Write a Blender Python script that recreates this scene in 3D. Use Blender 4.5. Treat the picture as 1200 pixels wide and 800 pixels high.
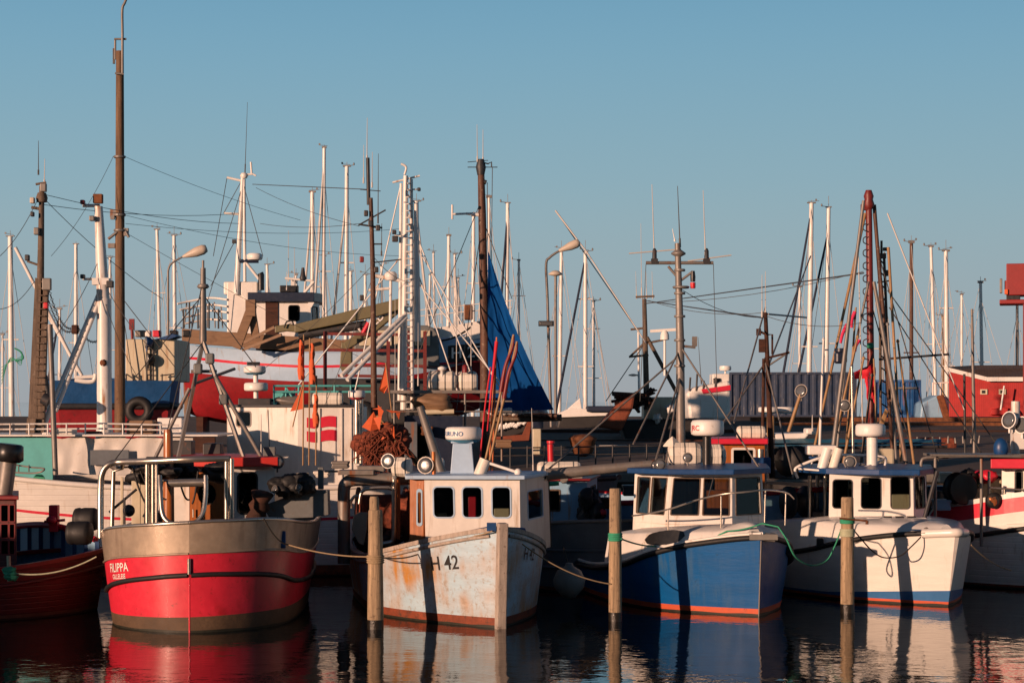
import bpy, bmesh, math, random
from mathutils import Vector, Matrix, noise
V = Vector
R = math.radians
random.seed(7)
for o in list(bpy.data.objects): bpy.data.objects.remove(o)
SC = bpy.context.scene
COL = SC.collection

# ------------------------------------------------------------------ camera
F, CX, HY, CH = 2333.0, 600.0, 470.0, 3.86
cam_d = bpy.data.cameras.new('camera'); cam = bpy.data.objects.new('camera', cam_d); COL.objects.link(cam)
cam.location = (0, 0, CH); cam.rotation_euler = (R(90), 0, 0)
cam_d.sensor_width = 36; cam_d.lens = F * 36 / 1200.0; cam_d.shift_y = (HY - 400) / 1200.0
cam_d.clip_start = 0.5; cam_d.clip_end = 9000
SC.camera = cam
# ------------------------------------------------------------------ sky and sun
SUN_AZ, SUN_EL = 43.0, 8.0         # degrees left of straight behind the camera / above the horizon
w = bpy.data.worlds.new('World'); SC.world = w; w.use_nodes = True
nt = w.node_tree; nt.nodes.clear()
out = nt.nodes.new('ShaderNodeOutputWorld'); bg = nt.nodes.new('ShaderNodeBackground')
sky = nt.nodes.new('ShaderNodeTexSky'); sky.sky_type = 'NISHITA'; sky.sun_disc = False
sky.sun_elevation = R(SUN_EL); sky.sun_rotation = R(180 + SUN_AZ)
sky.air_density = .7; sky.dust_density = .7; sky.ozone_density = 3.0; sky.altitude = 0
# pale sea haze and evening blue along the horizon, part of the sky itself
tcw = nt.nodes.new('ShaderNodeTexCoord'); sx_ = nt.nodes.new('ShaderNodeSeparateXYZ'); mr = nt.nodes.new('ShaderNodeMapRange'); mxw = nt.nodes.new('ShaderNodeMix'); mxw.data_type = 'RGBA'
nt.links.new(tcw.outputs['Generated'], sx_.inputs[0]); nt.links.new(sx_.outputs['Z'], mr.inputs[0]); mr.interpolation_type = 'SMOOTHSTEP'
mr.inputs[1].default_value = .16; mr.inputs[2].default_value = .42; mr.inputs[3].default_value = 1; mr.inputs[4].default_value = 0
SKY = .05; rw = nt.nodes.new('ShaderNodeValToRGB'); nt.links.new(sx_.outputs['Z'], rw.inputs[0]); rw.color_ramp.interpolation = 'B_SPLINE'
for i_, (pos_, c_) in enumerate(((0.0, (.325, .338, .358)), (.05, (.302, .377, .408)), (.11, (.256, .400, .458)), (.20, (.145, .335, .485)))):
    e_ = rw.color_ramp.elements[i_] if i_ < 2 else rw.color_ramp.elements.new(pos_)
    e_.position = pos_; e_.color = (*c_, 1)
scl = nt.nodes.new('ShaderNodeVectorMath'); scl.operation = 'SCALE'; scl.inputs[3].default_value = 1 / SKY; nt.links.new(rw.outputs[0], scl.inputs[0])
nt.links.new(mr.outputs[0], mxw.inputs[0]); nt.links.new(sky.outputs[0], mxw.inputs[6]); nt.links.new(scl.outputs[0], mxw.inputs[7])
nt.links.new(mxw.outputs[2], bg.inputs[0]); bg.inputs[1].default_value = SKY
nt.links.new(bg.outputs[0], out.inputs[0])
sd = bpy.data.lights.new('sun', 'SUN'); sd.energy = 5.0; sd.angle = R(0.5); sd.color = (1.0, 0.62, 0.42)
so = bpy.data.objects.new('sun', sd); COL.objects.link(so)
sdir = V((-math.sin(R(SUN_AZ)) * math.cos(R(SUN_EL)), -math.cos(R(SUN_AZ)) * math.cos(R(SUN_EL)), math.sin(R(SUN_EL))))
so.rotation_euler = (-sdir).to_track_quat('-Z', 'Y').to_euler(); so.location = sdir * 60
SC.view_settings.view_transform = 'Standard'; SC.view_settings.look = 'None'
SC.view_settings.exposure = 0.1; SC.view_settings.gamma = 1.0; SC.view_settings.use_curve_mapping = False
SC.render.engine = 'CYCLES'
SC.cycles.max_bounces = 6; SC.cycles.transparent_max_bounces = 12

def P(px, py, Y): return V(((px - CX) * Y / F, Y, CH - (py - HY) * Y / F))
def X(px, Y): return (px - CX) * Y / F
def Z(py, Y): return CH - (py - HY) * Y / F
def m_(n, Y): return n * Y / F          # n photo pixels in metres at distance Y

# ------------------------------------------------------------------ materials
MATS = {}
def mat(name, col, rough=0.55, metal=0.0, var=0.18, scale=3.0, stain=None, stain_amt=0.0, streak=False, bump=0.0,
        bscale=30.0, planks=0.0, vert=False, spec=0.5, coat=0.0, stretch=(1, 1, 1), dirt=None, dirt_amt=0.0, pax='z', stain_scale=1.0):
    """procedural paint / wood / metal: base colour broken by two noises, an optional stain (blotches or runs),
    optional plank seams as bump"""
    m = bpy.data.materials.new(name); m.use_nodes = True; MATS[name] = m
    t = m.node_tree; b = t.nodes['Principled BSDF']; L = t.links.new
    tc = t.nodes.new('ShaderNodeTexCoord')
    def mapping(s):
        mp = t.nodes.new('ShaderNodeMapping'); mp.inputs['Scale'].default_value = s; L(tc.outputs['Object'], mp.inputs[0]); return mp
    def nz(s, sc, det=4, ro=0.6):
        n = t.nodes.new('ShaderNodeTexNoise'); n.inputs['Scale'].default_value = sc; n.inputs['Detail'].default_value = det
        n.inputs['Roughness'].default_value = ro; L(mapping(s).outputs[0], n.inputs[0]); return n.outputs[0]
    def ramp(src, a, bb):
        r = t.nodes.new('ShaderNodeMapRange'); r.inputs[1].default_value = a; r.inputs[2].default_value = bb; L(src, r.inputs[0]); return r.outputs[0]
    def mix(fac, c1, c2, mode='MIX'):
        x = t.nodes.new('ShaderNodeMix'); x.data_type = 'RGBA'; x.blend_type = mode
        if isinstance(fac, float): x.inputs[0].default_value = fac
        else: L(fac, x.inputs[0])
        for i, c in ((6, c1), (7, c2)):
            if isinstance(c, tuple): x.inputs[i].default_value = (*c, 1)
            else: L(c, x.inputs[i])
        return x.outputs[2]
    dark = tuple(c * (1 - var * 1.6) for c in col); light = tuple(min(1, c * (1 + var * .7)) for c in col)
    c = mix(ramp(nz(stretch, scale), .3, .7), dark, light)
    c = mix(ramp(nz(stretch, scale * 6, 6, .7), .35, .75), c, tuple(x * (1 - var) for x in col))
    if stain:
        s = (7, 7, .7) if streak else (1, 1, 1)
        k = ramp(nz(s, (1.0 if streak else 1.6) * stain_scale, 5, .62), .62 - stain_amt * .25, .72 - stain_amt * .12)
        k2 = t.nodes.new('ShaderNodeMath'); k2.operation = 'MULTIPLY'; L(k, k2.inputs[0]); L(ramp(nz((1, 1, 1), .9, 2), .38, .6), k2.inputs[1])
        c = mix(k2.outputs[0], c, stain)
    if dirt:
        c = mix(ramp(nz((1, 1, 1), 9, 8, .75), .62 - dirt_amt * .2, .68), c, dirt)
    L(c, b.inputs['Base Color'])
    b.inputs['Metallic'].default_value = metal; b.inputs['Specular IOR Level'].default_value = spec
    if coat: b.inputs['Coat Weight'].default_value = coat; b.inputs['Coat Roughness'].default_value = .12
    rr_ = t.nodes.new('ShaderNodeMapRange'); rr_.inputs[3].default_value = max(0.02, rough - .12); rr_.inputs[4].default_value = min(1, rough + .15)
    L(nz((1, 1, 1), scale * 4, 3), rr_.inputs[0]); L(rr_.outputs[0], b.inputs['Roughness'])
    h = None
    if bump: h = nz(stretch, bscale, 5, .65)
    if planks:
        wv = t.nodes.new('ShaderNodeTexWave'); wv.wave_type = 'BANDS'; wv.bands_direction = {'z': 'Z', 'x': 'X', 'y': 'Y'}[pax]
        wv.inputs['Scale'].default_value = planks; wv.inputs['Distortion'].default_value = .25; wv.inputs['Detail'].default_value = 1; wv.inputs['Detail Scale'].default_value = .4
        L(tc.outputs['Object'], wv.inputs[0])
        pr = ramp(wv.outputs[1], 0.0, .12)
        bp = t.nodes.new('ShaderNodeBump'); bp.inputs['Strength'].default_value = .55; bp.inputs['Distance'].default_value = .012
        L(pr, bp.inputs['Height']); last = bp
        if h:
            bp2 = t.nodes.new('ShaderNodeBump'); bp2.inputs['Strength'].default_value = bump; bp2.inputs['Distance'].default_value = .02
            L(h, bp2.inputs['Height']); L(bp2.outputs[0], bp.inputs['Normal'])
        L(bp.outputs[0], b.inputs['Normal'])
    elif h:
        bp = t.nodes.new('ShaderNodeBump'); bp.inputs['Strength'].default_value = bump; bp.inputs['Distance'].default_value = .02
        L(h, bp.inputs['Height']); L(bp.outputs[0], b.inputs['Normal'])
    return m
def M(n): return MATS[n]
RUST = (.22, .075, .025)
mat('white_paint', (.74, .71, .66), .4, var=.08, stain=(.42, .33, .24), stain_amt=.25, streak=True, bump=.08, bscale=8)
mat('white_hull', (.76, .73, .68), .35, var=.07, stain=(.5, .4, .3), stain_amt=.1, streak=True, bump=.45, bscale=1.6, stretch=(.5, .5, 2.6), coat=.1)
mat('white_planked', (.72, .69, .64), .45, var=.1, stain=(.4, .3, .2), stain_amt=.25, streak=True, planks=2.6, bump=.1, bscale=6)
mat('white_plastic', (.78, .76, .72), .4, var=.05, dirt=(.5, .46, .4), dirt_amt=.05)
mat('white_mast', (.74, .72, .68), .35, var=.08, stain=(.35, .16, .06), stain_amt=.22, streak=True)
mat('aluminium', (.62, .61, .59), .32, metal=.55, var=.08)
mat('red_hull', (.68, .026, .055), .38, var=.16, scale=2.0, stain=(.36, .012, .016), stain_amt=.35, dirt=(.25, .02, .02), dirt_amt=.2, bump=.14, bscale=2.5, coat=.05)
mat('red_paint', (.62, .02, .03), .38, var=.14, coat=.1)
mat('red_roof', (.66, .045, .035), .45, var=.1)
mat('bright_red', (.62, .02, .05), .4, var=.1)
mat('antifoul_brown', (.11, .065, .035), .7, var=.3, bump=.25, bscale=14)
mat('antifoul_orange', (.58, .09, .03), .6, var=.15, dirt=(.2, .05, .02), dirt_amt=.1)
mat('antifoul_rust', (.26, .055, .02), .7, var=.35, scale=6, dirt=(.05, .03, .02), dirt_amt=.5)
mat('h_blue_hull', (.42, .59, .70), .5, var=.10, scale=2.5, stain=(.44, .21, .05), stain_amt=1.3, stain_scale=.75, streak=True, dirt=(.30, .24, .18), dirt_amt=.5, bump=.6, bscale=2.6, stretch=(.6, .6, 2.2))
mat('pale_blue_paint', (.25, .44, .62), .42, var=.1, stain=(.3, .2, .12), stain_amt=.1, streak=True)
mat('sky_blue_paint', (.40, .56, .74), .45, var=.08, stain=(.3, .2, .12), stain_amt=.15, streak=True, bump=.05)
mat('blue_hull', (.003, .092, .29), .4, var=.16, scale=1.2, dirt=(.01, .05, .13), dirt_amt=.1, stain=(.03, .10, .22), stain_amt=.7, streak=True, bump=.35, bscale=1.6, stretch=(.5, .5, 2.6), spec=.15)
mat('blue_paint', (.007, .055, .18), .4, var=.15, dirt=(.05, .05, .06), dirt_amt=.15)
mat('navy_paint', (.012, .02, .045), .35, var=.15)
mat('boot_blue', (.02, .13, .33), .4, var=.1)
mat('teal_paint', (.09, .42, .42), .5, var=.12, bump=.05)
mat('cream_paint', (.56, .50, .36), .5, var=.1, stain=(.3, .15, .06), stain_amt=.3, streak=True)
mat('ochre_wood', (.24, .14, .075), .6, var=.25, stretch=(.6, 1, 6), stain=(.12, .06, .03), stain_amt=.3)
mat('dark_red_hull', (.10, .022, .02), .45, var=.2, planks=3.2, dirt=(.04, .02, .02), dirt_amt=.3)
mat('keel_red', (.28, .010, .016), .5, var=.2, dirt=(.1, .02, .02), dirt_amt=.3)
mat('algae', (.022, .022, .012), .6, var=.4, scale=9)
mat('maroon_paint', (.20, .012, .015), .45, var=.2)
mat('varnished_wood', (.42, .13, .03), .32, var=.28, scale=2, stretch=(8, 8, .7), coat=.25, bump=.1, bscale=3)
mat('weathered_wood', (.17, .12, .085), .8, var=.4, scale=3, stretch=(5, 5, .6), bump=.4, bscale=14, dirt=(.3, .25, .2), dirt_amt=.2)
mat('worn_wood', (.46, .39, .33), .8, var=.3, scale=3, stretch=(5, 5, .6), bump=.4, bscale=14, dirt=(.12, .08, .06), dirt_amt=.35)
mat('pile_wood', (.43, .31, .19), .8, var=.42, scale=2.4, stretch=(7, 7, .45), bump=.7, bscale=6, dirt=(.09, .06, .04), dirt_amt=.35)
mat('pole_wood', (.20, .115, .062), .8, var=.4, scale=2.4, stretch=(7, 7, .5), bump=.5, bscale=6, dirt=(.06, .035, .03), dirt_amt=.3)
mat('mast_wood', (.13, .055, .03), .6, var=.5, scale=2.4, stretch=(6, 6, .5), bump=.4, bscale=6, dirt=(.3, .22, .15), dirt_amt=.2)
mat('wet_wood', (.022, .018, .014), .3, var=.4, bump=.5)
mat('red_mast', (.17, .018, .014), .45, var=.25, stretch=(5, 5, .6))
mat('stainless', (.55, .50, .43), .3, metal=.85, var=.14, scale=1.5, stretch=(1, 1, 6), bump=.05)
mat('galv_steel', (.24, .22, .20), .5, metal=.35, var=.2, stain=RUST, stain_amt=.25, streak=True)
mat('bulwark_steel', (.40, .32, .24), .45, metal=.3, var=.22, scale=1.6, stain=(.16, .11, .08), stain_amt=.5, streak=True, bump=.15, bscale=4)
mat('grey_paint', (.14, .15, .15), .5, var=.2, dirt=(.15, .07, .03), dirt_amt=.1)
mat('dark_steel', (.035, .036, .04), .5, var=.3, dirt=(.12, .05, .03), dirt_amt=.2)
mat('black_rubber', (.012, .012, .013), .6, var=.3)
mat('black_plastic', (.015, .015, .016), .35, var=.2)
mat('rust', RUST, .8, var=.45, scale=5, bump=.4, dirt=(.07, .025, .012), dirt_amt=.4)
mat('rust_dark', (.075, .026, .014), .85, var=.5, scale=2, bump=.4, stretch=(.3, 1, 4), dirt=(.03, .015, .01), dirt_amt=.4)
mat('rusty_hull', (.25, .06, .025), .8, var=.3, scale=1.5, dirt=(.07, .03, .02), dirt_amt=.3)
mat('dark_hull', (.025, .022, .022), .6, var=.4, scale=2)
mat('grey_hull', (.11, .13, .15), .5, var=.2, stain=RUST, stain_amt=.2, streak=True)
mat('orange_flag', (.68, .12, .03), .7, var=.15)
mat('red_flag', (.60, .012, .03), .7, var=.12)
mat('pink_flag', (.60, .02, .09), .7, var=.12)
mat('flag_white', (.75, .72, .7), .7, var=.05)
mat('brown_net', (.26, .06, .028), .9, var=.5, scale=12, bump=.8, bscale=24)
mat('green_net', (.02, .10, .08), .85, var=.5, scale=12, bump=.8, bscale=30)
mat('blue_net', (.03, .17, .30), .8, var=.35, scale=9, bump=.7, bscale=20)
mat('blue_sail', (.003, .066, .25), .85, spec=.08, var=.22, scale=1.6, bump=1.0, bscale=2.2, stretch=(1, 1, .5))
mat('sail_cover', (.01, .02, .05), .7, var=.2, bump=.3, bscale=4)
mat('tarp', (.62, .59, .55), .6, var=.12, scale=1.0, bump=.5, bscale=1.8, stretch=(1.3, 1.3, .45), dirt=(.4, .35, .3), dirt_amt=.1)
mat('blue_tarp', (.010, .085, .25), .45, var=.25, scale=1.4, bump=.8, bscale=2.5)
mat('teal_tarp', (.03, .17, .26), .5, var=.2, scale=1.4, bump=.7, bscale=3)
mat('rope_tan', (.34, .25, .15), .85, var=.2, scale=20)
mat('rope_green', (.03, .30, .17), .8, var=.2, scale=20)
mat('rope_pale', (.42, .44, .30), .8, var=.2, scale=20)
mat('rope_dark', (.03, .025, .02), .85, var=.2, scale=20)
mat('bamboo', (.36, .21, .09), .5, var=.25, scale=6)
mat('wire', (.06, .055, .05), .5, var=.1)
mat('wire_pale', (.55, .52, .48), .45, var=.1)
mat('orange_pole', (.55, .14, .03), .5, var=.2)
mat('olive_steel', (.15, .13, .065), .5, var=.15, dirt=(.2, .1, .04), dirt_amt=.15)
mat('container_grey', (.012, .030, .072), .55, var=.25, stain=(.2, .19, .18), stain_amt=.15, streak=True, stain_scale=2)
mat('container_blue', (.008, .10, .30), .5, var=.2, stain=RUST, stain_amt=.25, streak=True)
mat('shed_red', (.42, .013, .011), .6, var=.18, planks=3.2, pax='x')
mat('shed_roof', (.14, .085, .055), .8, var=.25, planks=2.2, pax='x')
mat('crane_red', (.26, .012, .012), .45, var=.12)
mat('deck_grey', (.16, .15, .13), .75, var=.25)
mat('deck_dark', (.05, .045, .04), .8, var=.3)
mat('canister', (.74, .69, .60), .45, var=.08, dirt=(.4, .33, .25), dirt_amt=.12, bump=.1)
mat('fender_grey', (.25, .24, .22), .5, var=.2)
mat('ink_black', (.012, .011, .012), .6, var=.1)
mat('letter_white', (.78, .74, .70), .6, var=.05)
mat('letter_blue', (.02, .12, .3), .6, var=.05)
mat('radar_skirt', (.03, .24, .38), .4, var=.1)
mat('lamp_housing', (.55, .47, .38), .45, var=.1)
mat('lamp_glass', (.10, .105, .11), .12, var=.0, spec=1)
mat('copper', (.5, .17, .06), .4, metal=.6, var=.2)
mat('concrete', (.20, .18, .16), .85, var=.25, scale=.6, bump=.3, dirt=(.08, .06, .05), dirt_amt=.3)
mat('quay_ground', (.095, .060, .042), .9, var=.35, scale=.35, bump=.3, dirt=(.15, .09, .06), dirt_amt=.2)
mat('quay_wall', (.05, .038, .03), .85, var=.4, scale=1.2, bump=.5)
mat('corrugated', (.22, .17, .13), .6, var=.2)
def glass_mat():
    m = bpy.data.materials.new('window_glass'); m.use_nodes = True; MATS['glass'] = m
    t = m.node_tree; t.nodes.clear(); L = t.links.new
    o = t.nodes.new('ShaderNodeOutputMaterial'); mx = t.nodes.new('ShaderNodeMixShader'); tr = t.nodes.new('ShaderNodeBsdfTransparent')
    gl = t.nodes.new('ShaderNodeBsdfGlossy'); fr = t.nodes.new('ShaderNodeFresnel'); fr.inputs[0].default_value = 1.3
    tr.inputs[0].default_value = (.70, .73, .71, 1); gl.inputs['Roughness'].default_value = .03; gl.inputs[0].default_value = (.9, .95, 1, 1)
    tc = t.nodes.new('ShaderNodeTexCoord'); n = t.nodes.new('ShaderNodeTexNoise'); n.inputs['Scale'].default_value = 2.5; L(tc.outputs['Object'], n.inputs[0])
    bp = t.nodes.new('ShaderNodeBump'); bp.inputs['Strength'].default_value = .08; L(n.outputs[0], bp.inputs['Height']); L(bp.outputs[0], gl.inputs['Normal'])
    L(fr.outputs[0], mx.inputs[0]); L(tr.outputs[0], mx.inputs[1]); L(gl.outputs[0], mx.inputs[2]); L(mx.outputs[0], o.inputs[0])
glass_mat()
def water_mat():
    m = bpy.data.materials.new('harbour_water'); m.use_nodes = True; MATS['water'] = m
    t = m.node_tree; b = t.nodes['Principled BSDF']; L = t.links.new
    b.inputs['Base Color'].default_value = (.004, .007, .008, 1); b.inputs['Roughness'].default_value = .03; b.inputs['IOR'].default_value = 1.33
    tc = t.nodes.new('ShaderNodeTexCoord')
    prev = None
    for sc, st, s in ((.55, .40, (1.0, 1, 1)), (2.4, .32, (.8, 1, 1)), (8.0, .13, (.7, 1, 1))):
        mp = t.nodes.new('ShaderNodeMapping'); mp.inputs['Scale'].default_value = s; mp.inputs['Rotation'].default_value = (0, 0, R(14 + sc * 5)); L(tc.outputs['Object'], mp.inputs[0])
        n = t.nodes.new('ShaderNodeTexNoise'); n.inputs['Scale'].default_value = sc; n.inputs['Detail'].default_value = 2; L(mp.outputs[0], n.inputs[0])
        bp = t.nodes.new('ShaderNodeBump'); bp.inputs['Strength'].default_value = st; bp.inputs['Distance'].default_value = .02 if sc > 1 else .04
        L(n.outputs[0], bp.inputs['Height'])
        if prev: L(prev.outputs[0], bp.inputs['Normal'])
        prev = bp
    L(prev.outputs[0], b.inputs['Normal'])
water_mat()

# ------------------------------------------------------------------ things and parts
def tag(o, label=None, cat=None, group=None, kind=None):
    if label: o['label'] = label
    if cat: o['category'] = cat
    if group: o['group'] = group
    if kind: o['kind'] = kind
    return o
class Thing:
    """an Empty at the thing's base; parts are given in world coordinates and stored in the thing's own"""
    def __init__(s, name, label, cat, loc=(0, 0, 0), rot=0.0, group=None):
        s.o = bpy.data.objects.new(name, None); COL.objects.link(s.o); s.o.empty_display_size = .3
        s.o.location = loc; s.o.rotation_euler = (0, 0, rot)
        tag(s.o, label, cat, group)
        s.M = Matrix.Translation(V(loc)) @ Matrix.Rotation(rot, 4, 'Z'); s.I = s.M.inverted()
    def w(s, x, y, z): return s.M @ V((x, y, z))
class MB:
    def __init__(s): s.v = []; s.f = []; s.mi = []; s.sm = []; s.cur = 0
    def mat(s, i): s.cur = i; return s
    def add(s, vs, fs, smooth=False):
        n = len(s.v); s.v += [V(x) for x in vs]
        for f in fs: s.f.append([n + i for i in f]); s.mi.append(s.cur); s.sm.append(smooth)
        return s
    def boxv(s, p, u, v, w_):
        """box from corner p along three vectors"""
        p, u, v, w_ = V(p), V(u), V(v), V(w_)
        vs = [p, p + u, p + u + v, p + v, p + w_, p + u + w_, p + u + v + w_, p + v + w_]
        return s.add(vs, [(0, 3, 2, 1), (4, 5, 6, 7), (0, 1, 5, 4), (1, 2, 6, 5), (2, 3, 7, 6), (3, 0, 4, 7)])
    def box(s, c, size, rot=0.0, tilt=None):
        m = Matrix.Rotation(rot, 3, 'Z')
        if tilt: m = m @ tilt
        u, v, w_ = m @ V((size[0], 0, 0)), m @ V((0, size[1], 0)), m @ V((0, 0, size[2]))
        return s.boxv(V(c) - (u + v + w_) / 2, u, v, w_)
    def beam(s, a, b, w1, h, up=(0, 0, 1)):
        a, b = V(a), V(b); d = (b - a).normalized(); sd_ = d.cross(V(up))
        if sd_.length < 1e-4: sd_ = V((1, 0, 0))
        sd_.normalize(); u = sd_.cross(d)
        return s.boxv(a - sd_ * w1 / 2 - u * h / 2, b - a, sd_ * w1, u * h)
    def tube(s, pts, r, seg=8, r2=None, closed=False):
        pts = [V(p) for p in pts]; n = len(pts)
        if n < 2: return s
        T = []
        for i in range(n):
            if closed: d = pts[(i + 1) % n] - pts[i - 1]
            else: d = pts[min(i + 1, n - 1)] - pts[max(i - 1, 0)]
            T.append(d.normalized() if d.length > 1e-9 else V((0, 0, 1)))
        a = T[0].cross(V((0, 0, 1)))
        if a.length < 1e-3: a = T[0].cross(V((1, 0, 0)))
        a.normalize(); vs = []
        for i in range(n):
            a = (a - T[i] * a.dot(T[i])).normalized(); b = T[i].cross(a)
            rr_ = r if r2 is None else r + (r2 - r) * i / (n - 1)
            for k in range(seg):
                th = 2 * math.pi * k / seg; vs.append(pts[i] + a * math.cos(th) * rr_ + b * math.sin(th) * rr_)
        fs = []
        for i in range(n if closed else n - 1):
            j = (i + 1) % n
            for k in range(seg): fs.append((i * seg + k, i * seg + (k + 1) % seg, j * seg + (k + 1) % seg, j * seg + k))
        s.add(vs, fs, True)
        if not closed:
            s.add(vs[:seg], [tuple(range(seg))[::-1]]); s.add(vs[-seg:], [tuple(range(seg))])
        return s
    def lathe(s, c, prof, seg=20, axis=(0, 0, 1), smooth=True):
        c = V(c); ax = V(axis).normalized(); a = ax.cross(V((0, 0, 1)))
        if a.length < 1e-3: a = V((1, 0, 0))
        a.normalize(); b = ax.cross(a); vs = []
        for r, h in prof:
            for k in range(seg):
                th = 2 * math.pi * k / seg; vs.append(c + ax * h + (a * math.cos(th) + b * math.sin(th)) * max(r, 1e-4))
        fs = []
        for i in range(len(prof) - 1):
            for k in range(seg): fs.append((i * seg + k, i * seg + (k + 1) % seg, (i + 1) * seg + (k + 1) % seg, (i + 1) * seg + k))
        s.add(vs, fs, smooth)
        s.add(vs[:seg], [tuple(range(seg))[::-1]]); s.add(vs[-seg:], [tuple(range(seg))])
        return s
    def ell(s, c, rad, seg=12, rings=8, rot=None, lump=0.0, sd_=0):
        vs = []; fs = []; c = V(c)
        if lump: seg, rings = max(seg, 16), max(rings, 11)
        for i in range(rings + 1):
            ph = math.pi * i / rings
            for k in range(seg):
                th = 2 * math.pi * k / seg
                d = V((math.sin(ph) * math.cos(th), math.sin(ph) * math.sin(th), math.cos(ph)))
                q = 1 + (lump * (noise.noise(d * 1.5 + V((sd_ * 3.1, sd_, 0))) + .35 * noise.noise(d * 4.5 + V((sd_, sd_ * 2.1, 0)))) if lump else 0)
                p = V((d.x * rad[0], d.y * rad[1], d.z * rad[2])) * q
                if rot: p = rot @ p
                vs.append(c + p)
        for i in range(rings):
            for k in range(seg): fs.append((i * seg + k, i * seg + (k + 1) % seg, (i + 1) * seg + (k + 1) % seg, (i + 1) * seg + k)[::-1])
        return s.add(vs, fs, True)
    def grid(s, rows, smooth=True, mats=None):
        """rows: list of equally long point lists"""
        n = len(rows[0]); base = len(s.v)
        for r in rows: s.v += [V(p) for p in r]
        for i in range(len(rows) - 1):
            for k in range(n - 1):
                s.f.append([base + i * n + k, base + i * n + k + 1, base + (i + 1) * n + k + 1, base + (i + 1) * n + k])
                s.mi.append(mats[k] if mats else s.cur); s.sm.append(smooth)
        return s
    def prism(s, poly, vec):
        poly = [V(p) for p in poly]; vec = V(vec); n = len(poly)
        s.add(poly + [p + vec for p in poly], [tuple(range(n))[::-1], tuple(range(n, 2 * n))] + [(i, (i + 1) % n, n + (i + 1) % n, n + i) for i in range(n)])
        return s
    def sheet(s, outer, holes, fn, nrm, t, inner=None):
        """flat panel with holes: 2-D loops mapped by fn(u,v) -> point, thickness t along nrm (inwards = -nrm)"""
        bm = bmesh.new(); loops = []
        for lp in [outer] + holes:
            vv = [bm.verts.new((p[0], p[1], 0)) for p in lp]; loops.append(vv)
            for i in range(len(vv)): bm.edges.new((vv[i], vv[(i + 1) % len(vv)]))
        bm.verts.index_update()
        bmesh.ops.triangle_fill(bm, use_beauty=True, use_dissolve=False, edges=bm.edges[:])
        bm.verts.index_update()
        co = [(x.co.x, x.co.y) for x in bm.verts]; tris = [[x.index for x in f.verts] for f in bm.faces]
        lidx = [[x.index for x in l] for l in loops]; bm.free()
        A = [fn(*c) for c in co]; nrm = V(nrm).normalized() * t; B = [p - nrm for p in A]
        n = len(A); fs = []; bk = []
        for tr in tris:
            nn = (A[tr[1]] - A[tr[0]]).cross(A[tr[2]] - A[tr[0]])
            if nn.dot(nrm) < 0: tr = tr[::-1]
            fs.append(tuple(tr)); bk.append(tuple(n + i for i in tr[::-1]))
        for l in lidx:
            for i in range(len(l)): a, b = l[i], l[(i + 1) % len(l)]; fs.append((a, b, n + b, n + a))
        s.add(A + B, fs); c_ = s.cur; s.cur = c_ if inner is None else inner; s.v = s.v[:]; b0 = len(s.v) - 2 * n
        for f in bk: s.f.append([b0 + i for i in f]); s.mi.append(s.cur); s.sm.append(False)
        s.cur = c_; return s
    def build(s, name, mats, T=None, parent=None, bevel=0.0, label=None, sub=0):
        """link as ONE mesh object; T = Thing, parent = part object when this is a sub-part"""
        if isinstance(mats, str): mats = [mats]
        me = bpy.data.meshes.new(name); I = T.I if T else None
        me.from_pydata([(I @ p if I else p) for p in s.v], [], s.f)
        for m in mats: me.materials.append(MATS[m])
        for i, p in enumerate(me.polygons): p.material_index = min(s.mi[i], len(mats) - 1); p.use_smooth = s.sm[i]
        me.validate(); me.update()
        o = bpy.data.objects.new(name, me); COL.objects.link(o)
        if parent is not None: o.parent = parent
        elif T: o.parent = T.o
        if bevel:
            b = o.modifiers.new('bevel', 'BEVEL'); b.width = bevel; b.segments = 2; b.limit_method = 'ANGLE'; b.angle_limit = R(40)
        if label: o['label'] = label
        return o
def solo(mb, name, mats, label, cat, base, group=None, bevel=0.0, kind=None):
    """a top-level thing that is one mesh; its origin is put at base"""
    base = V(base); T = lambda: 0
    T.I = Matrix.Translation(-base); o = mb.build(name, mats, None, bevel=bevel)
    for v in o.data.vertices: v.co -= base
    o.location = base; tag(o, label, cat, group, kind); return o
def struct(name, mb, mats): o = mb.build(name, mats); o['kind'] = 'structure'; return o
def rr(x0, y0, x1, y1, r, n=4):
    r = min(r, abs(x1 - x0) / 2 - 1e-4, abs(y1 - y0) / 2 - 1e-4)
    if r <= 0: return [(x0, y0), (x1, y0), (x1, y1), (x0, y1)]
    out = []
    for cx, cy, a0 in ((x1 - r, y0 + r, -90), (x1 - r, y1 - r, 0), (x0 + r, y1 - r, 90), (x0 + r, y0 + r, 180)):
        for k in range(n + 1): a = R(a0 + 90 * k / n); out.append((cx + r * math.cos(a), cy + r * math.sin(a)))
    return out
def lerp(a, b, t): return a + (b - a) * t
def sag(a, b, drop, n=14):
    a, b = V(a), V(b); return [a.lerp(b, i / n) - V((0, 0, drop * 4 * (i / n) * (1 - i / n))) for i in range(n + 1)]
def smooth_path(pts, n=5):
    """Catmull-Rom through points"""
    pts = [V(p) for p in pts]; out = []
    for i in range(len(pts) - 1):
        p0, p1, p2, p3 = pts[max(i - 1, 0)], pts[i], pts[i + 1], pts[min(i + 2, len(pts) - 1)]
        for k in range(n):
            t = k / n
            out.append(.5 * ((2 * p1) + (p2 - p0) * t + (2 * p0 - 5 * p1 + 4 * p2 - p3) * t * t + (3 * p1 - p0 - 3 * p2 + p3) * t ** 3))
    out.append(pts[-1]); return out
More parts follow.
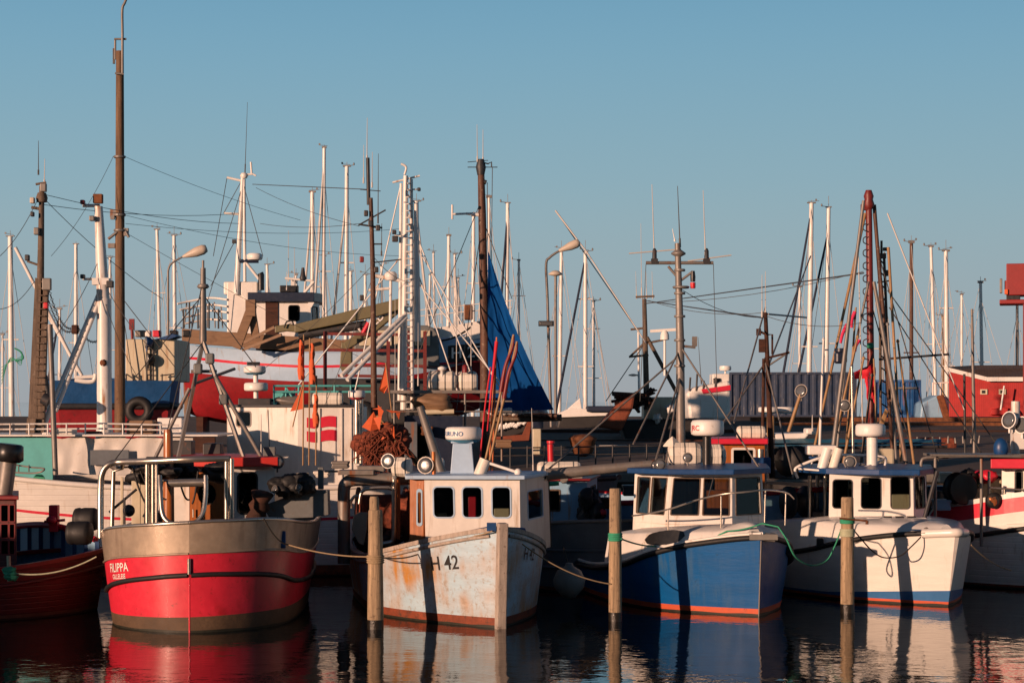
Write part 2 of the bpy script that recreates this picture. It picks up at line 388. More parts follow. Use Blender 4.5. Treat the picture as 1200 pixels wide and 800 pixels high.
def interp(tab, a):
    """smooth table lookup: tab = [(a, v1, v2, ...)]"""
    if a <= tab[0][0]: return tab[0][1:]
    if a >= tab[-1][0]: return tab[-1][1:]
    for i in range(len(tab) - 1):
        if tab[i][0] <= a <= tab[i + 1][0]:
            t = (a - tab[i][0]) / (tab[i + 1][0] - tab[i][0])
            p0, p1, p2, p3 = tab[max(i - 1, 0)], tab[i], tab[i + 1], tab[min(i + 2, len(tab) - 1)]
            res = []
            for k in range(1, len(p1)):
                d = p2[0] - p1[0]
                m1 = (p2[k] - p0[k]) / max(p2[0] - p0[0], 1e-6) * d; m2 = (p3[k] - p1[k]) / max(p3[0] - p1[0], 1e-6) * d
                res.append((2 * t ** 3 - 3 * t * t + 1) * p1[k] + (t ** 3 - 2 * t * t + t) * m1 + (-2 * t ** 3 + 3 * t * t) * p2[k] + (t ** 3 - t * t) * m2)
            return tuple(res)
class Hull:
    """lofted hull. local frame of thing: origin at the foot of the stem (waterline), +x ahead, +y to port.. picture right
    tab: [(a, half breadth at waterline, half breadth at the rail, rail height)] with a = metres aft of the stem"""
    def __init__(s, T, L, tab, rake=.3, ra=1.5, pw=1.0, n=34, srake=0.0, roll=0.0):
        s.roll = roll; s.T, s.L, s.tab, s.rake, s.ra, s.pw, s.n, s.srake = T, L, tab, rake, ra, pw, n, srake
    def pt(s, side, a, z, off=0.0):
        bw, bd, sh = interp(s.tab, a)
        f = z / max(sh, .01)
        y = lerp(bw, bd, max(f, 0) ** s.pw if f > 0 else 0) if z >= 0 else bw * (1 + z * .35)
        x = -a + s.rake * max(z, -.3) / s.tab[0][3] * max(0, 1 - a / s.ra) ** 1.2 + s.srake * f * max(0, (a - s.L * .8) / (s.L * .2))
        return s.T.w(x, side * (max(y, 0) + off), z + s.roll * side * y * min(max(z, 0) / .5, 1))
    def sheer(s, a): return interp(s.tab, a)[2]
    def As(s): return [s.L * (i / s.n) ** 1.7 for i in range(s.n + 1)]
    def shell(s, levels, mats, name='hull', zbot=-.45, rows=5, bulw=.0, deckmat=None, parent=None, sides=(-1, 1), inner=None, thick=.06, bevel=0):
        """levels: [(fn(a, sheer) -> z, material index)] from bottom upwards; first row at zbot"""
        mb = MB(); As = s.As(); mats = list(mats) + ['algae']; levels = [(lambda a, s_: .035 + .015 * noise.noise(V((a * 3, 1, 0))), len(mats) - 1)] + [l for l in levels if l[0](1.0, 1.0) > .06]
        def zs(a):
            sh = s.sheer(a); out = [zbot]; mi = []
            cur = zbot
            for fn, m in levels:
                z = min(fn(a, sh), sh); z = max(z, cur + 1e-3); k = rows if z - cur > .3 else 1
                k = rows if fn is levels[-1][0] else 2
                for j in range(1, k + 1): out.append(lerp(cur, z, j / k)); mi.append(m)
                cur = z
            return out, mi
        for sd_ in sides:
            rws = []
            for a in As:
                z, mi = zs(a); rws.append([s.pt(sd_, a, q) for q in z])
            if sd_ > 0: rws = rws[::-1]
            mb.grid(rws, True, mi)
        z, mi = zs(0); mb.grid([[s.pt(1, 0, q) for q in z], [s.pt(-1, 0, q) for q in z]], False, mi)   # blunt stem
        z, mi = zs(s.L)                                   # transom
        mb.grid([[s.pt(-1, s.L, q) for q in z], [s.pt(1, s.L, q) for q in z]], False, mi)
        if bulw:                                          # inner bulwark face and deck
            for sd_ in sides:
                rws = [[s.pt(sd_, a, s.sheer(a)), s.pt(sd_, a, s.sheer(a), -thick) , s.pt(sd_, a, s.sheer(a) - bulw, -thick - .01)] for a in As if a > .12]
                mb.grid(rws, False, [inner or 0] * 2)
        if deckmat is not None:
            rws = []
            for a in [a for a in As if a > .1]:
                l, r = s.pt(-1, a, s.sheer(a) - max(bulw, .01), -.02), s.pt(1, a, s.sheer(a) - max(bulw, .01), -.02)
                c = (l + r) / 2 + V((0, 0, .05)); rws.append([l, c, r])
            mb.grid(rws, True, [deckmat] * 2)
        o = mb.build(name, mats, s.T, parent=parent)
        return o
    def strip(s, zfn, r, name, m, parent=None, a0=0.0, a1=None, sides=(-1, 1), off=.0, seg=8, flat=None):
        """a rub rail / cap rail that follows the hull"""
        a1 = s.L if a1 is None else a1; mb = MB(); As = [a for a in s.As() if a0 < a < a1]; As = [a0] + As + [a1]
        for sd_ in sides:
            pts = [s.pt(sd_, a, zfn(a), off) for a in As]
            if flat:
                rows = []
                for p, a in zip(pts, As):
                    q = s.pt(sd_, a, zfn(a), off - flat[0])
                    up = V((0, 0, flat[1] / 2)); rows.append([p + up, q + up, q - up, p - up, p + up])
                mb.grid(rows, False)
                mb.add(rows[-1][:4], [(0, 1, 2, 3)]); mb.add(rows[0][:4], [(3, 2, 1, 0)])
            else: mb.tube(pts, r, seg)
        return mb.build(name, m, s.T, parent=parent)
    def a_px(s, side, px, z):
        for k in range(900):
            a = s.L * k / 900; q = s.pt(side, a, z)
            if abs(CX + q.x * F / q.y - px) < 1.2: return a
        return 1.0
    def z_py(s, side, px, py):
        z = 1.0
        for _ in range(4): q = s.pt(side, s.a_px(side, px, z), z); z = Z(py, q.y)
        return z
    def text(s, side, txt, a0, z0, size, m, name='lettering', parent=None, rise=0.0, extr=.004, squeeze=1.0, slope=0.0):
        """letters wrapped onto the hull side; a0 = where the text starts (its left end in the picture)"""
        me = text_mesh(txt, size, 0.0)
        zz = z0 + size / 2
        tab = [(0, 0.0)]; a = 0; p = s.pt(side, 0, zz); N = 200; d = 0
        for i in range(1, N + 1):
            a = s.L * i / N; q = s.pt(side, a, zz); d += (q - p).length; p = q; tab.append((a, d))
        def a_of(dd):
            for i in range(len(tab) - 1):
                if tab[i + 1][1] >= dd: return lerp(tab[i][0], tab[i + 1][0], (dd - tab[i][1]) / max(tab[i + 1][1] - tab[i][1], 1e-9))
            return s.L
        d0 = interp([(t[0], t[1]) for t in tab], a0)[0]
        mb = MB(); vs = []
        for u, v in me[0]:
            u *= squeeze
            dd = d0 - u if side < 0 else d0 + u
            aa, zq = a_of(dd), z0 + v + rise * u; q = s.pt(side, aa, zq)
            n_ = (s.pt(side, aa + .06, zq) - s.pt(side, aa - .06 if aa > .06 else 0, zq)).cross(s.pt(side, aa, zq + .1) - q)
            if n_.y > 0: n_ = -n_
            vs.append(q + n_.normalized() * .009)
        mb.add(vs, me[1])
        return mb.build(name, m, s.T, parent=parent)
_tc = {}
def text_mesh(txt, size, extrude=0.0):
    """2-D outline of the lettering as triangles"""
    k = (txt, size)
    if k in _tc: return _tc[k]
    cu = bpy.data.curves.new('lettering', 'FONT'); cu.body = txt; cu.size = size * 1.38; cu.resolution_u = 3; cu.offset = size * .012
    ob = bpy.data.objects.new('lettering', cu); COL.objects.link(ob)
    dg = bpy.context.evaluated_depsgraph_get(); me = bpy.data.meshes.new_from_object(ob.evaluated_get(dg))
    res = ([(v.co.x, v.co.y) for v in me.vertices], [tuple(p.vertices) for p in me.polygons])
    bpy.data.objects.remove(ob); bpy.data.curves.remove(cu); bpy.data.meshes.remove(me)
    _tc[k] = res; return res
def flat_text(T, txt, size, org, u, v, m, name='lettering', parent=None, squeeze=1.0):
    me = text_mesh(txt, size); u, v, org = V(u).normalized(), V(v).normalized(), V(org); mb = MB()
    mb.add([org + u * (a * squeeze) + v * b for a, b in me[0]], me[1])
    return mb.build(name, m, T, parent=parent)

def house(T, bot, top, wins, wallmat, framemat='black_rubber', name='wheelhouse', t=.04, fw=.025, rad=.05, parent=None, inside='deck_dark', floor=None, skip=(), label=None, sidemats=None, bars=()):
    """walls around a plan (picture left to right along the front, then on round), windows = {side: [(s0,t0,s1,t1)]} as fractions"""
    bot, top = [V(p) for p in bot], [V(p) for p in top]; n = len(bot); c = sum(bot, V()) / n
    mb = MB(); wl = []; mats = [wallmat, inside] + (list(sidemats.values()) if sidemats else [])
    for i in range(n):
        if i in skip: continue
        j = (i + 1) % n; bl, br, tl, tr = bot[i], bot[j], top[i], top[j]
        nrm = (br - bl).cross(tl - bl).normalized()
        if nrm.dot((bl + br) / 2 - c) < 0: nrm = -nrm
        W_, H_ = ((br - bl).length + (tr - tl).length) / 2, ((tl - bl).length + (tr - br).length) / 2
        fn = lambda a, b, bl=bl, br=br, tl=tl, tr=tr, W_=W_, H_=H_: lerp(lerp(bl, br, a / W_), lerp(tl, tr, a / W_), b / H_)
        hs = []
        for k, wd in enumerate(wins.get(i, [])):
            x0, y0, x1, y1 = wd[0] * W_, wd[1] * H_, wd[2] * W_, wd[3] * H_; r_ = wd[4] if len(wd) > 4 else rad
            hs.append(rr(x0, y0, x1, y1, r_)); wl.append((fn, nrm, x0, y0, x1, y1, r_))
        mb.cur = 2 + list(sidemats).index(i) if sidemats and i in sidemats else 0
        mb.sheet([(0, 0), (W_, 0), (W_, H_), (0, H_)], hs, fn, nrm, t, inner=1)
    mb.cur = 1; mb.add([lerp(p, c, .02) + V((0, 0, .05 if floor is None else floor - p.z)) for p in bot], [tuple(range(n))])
    wh = mb.build(name, mats, T, parent=parent, label=label)
    for fn, nrm, x0, y0, x1, y1, r_ in wl:
        f = MB(); up = lambda a, b: fn(a, b) + nrm * .012
        f.sheet(rr(x0 - fw, y0 - fw, x1 + fw, y1 + fw, r_ + fw), [rr(x0 + fw * .3, y0 + fw * .3, x1 - fw * .3, y1 - fw * .3, r_)], up, nrm, .02)
        f.cur = 1; mid = lambda a, b: fn(a, b) - nrm * .02
        f.sheet(rr(x0 + .001, y0 + .001, x1 - .001, y1 - .001, r_), [], mid, nrm, .006)
        f.build('window', [framemat, 'glass'], T, parent=wh if parent is None else parent)
    return wh
def slab(T, pts, th, name, m, parent=None, camber=0.0, bevel=.015):
    """roof: polygon (CCW) extruded upwards, with a slight crown"""
    pts = [V(p) for p in pts]; n = len(pts); c = sum(pts, V()) / n; mb = MB(); up = V((0, 0, th)); vs = list(pts) + [p + up for p in pts] + [c + up + V((0, 0, camber)), c]
    fs = [(i, (i + 1) % n, n + (i + 1) % n, n + i) for i in range(n)] + [(n + i, n + (i + 1) % n, 2 * n) for i in range(n)] + [((i + 1) % n, i, 2 * n + 1) for i in range(n)]
    mb.add(vs, fs); return mb.build(name, m, T, parent=parent, bevel=bevel)
def radome(T, c, r, h, parent=None, skirt=None, txt=None, name='radar', tm='letter_blue', tang=-.25):
    mb = MB()
    mb.lathe(c, [(r * .8, 0), (r * .97, h * .08), (r, h * .25), (r * .99, h * .8), (r * .9, h * .95), (r * .6, h * 1.0)], 28)
    if skirt: mb.cur = 1; mb.lathe(V(c) - V((0, 0, h * .22)), [(r * .62, 0), (r * .8, h * .12), (r * .97, h * .24)], 28)
    o = mb.build(name, ['white_plastic', skirt or 'radar_skirt'], T, parent=parent)
    if txt:
        me = text_mesh(txt, h * .34); mb2 = MB(); c = V(c); wd = max(a for a, b in me[0])
        vs = []
        for a, b in me[0]:
            th = (a - wd / 2) / r + tang * math.pi; vs.append(c + V((math.sin(th) * (r + .006), -math.cos(th) * (r + .006), h * .32 + b)))
        mb2.add(vs, me[1]).build('lettering', tm, T, parent=o)
    return o
def searchlight(T, c, r, d=(-.5, -.8, .1), name='floodlight', parent=None, body='galv_steel'):
    mb = MB(); d = V(d).normalized(); mb.lathe(V(c) - d * r, [(r * .35, 0), (r * .75, r * .35), (r, r * 1.0), (r * 1.03, r * 1.15)], 16, d)
    mb.cur = 1; mb.lathe(V(c) + d * r * .155, [(r * .88, 0), (r * .9, r * .02), (r * .5, r * .06), (.01, r * .075)], 16, d)
    mb.cur = 0; mb.tube([V(c), V(c) - V((0, 0, r * 1.5))], r * .15, 6)
    return mb.build(name, [body, 'lamp_glass'], T, parent=parent)
def raft(T, c, ln, r, ax=(1, 0, 0), name='liferaft_canister', straps=3, parent=None):
    """two ribbed half shells of a liferaft canister with straps and a cradle"""
    mb = MB(); ax = V(ax).normalized(); prof = []
    prof = [(r * .55, -ln / 2), (r * .86, -ln / 2 + r * .12), (r * .97, -ln / 2 + r * .35)]
    k = 3
    for i in range(k):
        a, b = -ln / 2 + r * .35 + (ln - r * .7) * i / k, -ln / 2 + r * .35 + (ln - r * .7) * (i + 1) / k
        prof += [(r * .985, a), (r, a + .02), (r, b - .02), (r * .985, b)]
    prof += [(r * .97, ln / 2 - r * .35), (r * .86, ln / 2 - r * .12), (r * .55, ln / 2)]
    mb.lathe(c, prof, 10, ax, False)
    mb.cur = 1
    for i in range(straps):
        q = V(c) + ax * ln * ((i + .5) / straps - .5); mb.lathe(q - ax * .02, [(r * 1.03, 0), (r * 1.03, .022)], 10, ax, False)
    mb.cur = 2; s_ = ax.cross(V((0, 0, 1))).normalized()
    for sg in (-1, 1):
        q = V(c) + ax * ln * .3 * sg; mb.beam(q + s_ * r - V((0, 0, r)), q - s_ * r - V((0, 0, r)), .05, r * .35)
    return mb.build(name, ['canister', 'grey_paint', 'grey_paint'], T, parent=parent)
def rope(pts, r, m, label, group='mooring ropes between the boats and piles', name='mooring_rope', cat='rope'):
    mb = MB().tube(pts, r, 6); return solo(mb, name, m, label, cat, pts[0], group)
def rail(T, paths, r, m='stainless', name='guard_rail', parent=None):
    mb = MB()
    for p in paths: mb.tube(p, r, 6)
    return mb.build(name, m, T, parent=parent)
def whip(T, a, b, r=.012, m='wire_pale', name='antenna', parent=None):
    mb = MB().tube([a, V(a).lerp(V(b), .15)], r * 1.8, 6).tube([V(a).lerp(V(b), .15), b], r, 5, r * .5); return mb.build(name, m, T, parent=parent)
def wires(T, segs, r=.009, m='wire', name='stay', drop=0.0):
    for a, b in segs: MB().tube(sag(a, b, drop, 8) if drop else [a, b], r, 5).build(name, m, T)
# ================================================================== SETTING
mb = MB(); mb.add([(-2500, -40, 0), (2500, -40, 0), (2500, 60.0, 0), (-2500, 60.0, 0)], [(0, 1, 2, 3)])
mb.add([(-2500, 113.5, 0), (2500, 113.5, 0), (2500, 8000, 0), (-2500, 8000, 0)], [(0, 1, 2, 3)]); mb.add([(-2500, 60, 0), (-30, 60, 0), (-30, 113.5, 0), (-2500, 113.5, 0)], [(0, 1, 2, 3)])
struct('water', mb, 'water')
mb = MB(); nx, ny = 40, 26; rows = []
for j in range(ny + 1):
    y = 60 + (112 - 60) * j / ny; rows.append([])
    for i in range(nx + 1):
        x = -30 + 110 * i / nx; z = 1.62 + (3.0 - 1.62) * (j / ny) ** .8 + (.05 * noise.noise(V((x * .2, y * .2, 0))) if 0 < j < ny else 0); rows[-1].append((x, y, z))
mb.grid(rows[::-1] if False else rows); struct('quay_ground', mb, 'quay_ground')
mb = MB(); mb.boxv((-30, 59.7, -2), (110, 0, 0), (0, .3, 0), (0, 0, 3.62)); mb.boxv((-30, 112, -2), (110, 0, 0), (0, 1.5, 0), (0, 0, 5.0)); mb.boxv((-30.3, 59.7, -2), (.3, 0, 0), (0, 53.8, 0), (0, 0, 3.6))
mb.mat(1).boxv((-30.1, 59.45, 1.45), (110.1, 0, 0), (0, .35, 0), (0, 0, .24))
struct('quay_wall', mb, ['quay_wall', 'concrete'])

# ================================================================== 1. RED BOAT, round stern towards us
def boat_frame(name, label, px, py, heading, cat='fishing boat', group=None, Y=None):
    Y = Y or F * CH / (py - HY)
    return Thing(name, label, cat, (X(px, Y), Y, 0), R(heading - 90), group)
FB = 'fishing boats moored in the front row'
T = boat_frame('fishing_boat', 'red steel fishing boat with bare metal bulwark and a pipe gantry over its round stern', 222, 741, 2, group=FB)
tab = [(0, 0, 0, 1.84), (.015, .13, .17, 1.84), (.05, .29, .36, 1.84), (.14, .52, .64, 1.83), (.45, .95, 1.12, 1.81), (.9, 1.32, 1.50, 1.76), (1.5, 1.52, 1.72, 1.67), (2.4, 1.62, 1.84, 1.60), (4, 1.66, 1.88, 1.55), (6.5, 1.5, 1.8, 1.6), (8.2, 1.0, 1.35, 1.75), (9.2, .1, .2, 1.95)]
h1 = Hull(T, 9.2, tab, rake=.05, ra=1.0, n=40, roll=.05)
hull = h1.shell([(lambda a, s: .0 + .0 * a, 2), (lambda a, s: .26, 2), (lambda a, s: s - .52 + .0 * a, 1), (lambda a, s: s, 0)], ['bulwark_steel', 'red_hull', 'antifoul_brown', 'deck_grey', 'deck_dark'], bulw=.75, deckmat=3, inner=4, name='hull')
h1.strip(lambda a: h1.sheer(a) - .52, .02, 'rub_rail', 'bulwark_steel', off=.012)
h1.strip(lambda a: h1.sheer(a) - .88 - .09 * min(a, 1.5), .042, 'rubber_fender_strip', 'black_rubber', off=.03)
h1.strip(lambda a: h1.sheer(a), .032, 'cap_rail', 'stainless', off=-.02)
mb = MB(); mb.tube([h1.pt(1, 0, 0.0) + V((0, .012, 0)), h1.pt(1, 0, h1.sheer(0) - .57) + V((0, .012, 0))], .018, 8); mb.cur = 1; mb.tube([h1.pt(1, 0, .98) + V((0, -.02, 0)), h1.pt(1, 0, 1.24) + V((0, -.02, 0))], .03, 8); mb.build('stern_seam', ['red_hull', 'stainless'], T)
zt1 = h1.z_py(-1, 129, 665); h1.text(-1, 'FILIPPA', h1.a_px(-1, 129, zt1), zt1, .155, 'letter_white', squeeze=.95, rise=.07)
h1.text(-1, 'GILLELEJE', h1.a_px(-1, 132, zt1 - .1), zt1 - .115, .085, 'letter_white', squeeze=.9, rise=.07)
# pipe gantry
D1 = 34.4
mb = MB()
mb.tube(smooth_path([P(118, 630, 34.6), P(118, 575, 34.7), P(120, 554, 34.7), P(128, 544, 34.7), P(142, 541, 34.7), P(175, 540, 34.4), P(222, 538, 34.2), P(268, 537, 34.4)], 6), .055, 10)
mb.tube([P(141, 541, 34.7) + V((0, .25, 0)), P(143, 548, 35.2), P(133, 552, 35.2), P(131, 625, 35.2)], .04, 8)
for px in (172.5, 179.5, 183.5): mb.tube([P(px, 616, 34.5), P(px, 541, 34.5)], .04 if px < 183 else .025, 10)
for px in (265.5, 271.5): mb.tube([P(px, 612, 34.4), P(px, 537, 34.4)], .042, 10)
mb.tube([P(268, 537, 34.4), P(268, 540, 36.6)], .05, 8); mb.tube([P(176, 540, 34.4), P(180, 543, 37.5)], .05, 8); mb.tube([P(128, 544, 34.7), P(134, 548, 37.5)], .05, 8)
mb.tube([P(134, 546, 37.5), P(272, 541, 37.5)], .045, 8)
mb.build('gantry', 'stainless', T)
mb = MB(); mb.tube(smooth_path([P(187, 557, 34.1), P(188, 575, 34.0), P(190, 600, 33.9), P(197, 611, 33.85), P(214, 616, 33.8), P(230, 611, 33.85), P(238, 600, 33.9), P(241, 580, 34.0), P(241, 557, 34.1)], 6), .042, 10); mb.build('stern_hoop', 'stainless', T)
mb = MB(); mb.tube([P(197, 566, 34.2), P(239, 565, 34.2)], .07, 12); mb.tube([P(189, 563, 34.2), P(241, 562, 34.2)], .02, 8); mb.build('hauler_roller', 'stainless', T)
# posts and brown pole, net bin
MB().tube([P(197.5, 640, 35.6), P(197.5, 560, 35.6), P(197, 508, 35.6), P(196.5, 503, 35.6)], .11, 12, .07).build('wooden_post', 'varnished_wood', T)
mb = MB(); mb.box(P(160, 578, 35.8), (.16, .12, 1.1)); mb.box(P(143, 588, 35.8), (.05, .05, .9)); mb.box(P(170, 578, 35.8), (.22, .1, 1.1)); mb.build('side_frame', 'cream_paint', T, bevel=.01)
mb = MB()
for k in range(26):
    px = random.uniform(160, 262); mb.ell(P(px, random.uniform(546, 562), random.uniform(35, 36.3)), (random.uniform(.1, .25), .2, random.uniform(.08, .17)), 8, 6, lump=.5, sd_=k)
mb.build('net_bundle', 'black_rubber', T)
for k, (a, b) in enumerate((((155, 547), (178, 600)), ((163, 547), (182, 574)), ((172, 551), (195, 585)), ((210, 560), (222, 585)), ((232, 552), (225, 590)))):
    MB().tube(sag(P(*a, 35), P(*b, 35), .12), .018, 6).build('hose', 'black_rubber', T)
mb = MB(); mb.tube([P(128, 600, 35.2), P(160, 573, 35.4)], .025, 6); mb.tube([P(146, 614, 35.3), P(146, 583, 35.3)], .02, 6); mb.ell(P(151, 598, 35.2), (.11, .11, .11)); mb.build('winch_handle', 'dark_steel', T)
# wheelhouse
Dw = 37.2
bot = [P(203, 640, Dw), P(271, 640, Dw), P(322, 640, Dw + .25), P(310, 640, Dw + 2.6), P(204, 640, Dw + 2.6)]
top = [P(203, 548, Dw), P(271, 548, Dw), P(322, 548, Dw + .25), P(310, 548, Dw + 2.6), P(204, 548, Dw + 2.6)]
def lvl(pts, z): return [V((p.x, p.y, z)) for p in pts]
zt = Z(546, Dw); bot = lvl(bot, .8); top = lvl(top, zt)
wh = house(T, bot, top, {0: [(.30, .62, .84, .9, .12)], 1: [(.16, .52, .58, .93, .09)], 2: [(.2, .5, .8, .9)]}, 'white_paint', t=.05)
# wooden door with a round light, set on the aft wall
mb = MB(); q0 = P(222, 620, Dw - .06); q1 = P(263, 552, Dw - .06); Wd = q1.x - q0.x; Hd = q1.z - .9
mb.sheet([(0, 0), (Wd, 0), (Wd, Hd), (0, Hd)], [[(Wd * .5 + .17 * math.cos(t * .4488), Hd * .74 + .2 * math.sin(t * .4488)) for t in range(14)]], lambda a, b: V((q0.x + a, q0.y, .9 + b)), (0, -1, 0), .04)
for k in (.25, .75): mb.box((q0.x + Wd * k, q0.y - .015, .9 + Hd * .3), (.25, .03, .5))
door = mb.build('door', 'varnished_wood', T, bevel=.008)
MB().tube([(q0.x + .08, q0.y - .06, 1.7), (q0.x + .08, q0.y - .06, 1.85)], .015, 6).build('handle', 'stainless', T, parent=door)
rf = slab(T, lvl([P(200, 548, Dw - .25), P(272, 548, Dw - .3), P(326, 546, Dw - .05), P(316, 546, Dw + 2.8), P(200, 546, Dw + 2.8)], zt), .17, 'roof', 'red_roof', camber=.04)
searchlight(T, P(325, 541, Dw), .13, (.1, -1, .1), body='black_plastic')
mb = MB(); mb.box(P(316, 532, Dw + .6), (.22, .2, .28)); mb.tube([P(316, 528, Dw + .6), P(314, 480, Dw + .6)], .012, 6); mb.build('antenna', 'grey_paint', T, bevel=.01)
for c_, s_ in ((P(212, 525, Dw + 1.5), (.5, .4, .3)), (P(250, 527, Dw + 1.2), (.35, .4, .26)), (P(190, 538, Dw), (.6, .1, .1))): MB().box(c_, s_).build('roof_box', 'dark_steel', T, bevel=.02)
# A-frame mast
mb = MB(); ap = P(238, 400, 37.6)
mb.tube([P(238, 314, 37.6), ap], .05, 8, .07)
mb.beam(ap, P(208, 540, 37.4), .1, .06); mb.beam(ap, P(287, 540, 37.4), .1, .06); mb.tube([P(222, 455, 37.5), P(180, 540, 37.3)], .035, 8); mb.tube([P(252, 440, 37.5), P(306, 535, 37.5)], .04, 8)
mb.tube([P(224, 435, 37.6), P(254, 435, 37.6)], .03, 8); mb.tube([P(226, 450, 37.6), P(275, 432, 38.4)], .03, 8)
mb.lathe(P(238, 336, 37.6), [(.01, -.05), (.09, -.03), (.12, 0), (.09, .05)], 12); mb.tube([P(238, 314, 37.6), P(238, 305, 37.6)], .025, 6)
mb.build('mast', 'galv_steel', T)
for k, (px, py) in enumerate(((232, 432), (246, 420), (262, 468))): MB().box(P(px, py, 37.5), (.16, .16, .2)).build('mast_lamp', 'grey_paint', T, bevel=.03)
wires(T, [(P(238, 345, 37.6), P(160, 440, 36.5)), (P(238, 345, 37.6), P(300, 430, 38)), (P(238, 400, 37.6), P(130, 545, 35)), (P(238, 330, 37.6), P(196, 505, 35.6))], .01)
# net-arm on the starboard side: roller, plate, bags
mb = MB(); Dn = 35.9
poly = [P(311, 598, Dn), P(314, 590, Dn), P(330, 584, Dn), P(366, 574, Dn), P(384, 574, Dn), P(385, 603, Dn), P(366, 606, Dn), P(316, 608, Dn)]
mb.prism(poly, (.02, .22, 0)); mb.box(P(376, 560, Dn + .1), (.1, .1, .4)); mb.build('hauler_arm', 'grey_paint', T, bevel=.01)
mb = MB(); mb.lathe(P(304, 593, Dn - .2), [(.10, -.26), (.2, -.24), (.14, -.1), (.2, 0), (.14, .1), (.21, .25), (.1, .27)], 18, (.25, -.2, 1)); mb.build('hauler_wheel', 'rust_dark', T)
mb = MB()
for k in range(9): mb.ell(P(326 + k * 4.2, 568 + (k % 3) * 4 - k * .8, Dn - .1), (.17, .15, .14), 10, 7, lump=.6, sd_=k)
mb.build('canvas_bag', 'black_rubber', T)
for px in (322, 350): searchlight(T, P(px, 573 if px < 330 else 571, Dn - .3), .07, (-.6, -.7, .2), name='work_lamp')
mb = MB(); mb.box(P(332, 632, 34.2), (.09, .05, .3)); mb.build('fairlead', 'blue_paint', T, bevel=.02)

# ================================================================== 2. DARK RED BOAT in the shade at the left edge
T = Thing('fishing_boat', 'dark red wooden fishing boat in shade, cut by the left edge of the picture', 'fishing boat', (X(114, 37.0), 37.0, 0), R(90 - 27 - 90 + 0), FB)
T.o.rotation_euler = (0, 0, R(20)); T.M = Matrix.Translation(T.o.location) @ Matrix.Rotation(R(20), 4, 'Z'); T.I = T.M.inverted()
tab = [(0, 0, 0, 1.12), (.3, .45, .6, 1.09), (.9, 1.0, 1.2, 1.02), (1.8, 1.4, 1.6, .93), (3.2, 1.6, 1.75, .87), (5, 1.6, 1.75, .87), (7.5, 1.1, 1.3, 1.0), (8.4, .3, .4, 1.1)]
h2 = Hull(T, 8.4, tab, rake=.2, ra=1.2)
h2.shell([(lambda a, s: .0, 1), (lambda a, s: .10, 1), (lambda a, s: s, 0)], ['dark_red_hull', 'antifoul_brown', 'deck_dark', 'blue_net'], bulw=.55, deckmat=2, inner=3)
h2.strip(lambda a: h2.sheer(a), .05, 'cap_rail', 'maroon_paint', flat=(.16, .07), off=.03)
h2.strip(lambda a: h2.sheer(a) - .3, .035, 'rub_rail', 'dark_red_hull', off=.02)
# raised blue inner bulwark with red cap
mb = MB(); rows = []; caps = []
for k in range(15):
    t = k / 14; px = 20 + 92 * t; D = 38.6 - 1.7 * t; zt_ = Z(lerp(618, 626, t) - 6 * math.sin(math.pi * t) + 8 * t * t, D); p = P(px, 600, D); rows.append([V((p.x, p.y, .6)), V((p.x, p.y, zt_))]); caps.append(V((p.x, p.y, zt_ + .03)))
mb.grid(rows, False); mb.grid([[q + V((0, .08, 0)) for q in r] for r in rows][::-1], False)
for k in range(0, 15, 2): q = rows[k]; mb.cur = 1; mb.boxv(q[0] + V((0, -.07, 0)), (.08, 0, 0), (0, .06, 0), (0, 0, q[1].z - q[0].z))
mb.cur = 2; mb.tube(caps, .06, 8); mb.build('bulwark', ['pale_blue_paint', 'blue_paint', 'bright_red'], T)
mb = MB(); mb.box(P(63.5, 607, 37.6), (.17, .17, .5)); mb.tube([P(52, 611, 37.5), P(76, 609, 37.5)], .03, 6); mb.ell(P(60, 609, 37.4), (.1, .08, .08)); mb.build('stem_post', 'bright_red', T, bevel=.01)
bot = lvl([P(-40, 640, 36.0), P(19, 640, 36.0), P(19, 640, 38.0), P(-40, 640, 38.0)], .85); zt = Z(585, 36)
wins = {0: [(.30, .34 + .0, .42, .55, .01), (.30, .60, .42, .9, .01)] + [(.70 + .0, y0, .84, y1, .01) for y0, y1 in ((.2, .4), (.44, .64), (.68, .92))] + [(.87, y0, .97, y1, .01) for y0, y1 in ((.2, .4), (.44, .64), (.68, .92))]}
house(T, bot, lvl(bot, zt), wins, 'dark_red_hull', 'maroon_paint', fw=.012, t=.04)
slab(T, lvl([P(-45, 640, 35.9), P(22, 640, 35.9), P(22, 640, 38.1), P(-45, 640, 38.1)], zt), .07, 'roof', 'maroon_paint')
mb = MB(); mb.tube([P(4, 585, 36.5), P(11, 533, 36.5)], .15, 14); mb.cur = 1; mb.lathe(P(10, 541, 36.5), [(.20, 0), (.27, .05), (.24, .3), (.2, .33)], 16, (.12, 0, 1)); mb.build('exhaust_stack', ['galv_steel', 'black_plastic'], T)
mb = MB(); mb.tube([P(11, 681, 34.6), P(10, 651, 34.6)], .035, 8); mb.build('bitt', 'rope_pale', T)
mb = MB()
for k in range(6): mb.ell(P(9 + k * 1.2, 668 + (k % 3) * 4, 34.5), (.09, .07, .06), 8, 6, lump=.5, sd_=k)
mb.build('rope_coil', 'rope_green', T)
rope(sag(P(14, 671, 34.5), P(113, 652, 34.6), .13), .015, 'rope_pale', 'pale green rope sagging from the dark red boat to the red boat')
for i, (px, py, D) in enumerate(((93, 624, 36.0), (101, 608, 36.6))):
    mb = MB(); mb.lathe(P(px - 12, py, D), [(.12, -.02), (.2, 0), (.215, .06), (.2, .1), (.215, .16), (.215, .34), (.19, .4), (.08, .42)], 18, (1, -.15, 0))
    solo(mb, 'fender', 'black_rubber', ['black rubber fender in front, hung by the corner of the red boat', 'black rubber fender behind another at the corner of the red boat'][i], 'fender', P(px, py, D), 'black rubber fenders between the two red boats')

